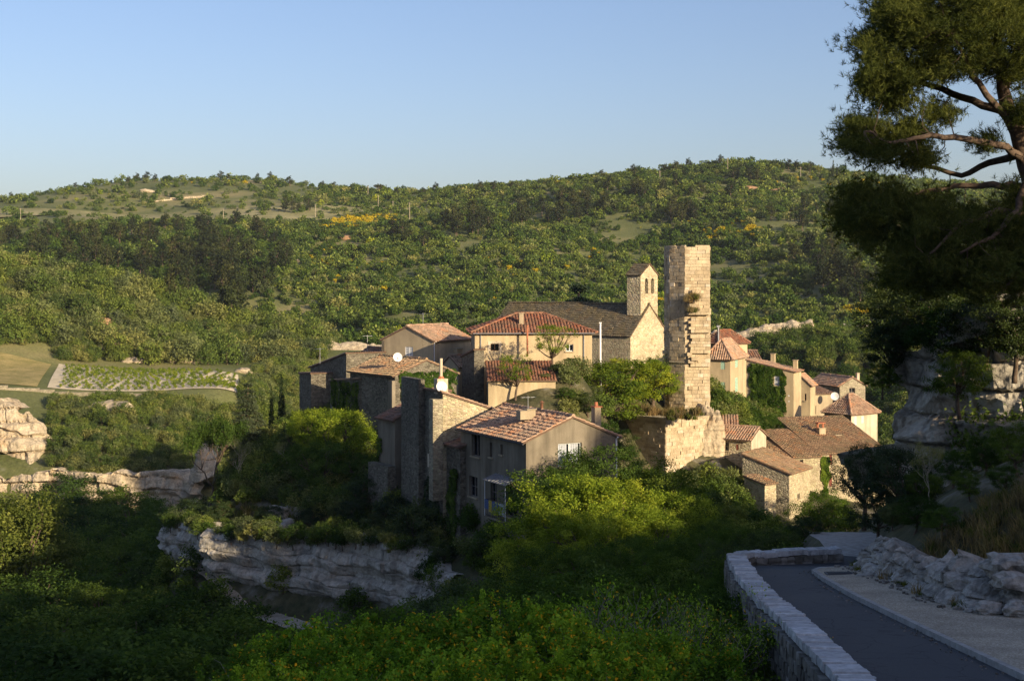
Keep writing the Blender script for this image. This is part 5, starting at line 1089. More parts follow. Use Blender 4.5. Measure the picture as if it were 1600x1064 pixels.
def tuft(key, seed, n, h, mat, w=.012, spread=.22):
    R = np.random.default_rng(seed); b = np.c_[R.normal(size=(n, 2)) * spread * .5, np.full(n, -.05)]; lean = np.c_[R.normal(size=(n, 2)) * spread * .8, R.uniform(.5, 1.15, n) * h]; s = unit(np.c_[R.normal(size=(n, 2)), np.zeros(n)]) * w
    m_ = b + lean * [.35, .35, .62]; tp = b + lean
    v = np.stack([b - s, b + s, m_ + s * .7, m_ - s * .7, m_ - s * .7, m_ + s * .7, tp + s * .12, tp - s * .12], 1).reshape(-1, 3); PROTO[key] = leaf_mesh(key, v, np.repeat(R.uniform(0, 1, n), 2), M[mat])
for i in range(3): tuft(f'drygrass{i}', 830 + i, 46, .55, 'grass_dry'); tuft(f'grass{i}', 840 + i, 46, .42, 'grass_green', .022)
# ------------------------------------------------------------------ far hills
def hit(px, py, d0=250, d1=1300, step=3.0):
    d = np.arange(d0, d1, step); pts = np.c_[(px - 800) / F * d, d]; k = np.nonzero(ground(pts) >= (440 - py) / F * d)[0]
    return (pts[k[0]][0], pts[k[0]][1]) if len(k) else None
def proj(p): return 800 + F * p[:, 0] / p[:, 1], 440 - F * p[:, 2] / p[:, 1]
def vnoise(x, y, s, seed=0.0): return np.array([noise.noise(Vector((a / s + seed, b / s, seed))) for a, b in zip(x, y)])
def sheet(name, label, corners, mat, lift=.12, n=24, kind='structure'):
    """a field laid on the ground between four corners"""
    c = [np.array(q[:2]) for q in corners]; u = np.linspace(0, 1, n + 1); U, Vv = np.meshgrid(u, u)
    xy = ((1 - U) * (1 - Vv))[..., None] * c[0] + (U * (1 - Vv))[..., None] * c[1] + (U * Vv)[..., None] * c[2] + ((1 - U) * Vv)[..., None] * c[3]; xy = xy.reshape(-1, 2)
    v = np.c_[xy, ground(xy) + lift]; i_ = (np.arange(n)[:, None] * (n + 1) + np.arange(n)[None, :]).ravel()
    o = link(name, mesh_np(name, v, 4, np.c_[i_, i_ + 1, i_ + n + 2, i_ + n + 1].ravel(), mat, True)); tag(o, label, kind=kind); return o
R = np.random.default_rng(42)
N = 66000; d = np.sqrt(R.uniform(397 ** 2, 1080 ** 2, N)); x = R.uniform(-.40, .40, N) * d; pts = np.c_[x, d]; z = ground(pts); p = np.c_[pts, z]; px, py = proj(p)
nz = vnoise(x, d, 38, 3.1); nz2 = vnoise(x, d, 14, 9.0)
keep = np.where(px < 500, np.where(py < 331, .11, np.where(py < 349, .05, .90)), np.where((py < 352) & (px < 700), .42, .86))
keep = keep * np.clip(.80 + 1.5 * nz + .8 * nz2, .05, 1.0); ok = (R.uniform(0, 1, N) < keep) & (py > 230) & (py < 590) & ~((x < -60) & (d < 430))
p = p[ok]; px, py = px[ok], py[ok]; n1 = vnoise(p[:, 0], p[:, 1], 60, 1.7); scl = np.clip(np.exp(R.normal(.02, .40, len(p))), .45, 2.7) * (1 + .35 * (p[:, 1] - 385) / 700)
pick = R.choice(5, len(p), p=[.36, .30, .13, .20, .01]); pick = np.where(n1 > .25, np.where(R.uniform(0, 1, len(p)) < .5, 3, pick), pick)
pick = np.where((px < 440) & (py > 365), np.where(R.uniform(0, 1, len(p)) < .7, 3, pick), pick); yl = np.zeros(len(p), bool)
for (cx, cy, rx, ry, pr) in ((560, 347, 58, 6, .85), (530, 356, 30, 4, .8), (650, 270, 60, 4, .25), (800, 288, 90, 4, .4), (1090, 370, 40, 22, .16), (1160, 360, 40, 14, .18), (860, 400, 120, 30, .05), (540, 415, 60, 30, .07), (1230, 285, 60, 8, .2), (1340, 290, 50, 6, .35), (740, 470, 300, 60, .012), (1340, 492, 26, 5, .6), (330, 287, 60, 4, .25)):
    yl |= (((px - cx) / rx) ** 2 + ((py - cy) / ry) ** 2 < 1) & (R.uniform(0, 1, len(p)) < pr)
scatter('hillside_scrub', 'dense green scrub covering the far hillside', [PROTO[f'scrub{i}'][1] for i in range(5)], p[~yl], scl[~yl], idx=pick[~yl])
# solid broom field: extra points
ex = []
for (cx, cy, rx, ry, n) in ((565, 347, 56, 7, 330), (530, 357, 34, 3, 90), (1340, 493, 24, 4, 30), (1110, 368, 14, 5, 16), (1175, 362, 12, 5, 12)):
    for _ in range(n):
        a, r = R.uniform(0, 6.28), math.sqrt(R.uniform()); yy_ = cy + ry * r * math.sin(a) - (cx + rx * r * math.cos(a) - cx) * .09 * (cx == 565); h_ = hit(cx + rx * r * math.cos(a), yy_, 400, 1000, 6)
        if h_: ex.append((*h_, gz(*h_)))
bp_ = np.r_[p[yl], np.array(ex)]
scatter('yellow_broom', 'yellow flowering broom in patches on the far hillside', [PROTO['broom'][1]], bp_, R.uniform(.7, 1.4, len(bp_)))
# dark pines one can tell apart on the slope
k = 0
for (cx, cy, rx, ry, n, s) in ((80, 392, 90, 18, 14, 1.3), (300, 450, 80, 45, 16, 1.4), (400, 430, 50, 60, 14, 1.4), (180, 420, 120, 20, 10, 1.3), (205, 388, 60, 25, 8, 1.4), (150, 420, 120, 14, 7, 1.3), (300, 400, 40, 30, 9, 1.4), (345, 430, 40, 40, 9, 1.4), (380, 480, 40, 40, 8, 1.4), (350, 365, 60, 8, 7, 1.2), (240, 365, 60, 6, 5, 1.1), (725, 362, 40, 14, 11, 1.5), (840, 352, 50, 14, 9, 1.3), (905, 330, 60, 20, 12, 1.2), (1000, 300, 60, 14, 8, 1.1), (1060, 350, 25, 12, 7, 1.4), (1130, 300, 80, 22, 7, 1.1), (1330, 455, 60, 22, 14, 1.4), (1280, 420, 50, 25, 7, 1.3), (1250, 340, 60, 25, 6, 1.2), (630, 390, 50, 20, 5, 1.2), (480, 330, 50, 10, 5, 1.0)):
    for _ in range(n):
        a, r = R.uniform(0, 6.28), math.sqrt(R.uniform()); h_ = hit(cx + rx * r * math.cos(a), cy + ry * r * math.sin(a), 390, 1100, 5)
        if h_: place_small(f'far_pine{k % 3}', 'pine_tree', 'dark pine standing in the scrub of the far hillside', h_[0], h_[1], s * R.uniform(.7, 1.15), 'dark pines on the far hillside'); k += 1
# trees on the skyline
SK = [(118, 287, .7, 'lone low tree where the left skyline begins to rise'), (200, 278, .8, 'first round tree of the left skyline clump'), (214, 275, .9, 'second round tree of the left skyline clump'), (229, 274, 1.0, 'third round tree of the left skyline clump'), (242, 275, .8, 'last round tree of the left skyline clump'),
      (344, 273, 1.0, 'broad tree left of three on the left skyline'), (357, 274, .7, 'low tree beside the broad one on the left skyline'), (402, 277, .7, 'small tree between two larger ones on the left skyline'), (423, 275, 1.0, 'round dark tree second from the right on the left skyline'), (453, 276, 1.1, 'tallest round tree at the end of the left skyline'), (18, 309, .8, 'bushy tree on the far left skyline'),
      (505, 288, .9, 'tree just right of the left skyline dip'), (522, 289, .9, 'tree second in the middle skyline'), (566, 294, .7, 'small tree left of the umbrella pine'), (620, 297, .8, 'low round tree right of the umbrella pine'), (662, 292, .9, 'first pine of the long skyline row'), (680, 287, 1.1, 'second pine of the long skyline row'), (697, 284, 1.2, 'third pine of the long skyline row'), (714, 283, 1.2, 'fourth pine of the long skyline row'), (731, 282, 1.3, 'tallest pine of the long skyline row'), (750, 285, 1.1, 'sixth pine of the long skyline row'), (772, 286, 1.1, 'seventh pine of the long skyline row'), (800, 288, .8, 'last low pine of the long skyline row'),
      (898, 273, .7, 'small pine where the right skyline climbs'), (941, 267, 1.0, 'pine on the climbing right skyline'), (991, 262, 1.2, 'slim tall pine on the right skyline above the bell gable'), (1040, 258, 1.0, 'pine left of the wide skyline group'), (1055, 257, 1.2, 'first pine of the wide skyline group'), (1075, 257, 1.1, 'last pine of the wide skyline group'), (1125, 256, 1.0, 'dark pine at the crest of the hill'), (1232, 263, 1.0, 'bushy pine right of the crest'), (1244, 263, .9, 'smaller bushy pine right of the crest'), (1265, 268, 1.1, 'pointed pine before the skyline cypresses')]
for i, (a, b, s, lb) in enumerate(SK):
    h_ = hit(a, b + 4, 500, 1250, 4) or hit(a, b + 9, 500, 1250, 4) or hit(a, b + 16, 500, 1250, 4)
    if h_: place_small(f'far_pine{i % 3}', 'skyline_pine', lb, h_[0], h_[1], s * .95, 'pines along the skyline', sz=s * .85)
h_ = hit(592, 300, 500, 1250, 4) or (-90, 950); place_small('umbrella_pine', 'umbrella_pine', 'flat-topped umbrella pine alone in the middle of the skyline', h_[0], h_[1], 1.2)
joined('cypress', 'far_cypress')
for i, (a, b, s) in enumerate(((1302, 276, 1.15), (1308, 277, 1.0), (1318, 280, .8))):
    h_ = hit(a, b + 5, 500, 1200, 4) or hit(a, b + 14, 500, 1200, 4); place_small('far_cypress', 'skyline_cypress', ('tall dark cypress on the skyline near the big pine', 'second skyline cypress just right of the tall one', 'shortest of the three skyline cypresses')[i], h_[0], h_[1], s, sz=s * 1.0)
# utility poles on the hill
for i, (a, yt, yb, lb) in enumerate(((32, 330, 345, 'utility pole in the pale field at the far left'), (349, 331, 344, 'utility pole right of the pale field'), (493, 324, 344, 'utility pole left of the broom field'), (575, 294, 309, 'utility pole on the middle skyline slope'), (591, 309, 326, 'thick utility pole above the broom field'), (614, 319, 333, 'utility pole at the top of the broom field'), (640, 322, 345, 'pale utility pole right of the broom field'), (1137, 252, 269, 'utility pole on the crest of the hill'), (1251, 266, 282, 'utility pole right of the crest'), (1031, 271, 288, 'utility pole on the hill above the tower'), (1101, 296, 303, 'short white post on the hill right of the tower'))):
    h_ = hit(a, yb, 500, 1200, 3) or hit(a, yb + 6, 500, 1200, 3)
    if not h_: continue
    zb, hh = gz(*h_), (yb - yt) / F * h_[1] + 1.5; T = Thing('utility_pole', lb, 'pole', (*h_, zb)); mb = MB(); mb.tube([(*h_, zb - .5), (*h_, zb + hh)], [.22, .16], 6); T.part('post', mb, M['bark_pale'])
    mb = MB(); mb.cbox((h_[0], h_[1], zb + hh - .5), .9, .06, .07); T.part('crossarm', mb, M['wood_grey'])
# pale cuttings of the road across the hill foot, and bare rock spots
for (pts_, hh, seed, lb) in (([(436, 549), (520, 548), (600, 548), (680, 546), (745, 545)], 10, 51, 'pale road cutting across the hill foot behind the village'), ([(1112, 549), (1150, 545), (1190, 543), (1230, 541), (1272, 542)], 15, 53, 'golden rock cutting on the hill road right of the tower'), ([(1320, 542), (1350, 540), (1400, 541), (1450, 541)], 14, 57, 'grey rock wall along the hill road near the big pine')):
    cb, ct = [], []
    for (a, b) in pts_: q = P(a, b, 386); cb.append((q.x, 384, gz(q.x, 384) - .8)); ct.append((q.x, 388, gz(q.x, 384) + hh / F * 386 * random.uniform(.7, 1.2)))
    single('rock_cutting', lb, 'rock', rock_sheet('c', cb, ct, 90, 12, None, lobes((0, 0), (.5, .4), (1, 0)), 1.0, .15, out=(0, -1, 0), seed=seed, strata=.6, cap=5, lt=1.6), M['rock_gold' if hh != 14 else 'rock'], True)
q0, q1 = P(1290, 536, 372), P(1356, 541, 366); mb = MB(); zz0 = gz(q0.x, 372); slabv = Vector((q1.x - q0.x, -6, 0)); mb.box((q0.x, 372, Z(537, 372) - 2.6), slabv, (0.1, .6, 0), (0, 0, 3.0)); single('road_wall', 'pale retaining wall of the hill road above the right valley', 'wall', mb, M['rubble_grey'])
for i, (a, b, r, lb) in enumerate(((1175, 297, 3.6, 'orange earth scar on the upper right slope'), (1218, 299, 3.0, 'smaller orange scar beside the first on the right slope'), (540, 372, 2.4, 'orange rock spot below the broom field'), (152, 511, 3.4, 'reddish rock outcrop in the left mound scrub'), (218, 512, 2.6, 'pale rock outcrop right of the reddish one'), (282, 565, 2.8, 'grey boulder slab above the vineyard'), (383, 581, 1.6, 'pale boulder at the right end of the vineyard'), (170, 546, 2.2, 'pale rocks above the vineyard left end'), (50, 523, 2.2, 'white rocks at the left edge of the mound'), (230, 299, 3.0, 'pale stone heap on the left hilltop'), (268, 511, 1.8, 'small grey rock on the mound slope'), (182, 645, 3.4, 'pale crag in the scrub below the vineyard'), (208, 565, 1.8, 'grey stones on the vineyard edge'), (472, 407, 1.6, 'white stone spot on the hill left of centre'))):
    h_ = hit(a, b + 2, 240, 1200, 2)
    if h_: single('rock', lb, 'rock', boulder((h_[0], h_[1], gz(*h_) + r * .12), (r * 1.5, r, r * .55), i * 1.9, 3, .5), M['rock_gold'] if i not in (2, 0, 1, 3) else M['red_earth'] if 'red_earth' in M else M['rock_gold'], True)
# stone track and terrace walls
def low_wall(name, label, pl, hh, th, mat, cat='wall'):
    mb = MB()
    for i in range(len(pl) - 1):
        a, b = Vector(pl[i]), Vector(pl[i + 1]); n = max(1, int((b - a).length / 3))
        for k in range(n):
            p0, p1 = a.lerp(b, k / n), a.lerp(b, (k + 1) / n); d_ = (p1 - p0).normalized(); nv = Vector((-d_.y, d_.x)); z = min(gz(*p0), gz(*p1)) - .4; mb.box(V3(p0, z), V3(p1 - p0, 0), V3(nv * th * random.uniform(.8, 1.2), 0), Vector((0, 0, .4 + hh * random.uniform(.7, 1.2))))
    return single(name, label, cat, mb, M[mat])
low_wall('stone_wall', 'long pale dry-stone wall rising across the left hilltop', [hit(225, 318, 500, 1200, 3) or (-200, 880), hit(290, 311, 500, 1200, 3) or (-180, 900), hit(322, 309, 500, 1200, 3) or (-170, 910)], 1.6, 1.5, 'rock_gold')
low_wall('terrace_wall', 'pale terrace wall below the vineyard', [W(-40, 612, 296)[:2], W(60, 609, 297)[:2], W(150, 614, 296)[:2], W(232, 618, 295)[:2]], .8, 1.0, 'rubble')
low_wall('terrace_wall', 'lower pale terrace wall above the cliff scrub', [W(70, 672, 274)[:2], W(130, 673, 274)[:2], W(200, 675, 273)[:2], W(262, 678, 272)[:2]], .7, 1.0, 'rubble')

# ------------------------------------------------------------------ left bank: mound, field, vineyard
t = NT('field_grass'); c = t.ramp(t.noise(.25, 4, .6), (.35, (.24, .21, .07)), (.6, (.38, .30, .12))); t.color(t.mix(1.0, c, t.ramp(t.noise(4, 3), (.3, .75), (.7, 1.15)), 'MULTIPLY')); M['field'] = t.m
t = NT('vineyard_soil'); c = t.ramp(t.noise(.4, 4, .6), (.35, (.54, .46, .31)), (.65, (.68, .58, .42))); t.color(t.mix(1.0, c, t.ramp(t.noise(5, 3), (.3, .8), (.7, 1.1)), 'MULTIPLY')); M['vine_soil'] = t.m
t = NT('meadow'); c = t.ramp(t.noise(.03, 4, .6), (.4, (.22, .21, .085)), (.6, (.36, .32, .15))); t.color(t.mix(1.0, c, t.ramp(t.noise(.5, 4), (.3, .7), (.7, 1.15)), 'MULTIPLY')); M['meadow'] = t.m
sheet('field', 'dry grass field at the left edge beside the vineyard', [W(-60, 604, 301), W(58, 601, 301), W(80, 556, 334), W(-60, 548, 337)], M['field'])
sheet('field', 'pale stony soil of the vineyard', [W(74, 606, 301), W(378, 612, 299), W(372, 582, 330), W(92, 570, 336)], M['vine_soil'])
sheet('field', 'meadow strip high on the left hill', [(-330, 795), (-60, 785), (-55, 860), (-330, 870)], M['meadow'], .6)
R = np.random.default_rng(5); proto_tree('vine', 901, [(0, 0, .75, .62, .5, .42), (.3, .1, .9, .4, .35, .35)], 26, 9, .22, 'leaf_lime', 'wood_grey', .06, .2, 2); joined('vine', 'vine_plant')
vp = []
for i, v in enumerate(np.linspace(.03, .97, 15)):
    for j, u in enumerate(np.linspace(.04, .985, 27)):
        u_ = u + R.normal() * .006 + (.018 if i % 2 else 0); 
        if u_ > 1: continue
        a = np.array(W(86, 605, 301)[:2]) * (1 - u_) + np.array(W(376, 611, 299)[:2]) * u_; b = np.array(W(94, 571, 335)[:2]) * (1 - u_) + np.array(W(371, 583, 329)[:2]) * u_; q = a * (1 - v) + b * v + R.normal(size=2) * .12; vp.append((v, q))
vp.sort(key=lambda t_: t_[0])
for v, q in vp[:300]: place_small('vine_plant', 'grapevine', 'green bush vine planted in the pale vineyard', q[0], q[1], R.uniform(.6, .85), 'grapevines in the vineyard', 'vine')
rest = np.array([(q[0], q[1], gz(*q)) for v, q in vp[300:]]); scatter('vineyard_vines', 'farthest rows of vines in the pale vineyard', [PROTO['vine_plant']], rest, R.uniform(.6, .85, len(rest)))
R = np.random.default_rng(77); pp = []; ss = []
MQ = [PROTO[f'maquis_plant{i}'] for i in range(4)]; MO = [PROTO['maquis_plant1'], PROTO['maquis_plant0'], PROTO['maquis_plant1'], PROTO['maquis_plant3']]
def fill(n, x0, x1, y0, y1, s0, s1, test=None):
    q = np.c_[R.uniform(x0, x1, n), R.uniform(y0, y1, n)]; z = ground(q); p_ = np.c_[q, z]; a, b = proj(p_); ok = np.ones(n, bool) if test is None else test(a, b, p_); pp.append(p_[ok]); ss.append(R.uniform(s0, s1, n)[ok])
fill(2200, -150, -50, 338, 415, .8, 1.8, lambda a, b, p_: (b < 566) & ((a > 85) | (b < 540))); fill(260, -150, -55, 340, 412, 2.2, 3.6, lambda a, b, p_: (b < 572) & ((a > 85) | (b < 540)))
fill(1100, -118, -52, 252, 291, .7, 1.5, lambda a, b, p_: (b > 628) & ~((a < 78) & (b > 625)) & ~((b > 668) & (b < 680) & (a < 270)))
fill(60, -118, -96, 250, 262, .6, 1.2, lambda a, b, p_: (a < 60) & (b > 690))
fill(760, -62, -20, 262, 364, 1.0, 1.8, lambda a, b, p_: (a > 378))
scatter('mound_scrub', 'rounded scrub and holm oak covering the left bank and mound', MO, np.concatenate(pp), np.concatenate(ss)); pp, ss = [], []
fill(2400, 20, 150, 255, 366, 1.0, 2.3, lambda a, b, p_: (a > 1080)); fill(600, -30, 60, 325, 364, .9, 1.6)
scatter('valley_scrub', 'dark scrub on the valley side behind the village', MQ, np.concatenate(pp), np.concatenate(ss)); pp, ss = [], []
# ------------------------------------------------------------------ gorge and promontory vegetation
R = np.random.default_rng(11); random.seed(11)
def tree_at(key, name, label, px, d, py_top, h0, group=None, cat='tree', leafmat=None, wide=1.0, rz=None):
    """stand a tree on the ground at (px, d) and make its top reach row py_top; h0: the prototype's height"""
    c = XY(px, d); z = gz(c.x, c.y); s = max(.2, (Z(py_top, d) - z) / PH[key]); return place(key, name, label, c.x, c.y, s * wide, rz, z, group, cat, sz=s, leafmat=leafmat)
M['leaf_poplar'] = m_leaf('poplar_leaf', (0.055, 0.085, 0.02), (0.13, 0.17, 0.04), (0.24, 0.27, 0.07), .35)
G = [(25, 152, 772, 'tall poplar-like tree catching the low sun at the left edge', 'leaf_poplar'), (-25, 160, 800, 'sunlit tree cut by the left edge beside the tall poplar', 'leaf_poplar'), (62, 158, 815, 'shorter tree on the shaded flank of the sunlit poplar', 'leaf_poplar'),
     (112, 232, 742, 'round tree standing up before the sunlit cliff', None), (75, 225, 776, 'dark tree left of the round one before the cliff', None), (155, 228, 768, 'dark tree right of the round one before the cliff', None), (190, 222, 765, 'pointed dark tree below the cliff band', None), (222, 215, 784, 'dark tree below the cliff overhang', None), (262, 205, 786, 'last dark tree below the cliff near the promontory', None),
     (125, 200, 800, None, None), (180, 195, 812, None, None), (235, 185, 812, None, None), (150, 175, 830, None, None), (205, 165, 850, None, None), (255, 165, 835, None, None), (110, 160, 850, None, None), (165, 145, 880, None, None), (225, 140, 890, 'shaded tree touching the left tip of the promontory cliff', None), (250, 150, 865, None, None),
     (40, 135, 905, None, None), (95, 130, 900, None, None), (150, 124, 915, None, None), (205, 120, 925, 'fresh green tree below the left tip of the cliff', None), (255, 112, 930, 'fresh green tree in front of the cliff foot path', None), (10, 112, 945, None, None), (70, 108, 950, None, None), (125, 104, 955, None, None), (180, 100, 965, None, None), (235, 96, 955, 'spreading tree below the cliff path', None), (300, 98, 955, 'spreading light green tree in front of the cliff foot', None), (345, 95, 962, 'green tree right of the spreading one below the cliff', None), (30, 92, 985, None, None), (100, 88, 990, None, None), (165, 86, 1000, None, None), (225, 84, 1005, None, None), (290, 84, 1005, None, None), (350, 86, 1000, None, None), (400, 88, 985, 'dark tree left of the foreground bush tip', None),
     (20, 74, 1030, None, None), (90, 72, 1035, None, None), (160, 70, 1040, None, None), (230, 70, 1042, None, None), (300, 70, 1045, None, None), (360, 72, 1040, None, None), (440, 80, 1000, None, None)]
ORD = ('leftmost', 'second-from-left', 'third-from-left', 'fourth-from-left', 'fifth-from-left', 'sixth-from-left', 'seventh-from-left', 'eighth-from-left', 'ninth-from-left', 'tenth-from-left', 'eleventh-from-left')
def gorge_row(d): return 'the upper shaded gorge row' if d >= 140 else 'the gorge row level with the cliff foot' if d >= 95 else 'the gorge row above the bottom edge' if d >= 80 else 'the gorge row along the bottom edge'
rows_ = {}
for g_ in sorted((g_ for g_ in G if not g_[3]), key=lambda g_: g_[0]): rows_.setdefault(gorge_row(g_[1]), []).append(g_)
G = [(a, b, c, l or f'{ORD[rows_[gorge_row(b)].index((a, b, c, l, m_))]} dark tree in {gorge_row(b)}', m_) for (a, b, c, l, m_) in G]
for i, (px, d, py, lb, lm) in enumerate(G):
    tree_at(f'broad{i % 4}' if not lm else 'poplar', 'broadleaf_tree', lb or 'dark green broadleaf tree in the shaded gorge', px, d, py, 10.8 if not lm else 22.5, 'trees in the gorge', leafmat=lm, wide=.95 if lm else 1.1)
for i, (px, d, py, lb, lm) in enumerate(((1180, 50, 835, 'dark tree just behind the end wall, left', 'leaf_dark'), (1225, 51, 832, 'dark tree behind the end wall, middle', 'leaf_dark'), (1262, 53, 826, 'dark tree behind the end wall, right', 'leaf_dark'), (1240, 58, 822, 'dark tree further behind the end wall', 'leaf_gorge'), (1150, 56, 830, 'bushy dark tree behind the parapet corner', 'leaf_gorge'))):
    tree_at(f'holm{i % 3}', 'road_end_tree', lb, px, d, py, 6.0, 'trees behind the end wall', leafmat=lm)
low_wall('roadside_wall', 'low sunlit stone wall beyond the road bend', [tuple(XY(1286, 76)), tuple(XY(1306, 75)), tuple(XY(1328, 74))], 1.0, .5, 'rubble_gold')
# undergrowth of the gorge sides and terrace
pp, ss = [], []
fill(900, -75, -4, 60, 130, .7, 1.5, lambda a, b, p_: (p_[:, 2] < -23.5) & ~((a > 360) & (a < 520) & (b > 930) & (b < 985)))
fill(800, -110, -25, 130, 244, 1.0, 2.2, lambda a, b, p_: (p_[:, 2] < -28))
scatter('gorge_undergrowth', 'dark bushes filling the floor of the gorge', [PROTO['maquis_plant2'], PROTO['maquis_plant0']], np.concatenate(pp), np.concatenate(ss)); pp, ss = [], []
fill(520, -29, -6, 108, 150, .45, 1.15, lambda a, b, p_: (p_[:, 2] > -20.3) & (p_[:, 2] < -13.6) & ~((a > 585) & (b < 760)))
fill(300, -8, 14, 98, 132, .5, 1.1, lambda a, b, p_: (p_[:, 2] > -22) & ((a > 880) | (b > 770)) & ~((a > 958) & (b < 760)))
fill(160, 12, 24, 112, 134, .6, 1.2, lambda a, b, p_: (a > 1030) & (a < 1165) & (b > 735)); fill(260, 8, 26, 100, 140, .5, 1.2, lambda a, b, p_: (a > 1000) & (a < 1175) & (b > 780)); fill(300, 19, 36, 144, 172, .5, 1.1, lambda a, b, p_: (a > 1105) & (a < 1245)); fill(260, -9, 4, 80, 97, .5, 1.0, lambda a, b, p_: (p_[:, 2] < -17))
scatter('terrace_undergrowth', 'low shrubs on the terrace and slopes round the village', [PROTO['maquis_plant2'], PROTO['maquis_plant0'], PROTO['maquis_plant1']], np.concatenate(pp), np.concatenate(ss)); pp, ss = [], []
fill(2600, -30, -6, 106, 150, .9, 1.8, lambda a, b, p_: (p_[:, 2] > -20.8) & (p_[:, 2] < -13.5))
scatter('terrace_grass', 'rough grass on the terrace above the cliff', [PROTO[f'grass{i}'] for i in range(3)] + [PROTO['drygrass0']], np.concatenate(pp), np.concatenate(ss)); pp, ss = [], []
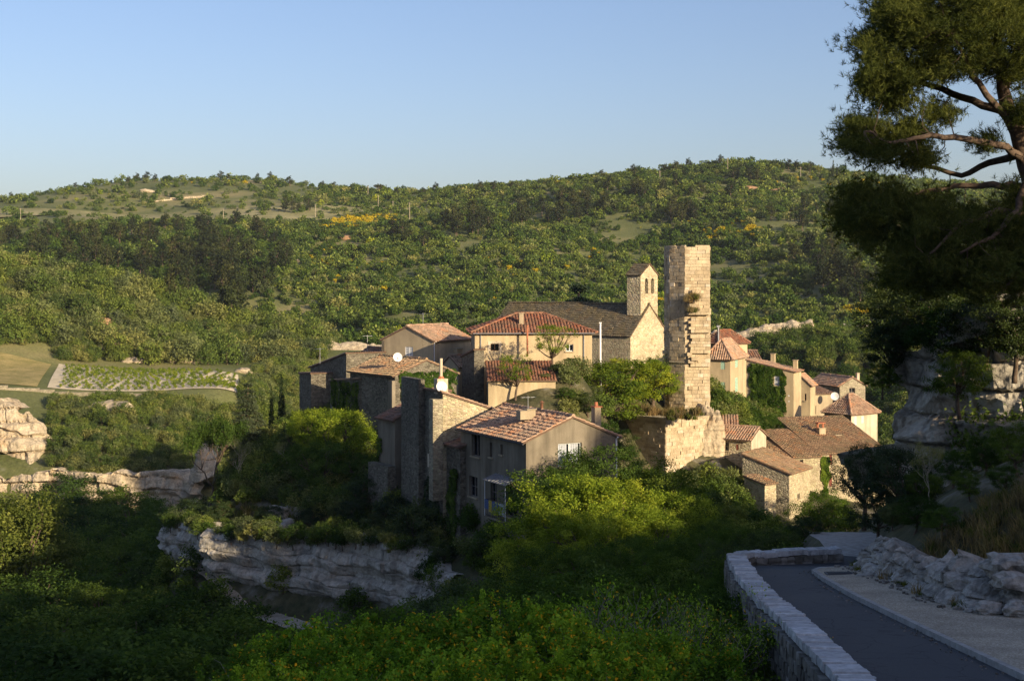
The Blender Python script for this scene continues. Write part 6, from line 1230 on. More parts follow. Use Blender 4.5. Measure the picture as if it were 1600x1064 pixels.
for px, d, py, key, h0, nm, cat, lb, lm, wd in (
    (388, 139, 596, 'fir', 8.6, 'fir_tree', 'tree', 'dark blue-green fir at the tip of the terrace', None, .9),
    (424, 142, 606, 'cypress', 9.6, 'cypress', 'tree', 'slender dark cypress right of the fir', None, .55), (440, 143, 588, 'cypress', 9.6, 'cypress', 'tree', 'taller dark cypress left of the village end', None, .7),
    (328, 134, 652, 'open1', 7.2, 'terrace_tree', 'tree', 'open-crowned tree leaning at the left tip of the terrace', 'leaf_gorge', .8),
    (378, 126, 684, 'thin0', 6.2, 'slim_tree', 'tree', 'slim pale-trunked tree with thin crown on the terrace', 'leaf_olive', .8),
    (448, 127, 690, 'thin1', 6.2, 'slim_tree', 'tree', 'sparse leaning tree above the dry-stone bits of the terrace', 'leaf_olive', .9),
    (485, 129, 640, 'holm0', 6.0, 'green_tree', 'tree', 'light green tree left of the bright pair on the terrace', 'leaf_lime', .8), (535, 124, 640, 'holm1', 6.0, 'green_tree', 'tree', 'bright sunlit green tree below the ivy wall', 'leaf_lime', 1.0), (502, 120, 690, 'holm2', 6.0, 'green_tree', 'tree', 'darker tree in front of the bright pair on the terrace', 'leaf_gorge', 1.0),
    (560, 119, 708, 'holm0', 6.0, 'green_tree', 'tree', 'green tree at the foot of the lean-to house', 'leaf_gorge', .9), (460, 131, 668, 'holm2', 6.0, 'green_tree', 'tree', 'dark tree behind the sparse leaning one', 'leaf_dark', .9),
    (575, 113, 745, 'dark0', 4.6, 'dark_shrub', 'shrub', 'dark shrub below the narrow shaded house', None, 1.2), (548, 111.5, 782, 'dark1', 4.6, 'dark_shrub', 'shrub', 'dark shrub at the cliff edge left of the grey wall foot', None, .9), (590, 108, 800, 'dark2', 4.6, 'dark_shrub', 'shrub', 'very dark shrub hanging over the right end of the cliff', None, .8),
    (620, 107.6, 775, 'dark0', 4.6, 'dark_shrub', 'shrub', 'tall dark shrub against the foot of the tall stone house', None, 1.1), (650, 103.5, 790, 'dark1', 4.6, 'dark_shrub', 'shrub', 'dark shrub left of the grey house base', None, 1.0), (604, 109, 800, 'dark2', 4.6, 'dark_shrub', 'shrub', 'dark shrub below the tall stone house, above the rock', None, 1.0), (694, 98, 846, 'dark0', 4.6, 'dark_shrub', 'shrub', 'dark shrub touching the grey house corner', None, .9),
    (345, 122, 785, 'dark1', 4.6, 'dark_shrub', 'shrub', 'small shrub on the cliff edge under the slim tree', None, 1.2), (425, 118, 790, 'dark2', 4.6, 'dark_shrub', 'shrub', 'small shrub on the cliff edge, middle of the terrace', None, 1.2), (480, 115, 795, 'dark0', 4.6, 'dark_shrub', 'shrub', 'rounded shrub on the cliff edge right of middle', None, 1.2), (300, 127, 780, 'dark1', 4.6, 'dark_shrub', 'shrub', 'shrub at the left end of the cliff top', None, 1.2),
    (905, 179, 441, 'cedar', 9, 'cedar', 'tree', 'dark blue-green cedar with level branches behind the church roof', None, 1.0), (978, 127, 695, 'dark2', 4.6, 'garden_bush', 'shrub', 'dark bush right of the grey house gable', 'leaf_dark', 1.1), (958, 124, 672, 'dark1', 4.6, 'garden_bush', 'shrub', 'dark bush behind the downpipe end of the grey house', 'leaf_gorge', 1.1), (995, 129, 720, 'dark0', 4.6, 'garden_bush', 'shrub', 'low bush at the foot of the dark bastion side', 'leaf_dark', 1.1),
    # village greenery
    (864, 128, 507, 'airy0', 6.4, 'slender_tree', 'tree', 'tall open-crowned tree in front of the hip-roofed house', 'leaf_lime', 1.0), (806, 125.3, 553, 'airy1', 6.4, 'slender_tree', 'tree', 'smaller tree in front of the red-roof annex', 'leaf_lime', .95), (852, 127, 603, 'dark2', 4.6, 'garden_bush', 'shrub', 'olive bush beside the red-roof annex', 'leaf_olive', 1.2), (884, 125.5, 606, 'dark1', 4.6, 'garden_bush', 'shrub', 'low bush behind the flue pipe of the grey house', 'leaf_gorge', 1.3), 
    (905, 131, 572, 'dark0', 4.6, 'garden_bush', 'shrub', 'dark bush at the foot of the tall open tree', 'leaf_olive', 1.3), (945, 135, 566, 'dark1', 4.6, 'garden_bush', 'shrub', 'sunlit bush below the white flag pole', 'leaf_lime', 1.3), (985, 139, 562, 'dark2', 4.6, 'garden_bush', 'shrub', 'sunlit bush below the church gable', 'leaf_lime', 1.3), (1022, 141, 560, 'dark0', 4.6, 'garden_bush', 'shrub', 'bush left of the tower foot', 'leaf_lime', 1.2), (890, 129.5, 585, 'dark2', 4.6, 'garden_bush', 'shrub', 'bush on the slope right of the tall open tree', 'leaf_gorge', 1.3), (918, 126, 612, 'dark0', 4.6, 'garden_bush', 'shrub', 'bush on the slope above the tall chimney of the grey house', 'leaf_dark', 1.3), (868, 128, 600, 'dark1', 4.6, 'garden_bush', 'shrub', 'dark bush behind the ridge of the grey house', 'leaf_dark', 1.3), (925, 131, 602, 'dark2', 4.6, 'garden_bush', 'shrub', 'olive bush behind the tall chimney of the grey house', 'leaf_olive', 1.3), (972, 141, 594, 'dark0', 4.6, 'garden_bush', 'shrub', 'shaded bush in the middle of the slope below the church', 'leaf_gorge', 1.3), (1008, 141.5, 604, 'dark1', 4.6, 'garden_bush', 'shrub', 'dark bush above the bastion', 'leaf_dark', 1.3), 
    (1137, 150, 614, 'holm1', 6.0, 'round_shrub', 'shrub', 'rounded green shrub below the mint shutters', 'leaf_poplar', 1.0), (1178, 151, 640, 'holm2', 6.0, 'round_shrub', 'shrub', 'green shrub at the foot of the ivy house', 'leaf_ivy', 1.0), (1205, 149, 650, 'holm0', 6.0, 'round_shrub', 'shrub', 'green shrub on the rocky slope below the ivy', 'leaf_ivy', .9), (1262, 158, 652, 'dark1', 4.6, 'round_shrub', 'shrub', 'small dark shrub in the street', None, .8),
    (1284, 124, 768, 'holm0', 6.0, 'road_tree', 'tree', 'sunlit green bush at the corner of the block house', 'leaf_ivy', .9), (1300, 118, 785, 'dark0', 4.6, 'road_tree', 'tree', 'sunlit shrub behind the dark roadside tree', 'leaf_lime', 1.2), (1192, 112, 800, 'holm1', 6.0, 'road_tree', 'tree', 'bush with sunlit top before the block house', 'leaf_poplar', 1.0), (1150, 112, 785, 'holm2', 6.0, 'road_tree', 'tree', 'shaded tree left of the outhouse', 'leaf_gorge', 1.0), (1120, 108, 775, 'holm0', 6.0, 'road_tree', 'tree', 'shaded tree below the rock pinnacle', 'leaf_gorge', 1.0), (1090, 100, 790, 'holm1', 6.0, 'road_tree', 'tree', 'dark tree in the hollow below the bastion', 'leaf_gorge', 1.0), (1240, 92, 822, 'holm2', 6.0, 'road_tree', 'tree', 'dark tree above the end of the road wall', 'leaf_dark', .9), (1205, 86, 828, 'holm0', 6.0, 'road_tree', 'tree', 'dark tree behind the parapet bend', 'leaf_dark', 1.0), (1165, 82, 828, 'holm1', 6.0, 'road_tree', 'tree', 'dark bushy tree left of the parapet bend', 'leaf_gorge', 1.0), (1130, 82, 815, 'holm2', 6.0, 'road_tree', 'tree', 'shaded tree right of the sunlit lime-green trees', 'leaf_gorge', 1.0)):
    tree_at(key, nm, lb, px, d, py, h0, None, cat, lm, wd)
# slope between the road and the village: the lime-green trees that catch the last sun, then darker ones
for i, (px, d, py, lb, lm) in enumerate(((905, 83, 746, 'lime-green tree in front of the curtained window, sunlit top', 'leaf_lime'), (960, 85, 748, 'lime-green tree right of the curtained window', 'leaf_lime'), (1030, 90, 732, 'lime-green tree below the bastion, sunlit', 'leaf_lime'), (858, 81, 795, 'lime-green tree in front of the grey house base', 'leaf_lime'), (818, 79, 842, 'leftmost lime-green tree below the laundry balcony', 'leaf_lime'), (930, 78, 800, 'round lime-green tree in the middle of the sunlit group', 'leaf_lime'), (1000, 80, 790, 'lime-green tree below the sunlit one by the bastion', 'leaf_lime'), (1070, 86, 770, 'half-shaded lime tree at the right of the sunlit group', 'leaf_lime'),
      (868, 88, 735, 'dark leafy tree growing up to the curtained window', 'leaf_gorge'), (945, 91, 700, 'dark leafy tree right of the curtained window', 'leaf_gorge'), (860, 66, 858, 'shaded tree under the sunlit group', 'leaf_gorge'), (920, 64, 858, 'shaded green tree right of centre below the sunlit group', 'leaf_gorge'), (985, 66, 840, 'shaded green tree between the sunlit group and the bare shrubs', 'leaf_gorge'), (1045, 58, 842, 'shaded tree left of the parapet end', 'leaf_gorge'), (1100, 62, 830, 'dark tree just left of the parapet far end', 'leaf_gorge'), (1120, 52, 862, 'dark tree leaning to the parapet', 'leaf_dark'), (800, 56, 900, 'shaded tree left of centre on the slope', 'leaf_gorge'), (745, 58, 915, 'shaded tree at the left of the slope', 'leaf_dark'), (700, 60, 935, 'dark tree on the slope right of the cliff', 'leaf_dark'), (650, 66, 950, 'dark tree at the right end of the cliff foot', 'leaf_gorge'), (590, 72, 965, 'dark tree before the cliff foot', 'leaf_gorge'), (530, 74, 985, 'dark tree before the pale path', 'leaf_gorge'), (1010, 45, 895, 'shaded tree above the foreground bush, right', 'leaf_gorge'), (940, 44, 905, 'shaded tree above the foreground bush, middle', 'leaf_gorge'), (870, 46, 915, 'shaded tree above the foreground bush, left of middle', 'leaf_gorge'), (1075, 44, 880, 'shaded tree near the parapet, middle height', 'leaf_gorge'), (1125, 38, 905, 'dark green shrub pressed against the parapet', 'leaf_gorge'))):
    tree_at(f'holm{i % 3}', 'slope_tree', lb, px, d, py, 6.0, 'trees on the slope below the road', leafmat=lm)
pp, ss = [], []
fill(620, -14, 6, 30, 92, .6, 1.25, lambda a, b, p_: (p_[:, 0] < 4.4) & (p_[:, 2] < -9.5)); fill(260, 6, 24, 66, 110, .5, 1.0, lambda a, b, p_: (a < 1330)); fill(150, 5.5, 13, 46, 68, .35, .7, lambda a, b, p_: (p_[:, 0] < np.interp(p_[:, 1], [46, 52, 58, 66], [9.6, 10.4, 11.6, 13.2])))
scatter('slope_undergrowth', 'dark undergrowth on the slope below the parapet', [PROTO['maquis_plant2'], PROTO['maquis_plant0']], np.concatenate(pp), np.concatenate(ss)); pp, ss = [], []
# foreground bushes, just below the camera
for i, (px, d, py, lb) in enumerate(((425, 23, 1022, 'leftmost foreground bush with orange-tipped leaves'), (490, 24, 985, 'foreground bush with upright shoots and orange leaves, left'), (545, 22, 1000, 'low foreground bush second from the left'), (600, 23, 975, 'foreground bush with fresh green shoots left of middle'), (660, 22, 985, 'foreground bush in the middle, orange flecked'), (720, 23, 970, 'foreground bush just right of the middle'), (770, 24, 948, 'tallest foreground bush, bright green'), (830, 23, 965, 'foreground bush right of the tallest one'), (890, 22, 985, 'orange-flecked foreground bush right of middle'), (945, 22, 1000, 'foreground bush third from the right'), (1000, 22, 1010, 'foreground bush second from the right'), (1060, 21.5, 1030, 'rightmost foreground bush below the bare stems'),
      (470, 20.5, 1040, 'foreground bush at the bottom edge, left'), (580, 20, 1035, 'foreground bush at the bottom edge, left of middle'), (690, 19.5, 1040, 'foreground bush at the bottom edge, middle'), (800, 19.5, 1030, 'foreground bush at the bottom edge, right of middle'), (920, 19.5, 1042, 'foreground bush at the bottom edge, right'))):
    c = XY(px, d); zt = Z(py, d); s = random.uniform(.62, .82); place(f'bush{i % 3}', 'foreground_bush', lb, c.x, c.y, s, None, zt - 2.75 * s, 'bushes below the camera', 'bush')
# what the foreground bushes grow from
pp, ss = [], []
fill(150, -9, 3.2, 19, 30, .4, .7)
scatter('near_undergrowth', 'shaded brush under the foreground bushes', [PROTO['bush0'][1], PROTO['bush2'][1]], np.concatenate(pp), np.concatenate(ss)); pp, ss = [], []
for i, (px, d, py, s, lb) in enumerate(((1215, 27, 915, 1.0, 'shrub with bare grey stems left of the parapet'), (1100, 28, 905, 1.0, 'thin leafless shrub between foreground bush and parapet'), (1165, 24, 960, .9, 'low bare-stemmed shrub at the foot of the parapet'), (1060, 30, 915, 1.0, 'bare-stemmed shrub behind the foreground bushes'))):
    tree_at(f'bare{i % 2}', 'bare_shrub', lb, px - 60, d, py, 4.0, 'bare shrubs by the parapet', 'shrub', wide=.9)
for i, (px, d, py, lb) in enumerate(((1100, 30, 955, 'dark bush behind the bare stems'), (1120, 27, 985, 'dark bush against the parapet foot'), (1040, 32, 930, 'dark bush above the foreground bush, right'), (1120, 21.5, 1045, 'dark bush at the bottom edge beside the parapet'), (1130, 33, 925, 'dark bush under the middle of the parapet'))):
    tree_at(f'dark{i % 3}', 'dark_bush', lb, px, d, py, 4.6, 'dark bushes by the parapet', 'bush', 'leaf_gorge')

# ------------------------------------------------------------------ right bank above the road
for i, (px, d, py, key, h0, lb, lm, wd) in enumerate(((1350, 49, 695, 'holm0', 6.0, 'dark round tree standing at the road bend', 'leaf_dark', .66), (1405, 44, 700, 'dark1', 4.6, 'dark tree against the cliff foot, left', 'leaf_dark', .9), (1440, 43, 735, 'dark2', 4.6, 'bushy shrub in front of the cliff', 'leaf_gorge', 1.0), (1490, 41, 720, 'holm2', 6.0, 'greener tree in the middle of the bank', 'leaf_gorge', .9), (1540, 40, 690, 'holm1', 6.0, 'green tree on the bank towards the right', 'leaf_gorge', .9), (1592, 38, 660, 'holm0', 6.0, 'green tree at the right edge of the bank', 'leaf_gorge', .9), (1430, 38, 775, 'dark0', 4.6, 'dark bush hanging over the limestone bank', 'leaf_gorge', 1.2), (1475, 36, 800, 'dark1', 4.6, 'low bush behind the limestone bank, middle', 'leaf_gorge', 1.2), (1395, 40, 790, 'dark2', 4.6, 'low dark bush behind the bank near the bend', 'leaf_dark', 1.0), (1372, 44, 760, 'dark1', 4.6, 'dark bush between round tree and bank', 'leaf_dark', .9), (1452, 40, 690, 'thin0', 6.2, 'sparse grey-stemmed tree in front of the cliff', 'leaf_olive', .8), (1515, 37, 770, 'dark0', 4.6, 'rounded bush above the dry grass', 'leaf_gorge', 1.0), (1570, 36, 760, 'dark2', 4.6, 'bush at the right behind the dry grass', 'leaf_gorge', 1.0))):
    tree_at(key, 'bank_tree', lb, px, d, py, h0, 'trees on the bank above the road', leafmat=lm, wide=wd)
for i, (px, py, d, s, lb) in enumerate(((1388, 545, 54.5, .7, 'dark bush overhanging the tip of the cliff'), (1378, 590, 54, .4, 'small leafy bush hanging from the cliff tip'), (1400, 505, 55, 1.0, 'dark bush above the cliff tip'), (1440, 500, 54, 1.0, 'dark bush on the cliff top below the pine, left'), (1490, 520, 51.5, .9, 'dark bush on the cliff top, middle'), (1540, 505, 50.6, .8, 'dark bush beside the rock ledge'), (1585, 515, 49.6, .9, 'green bush right of the rock ledge'), (1455, 470, 56, 1.1, 'dark shrub under the lowest pine branches, left'), (1540, 460, 56, 1.0, 'dark shrub under the lowest pine branches, middle'), (1410, 470, 57, 1.0, 'dark shrub left under the pine'), (1500, 590, 49.7, .7, 'dark bush spilling down the cliff face'))):
    p = P(px, py, d); place(f'dark{i % 3}', 'cliff_bush', lb, p.x, p.y, s * .75, None, p.z - 2.2 * s * .75, 'bushes on the cliff top', 'bush', leafmat='leaf_gorge' if i % 3 == 1 else 'leaf_dark')
pp, ss = [], []
fill(1200, 10, 20, 29.5, 36, .5, .95, lambda a, b, p_: (p_[:, 0] > np.interp(p_[:, 1], [29, 31, 40, 41], [12.5, 10.6, 10.4, 12.5])))
scatter('dry_grass', 'dry straw-coloured grass on the bank above the limestone', [PROTO[f'drygrass{i}'] for i in range(3)] + [PROTO['grass0']], np.concatenate(pp), np.concatenate(ss), idx=R.choice(4, sum(map(len, pp)), p=[.22, .22, .22, .34])); pp, ss = [], []
fill(60, 17, 28, 50, 54.5, .7, 1.2); fill(500, 18, 120, -40, 60, 1.0, 2.0, lambda a, b, p_: ((a > 1650) | (p_[:, 1] < 30)) & (np.abs(p_[:, 0] * UA[0] + p_[:, 1] * UA[1] - 50) > 18) & (p_[:, 0] * UA[0] + p_[:, 1] * UA[1] < 90))  # out-of-view scrub added to roughen the ridge's shade; gap lets sun through
scatter('ridge_scrub', 'scrub on the hillside right of the road', [PROTO['maquis_plant2'], PROTO['maquis_plant0']], np.concatenate(pp), np.concatenate(ss)); pp, ss = [], []

# ------------------------------------------------------------------ the big pine
R = np.random.default_rng(33); PT = Thing('big_pine', 'huge pine with twisting limbs and dark needles filling the right edge', 'tree', tuple(P(1650, 470, 46.5)))
mb = MB(); PX = lambda a, b, d=46.0: np.array(P(a, b, d))
trunk = [PX(1652, 500), PX(1648, 420), PX(1632, 330), PX(1606, 258), PX(1592, 205), PX(1576, 176), PX(1567, 140), PX(1563, 96), PX(1556, 40), PX(1560, -40)]
mb.tube(trunk, [.52, .46, .40, .34, .30, .25, .20, .16, .12, .06], 10)
LIMBS = [[(1606, 258, 46), (1570, 230, 45.5), (1490, 212, 45), (1440, 214, 44.6), (1395, 225, 44.3), (1350, 205, 44)], [(1592, 205, 46), (1560, 170, 45.6), (1520, 120, 45), (1506, 88, 44.5), (1480, 40, 44)], [(1632, 300, 46), (1580, 288, 46), (1528, 290, 46.5), (1460, 297, 47), (1400, 310, 47.4), (1350, 312, 47.6)], [(1640, 345, 46), (1560, 330, 45), (1500, 350, 44), (1450, 400, 43.5)],
         [(1576, 176, 46), (1500, 150, 46.6), (1440, 130, 47), (1390, 120, 47.4), (1350, 128, 47.6)], [(1563, 96, 46), (1510, 60, 46.5), (1440, 40, 47), (1390, 60, 47)], [(1567, 140, 46), (1590, 80, 46), (1610, 20, 46)], [(1640, 380, 46), (1560, 400, 46.5), (1500, 430, 47), (1440, 470, 47.4)], [(1600, 240, 46), (1560, 250, 47), (1500, 275, 47.5), (1430, 255, 48), (1375, 250, 48)], [(1610, 265, 46), (1590, 330, 44.5), (1550, 370, 44), (1500, 395, 43.6)], [(1556, 40, 46), (1500, 5, 46), (1440, -10, 46)], [(1645, 400, 46), (1600, 420, 45), (1560, 460, 44.6)]]
nodes = []
for L in LIMBS:
    pts = [PX(*q) for q in L]; n = len(pts); fine = []
    for i in range(n - 1):
        for t_ in np.linspace(0, 1, 4, endpoint=False): fine.append(pts[i] * (1 - t_) + pts[i + 1] * t_ + R.normal(size=3) * .035)
    fine.append(pts[-1]); mb.tube(fine, list(np.linspace(.15, .03, len(fine))), 7); nodes += fine[3:]
nodes = np.array(nodes)
MASS = [(1400, 25, 42), (1372, 70, 40), (1440, 45, 52), (1510, 40, 55), (1575, 30, 50), (1360, 125, 36), (1410, 115, 42), (1470, 105, 34), (1540, 95, 34), (1590, 110, 30), (1350, 205, 34), (1378, 235, 34), (1420, 205, 28), (1395, 160, 26), (1335, 225, 20), (1470, 175, 20), (1440, 250, 26), (1345, 305, 34), (1395, 320, 46), (1450, 335, 50), (1510, 345, 46), (1570, 350, 46), (1420, 385, 46), (1480, 400, 55), (1550, 410, 55), (1600, 390, 40), (1410, 430, 30), (1460, 440, 34), (1530, 440, 34), (1590, 440, 34), (1330, 345, 26), (1365, 365, 30), (1600, 180, 22), (1540, 225, 14), (1590, 300, 26), (1430, -15, 40), (1500, -20, 50), (1580, -30, 60), (1640, 60, 60), (1640, 160, 50), (1650, 260, 40), (1650, 360, 50)]
tips, hub = [], []
for (a, b, r) in MASS:
    n = int(8 + r * r / (25 if b < 290 else 44))
    for _ in range(n):
        q = R.normal(size=2) * r * .44; dd = 46 + R.normal() * r / 30; tips.append(PX(a + q[0], b + q[1] * .85, dd)); hub.append((a, b))
tips = np.array(tips); near_ = ((tips[:, None, :] - nodes[None]) ** 2).sum(-1); ni = near_.argmin(1)
for k in range(0, len(tips)):
    if k % 4 == 0 and near_[k, ni[k]] < 1.6: limb(mb, nodes[ni[k]], tips[k], .022, .006, R, .08, 3, 4)
PT.part('trunk', mb, M['bark_pine'], True)
def needles(tips, nodes_dir, per, tuftn, rad, ln, R):
    n = len(tips); c = np.repeat(tips, per, 0) + R.normal(size=(n * per, 3)) * rad * np.array([1, 1, .6]); N = len(c); base = np.repeat(c, tuftn, 0)
    axis_ = unit(np.repeat(nodes_dir, per, 0) + R.normal(size=(N, 3)) * .45 + np.array([0, 0, .45])); d_ = unit(np.repeat(axis_, tuftn, 0) * 1.0 + R.normal(size=(N * tuftn, 3)) * .65); s = unit(np.cross(d_, R.normal(size=(N * tuftn, 3)))) * .0085
    b = base + np.repeat(axis_, tuftn, 0) * R.uniform(-.08, .08, (N * tuftn, 1)); l = ln * R.uniform(.7, 1.3, (N * tuftn, 1))
    v = np.stack([b - s, b + s, b + d_ * l], 1).reshape(-1, 3); var = np.repeat(np.repeat(R.uniform(0, 1, n), per), tuftn) * .5 + R.uniform(0, .5, N * tuftn); return v, var
v, var = needles(tips, unit(tips - nodes[ni]), 17, 15, .26, .20, R)
me = mesh_np('crown', v - np.array(PT.loc), 3, np.arange(len(v)), M['needle'], False, var); link('crown', me, PT.o)

# ------------------------------------------------------------------ ivy and creepers on walls
def ivy(name, label, h, fc, q0, q1, z0, z1, n, leaf=.16, mat='leaf_ivy', seed=0, hole=None, top=None, cat='ivy'):
    R = np.random.default_rng(900 + seed); q = R.uniform(q0, q1, n * 2); z = R.uniform(z0, z1, n * 2); keep = np.ones(len(q), bool)
    for i in range(len(q)):
        e = noise.noise(Vector((q[i] * .7, z[i] * .7, seed))) * .9; dq = min(q[i] - q0, q1 - q[i]); dz = z1 - z[i]
        if dq + e < .25 or dz + e * .6 < .15: keep[i] = False
        if hole and hole[0] < q[i] < hole[1] and hole[2] < z[i] < hole[3]: keep[i] = False
        if top and z[i] > top(q[i]): keep[i] = False
    q, z = q[keep][:n], z[keep][:n]; O, u, L, nn_ = h.faces[fc]; bulk = np.array([noise.noise(Vector((a * 1.3, b * 1.3, seed + 5))) for a, b in zip(q, z)])
    cen = np.array([tuple(h.pt(fc, a, b, .06 + abs(c_) * .35 * R.uniform(.2, 1))) for a, b, c_ in zip(q, z, bulk)]); nrm = unit(np.array([nn_.x, nn_.y, .35]) + R.normal(size=(len(cen), 3)) * .45)
    t_ = unit(np.cross(nrm, R.normal(size=(len(cen), 3)))); s = np.cross(nrm, t_); l = leaf * R.uniform(.6, 1.4, (len(cen), 1)); v = np.stack([cen - t_ * l * .5, cen + s * l * .4, cen + t_ * l * .5, cen - s * l * .4], 1).reshape(-1, 3)
    o = np.array(h.pt(fc, (q0 + q1) / 2, z0)); var = np.clip(.5 + bulk * .9 + R.uniform(-.25, .25, len(cen)), 0, 1); return tag(link(name, leaf_mesh(name, v - o, var, M[mat]), None, tuple(o)), label, cat)
ivy('ivy', 'thick green ivy covering the wall of the house right of the tower', h11, 'B', .9, h11.Lb - .1, -20, h11.ze + 1.25, 10000, .2, seed=1, hole=(face_len(h11.C, h11.b, 1218.5), face_len(h11.C, h11.b, 1209), Z(603, 176), Z(586, 176)), top=lambda q: h11.ze + 1.3 * q / h11.Lb - .1)
ivy('ivy', 'dark ivy hanging over the low wing below the mossy roof', h5b, 'B', .2, h5b.Lb - .3, -18, -9.3, 7000, .18, 'leaf_gorge', 2)
ivy('ivy', 'ivy on the right side of the rubble house below the beige gable', h5, 'A', .4, h5.La, -12.5, -7.9, 4500, .18, 'leaf_ivy', 3)
ivy('ivy', 'ivy climbing the left edge of the narrow shaded house', h4, 'B', h4.Lb - .7, h4.Lb + .5, -20, -11.5, 1500, .16, 'leaf_gorge', 4)
ivy('ivy', 'creeper climbing the left corner of the grey house', h3, 'B', .2, 2.2, -20, -13.5, 2400, .15, 'leaf_gorge', 5)
ivy('ivy', 'dark creeper on the tall stone house wall', h2, 'B', .5, 4.5, -21, -14.5, 3500, .16, 'leaf_dark', 6)
ivy('creeper', 'light green creeper on the corner of the block house', h16, 'A', .1, 1.5, -22.5, -17.5, 1600, .18, 'leaf_ivy', 7)
# grass and weeds on the tower rock
pts_ = []
for (px, py, d) in ((1000, 640, 134), (1015, 643, 133.5), (1030, 645, 133.5), (1043, 648, 133), (1055, 646, 133), (1066, 652, 132.5), (1075, 655, 132.3), (1085, 648, 132.5), (1050, 655, 132.6), (1062, 642, 134), (1090, 645, 132), (1020, 648, 133), (1082, 470, 139), (1086, 466, 139.2), (1081, 486, 138.8)):
    for _ in range(9): q = np.array(P(px, py, d)) + R.normal(size=3) * np.array([.35, .35, .05]); pts_.append(q)
scatter('tower_weeds', 'dry weeds growing on the tower rock', [PROTO['drygrass0'], PROTO['grass1'], PROTO['drygrass2']], np.array(pts_), R.uniform(.8, 1.5, len(pts_)))
pts_, sc_ = [], []
rim = [(-29.2, 124.5, -21.2), (-26.5, 119.5, -20.7), (-22, 114.8, -20.5), (-15.6, 109.6, -20.0), (-9.4, 104.6, -19.1), (-6, 101, -19.2)]
for i in range(len(rim) - 1):
    a, b = np.array(rim[i]), np.array(rim[i + 1])
    for _ in range(int(np.linalg.norm(b - a) * 5)):
        t_ = R.uniform(); q = a * (1 - t_) + b * t_ + np.array([.6, .75, 0]) * R.uniform(-1.6, 1.2); q[2] += R.uniform(-.5, .15); pts_.append(q); sc_.append(R.uniform(.25, .75))
scatter('cliff_edge_plants', 'small bushes and grass hanging over the rim of the promontory cliff', [PROTO['maquis_plant2'], PROTO['maquis_plant0'], PROTO['grass0'], PROTO['drygrass1'], PROTO['maquis_plant1']], np.array(pts_), np.array(sc_))
# dry-stone remnants on the terrace and the pale path at the cliff foot
for i, (px, py, d, w, hh, lb) in enumerate(((432, 775, 118.5, 1.0, 1.3, 'short dry-stone pillar remnant on the terrace'), (458, 770, 118, .9, .9, 'broken dry-stone wall end right of the pillar'), (420, 805, 117, 2.2, .7, 'low dry-stone wall along the terrace edge'), (500, 815, 113, 2.4, .7, 'low dry-stone wall at the terrace edge, right'))):
    c = XY(px, d); z = gz(c.x, c.y) - .3; mb = MB(); u = Vector((.75, -.66)); n_ = Vector((-.66, -.75))
    masonry(mb, c - u * w, c + u * w, z, z + hh + .3, n_, proud=.03, wmin=.2, wmax=.5, hmin=.12, hmax=.22, th=.55); single('dry_stone_wall', lb, 'wall', mb, M['rock'])
for i, (px, py, d, r, lb) in enumerate(((345, 790, 120.5, .9, 'grey rock in the grass of the cliff top, left'), (385, 795, 119.5, .7, 'small grey rock on the cliff top'), (440, 800, 117, 1.0, 'grey rock on the cliff top, middle'), (700, 905, 84, 1.4, 'pale rock on the slope below the grey house'), (620, 880, 93, 1.6, 'grey rock under the tall stone house'), (645, 900, 91, 1.3, 'grey rock right of the cliff end'), (470, 1010, 92, 1.4, 'pale rock beside the path below the cliff'))):
    c = XY(px, d); single('rock', lb, 'rock', boulder((c.x, c.y, gz(c.x, c.y) + r * .2), (r * 1.2, r, r * .8), 20 + i * 1.7, 3, .45), M['rock'], True)
pa = [P(300, 915, 121), P(340, 930, 116), P(400, 955, 109.5), P(470, 978, 103), P(560, 995, 99)]
mb = MB()
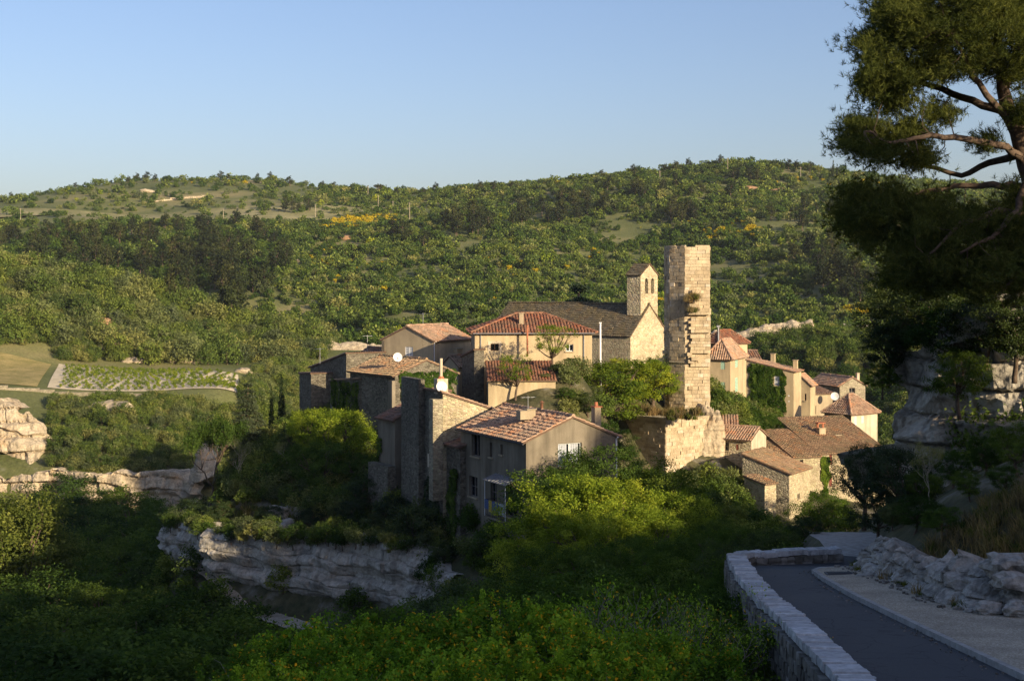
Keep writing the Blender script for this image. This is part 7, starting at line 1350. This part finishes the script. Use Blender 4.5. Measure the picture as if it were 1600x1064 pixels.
for i in range(41):
    t_ = i / 40 * (len(pa) - 1); k = min(int(t_), len(pa) - 2); c = pa[k].lerp(pa[k + 1], t_ - k); z = max(c.z, gz(c.x, c.y) + .15)
    for w in (-1.1, -.4, .4, 1.1): mb.v.append((c.x - .66 * w, c.y - .75 * w, z + random.gauss(0, .04)))
for i in range(40):
    for k in range(3): a = i * 4 + k; mb.f.append((a, a + 1, a + 5, a + 4)); mb.fm.append(0)
tag(mb.build('path', M['gravel'], smooth=True), 'pale footpath along the foot of the promontory cliff', kind='structure')

# weeds, grit and small stones along the road edges
R = np.random.default_rng(61); pts_, sc_, ix_ = [], [], []
def along(pl, n, off0, off1, lift, kinds, s0, s1):
    for _ in range(n):
        t_ = R.uniform(); x, y = poly_at(pl, t_)
        if 16 < y < 46: x += R.uniform(off0, off1); pts_.append((x, y, roadz(y) + lift)); sc_.append(R.uniform(s0, s1)); ix_.append(R.choice(kinds))
along(BASE[2:], 45, -.15, .25, .13, [0, 1, 2], .25, .6); along(BASE[2:], 170, -.45, .2, .14, [3, 4], .02, .09)
along(KERB[:9], 260, -.35, -.02, .012, [3, 4], .012, .045); along(RIN[:8], 200, .05, .5, .012, [3, 4], .015, .05)
scatter('roadside_grit', 'small stones and weeds along the edges of the road', [PROTO['grass0'], PROTO['drygrass1'], PROTO['grass2'], STN[0], STN[3]], np.array(pts_), np.array(sc_), idx=np.array(ix_))

# ------------------------------------------------------------------ evening haze
mb = MB(); mb.box((-900, -120, -52), (1800, 0, 0), (0, 1360, 0), (0, 0, 150)); m = bpy.data.materials.new('haze_air'); m.use_nodes = True; nt = m.node_tree; nt.nodes.remove(nt.nodes['Principled BSDF'])
pv = nt.nodes.new('ShaderNodeVolumePrincipled'); pv.inputs['Color'].default_value = (.86, .91, 1, 1); pv.inputs['Density'].default_value = .00007; pv.inputs['Anisotropy'].default_value = .2; nt.links.new(pv.outputs[0], nt.nodes['Material Output'].inputs['Volume'])
tag(mb.build('haze', m), 'thin evening haze over the valley', kind='stuff')
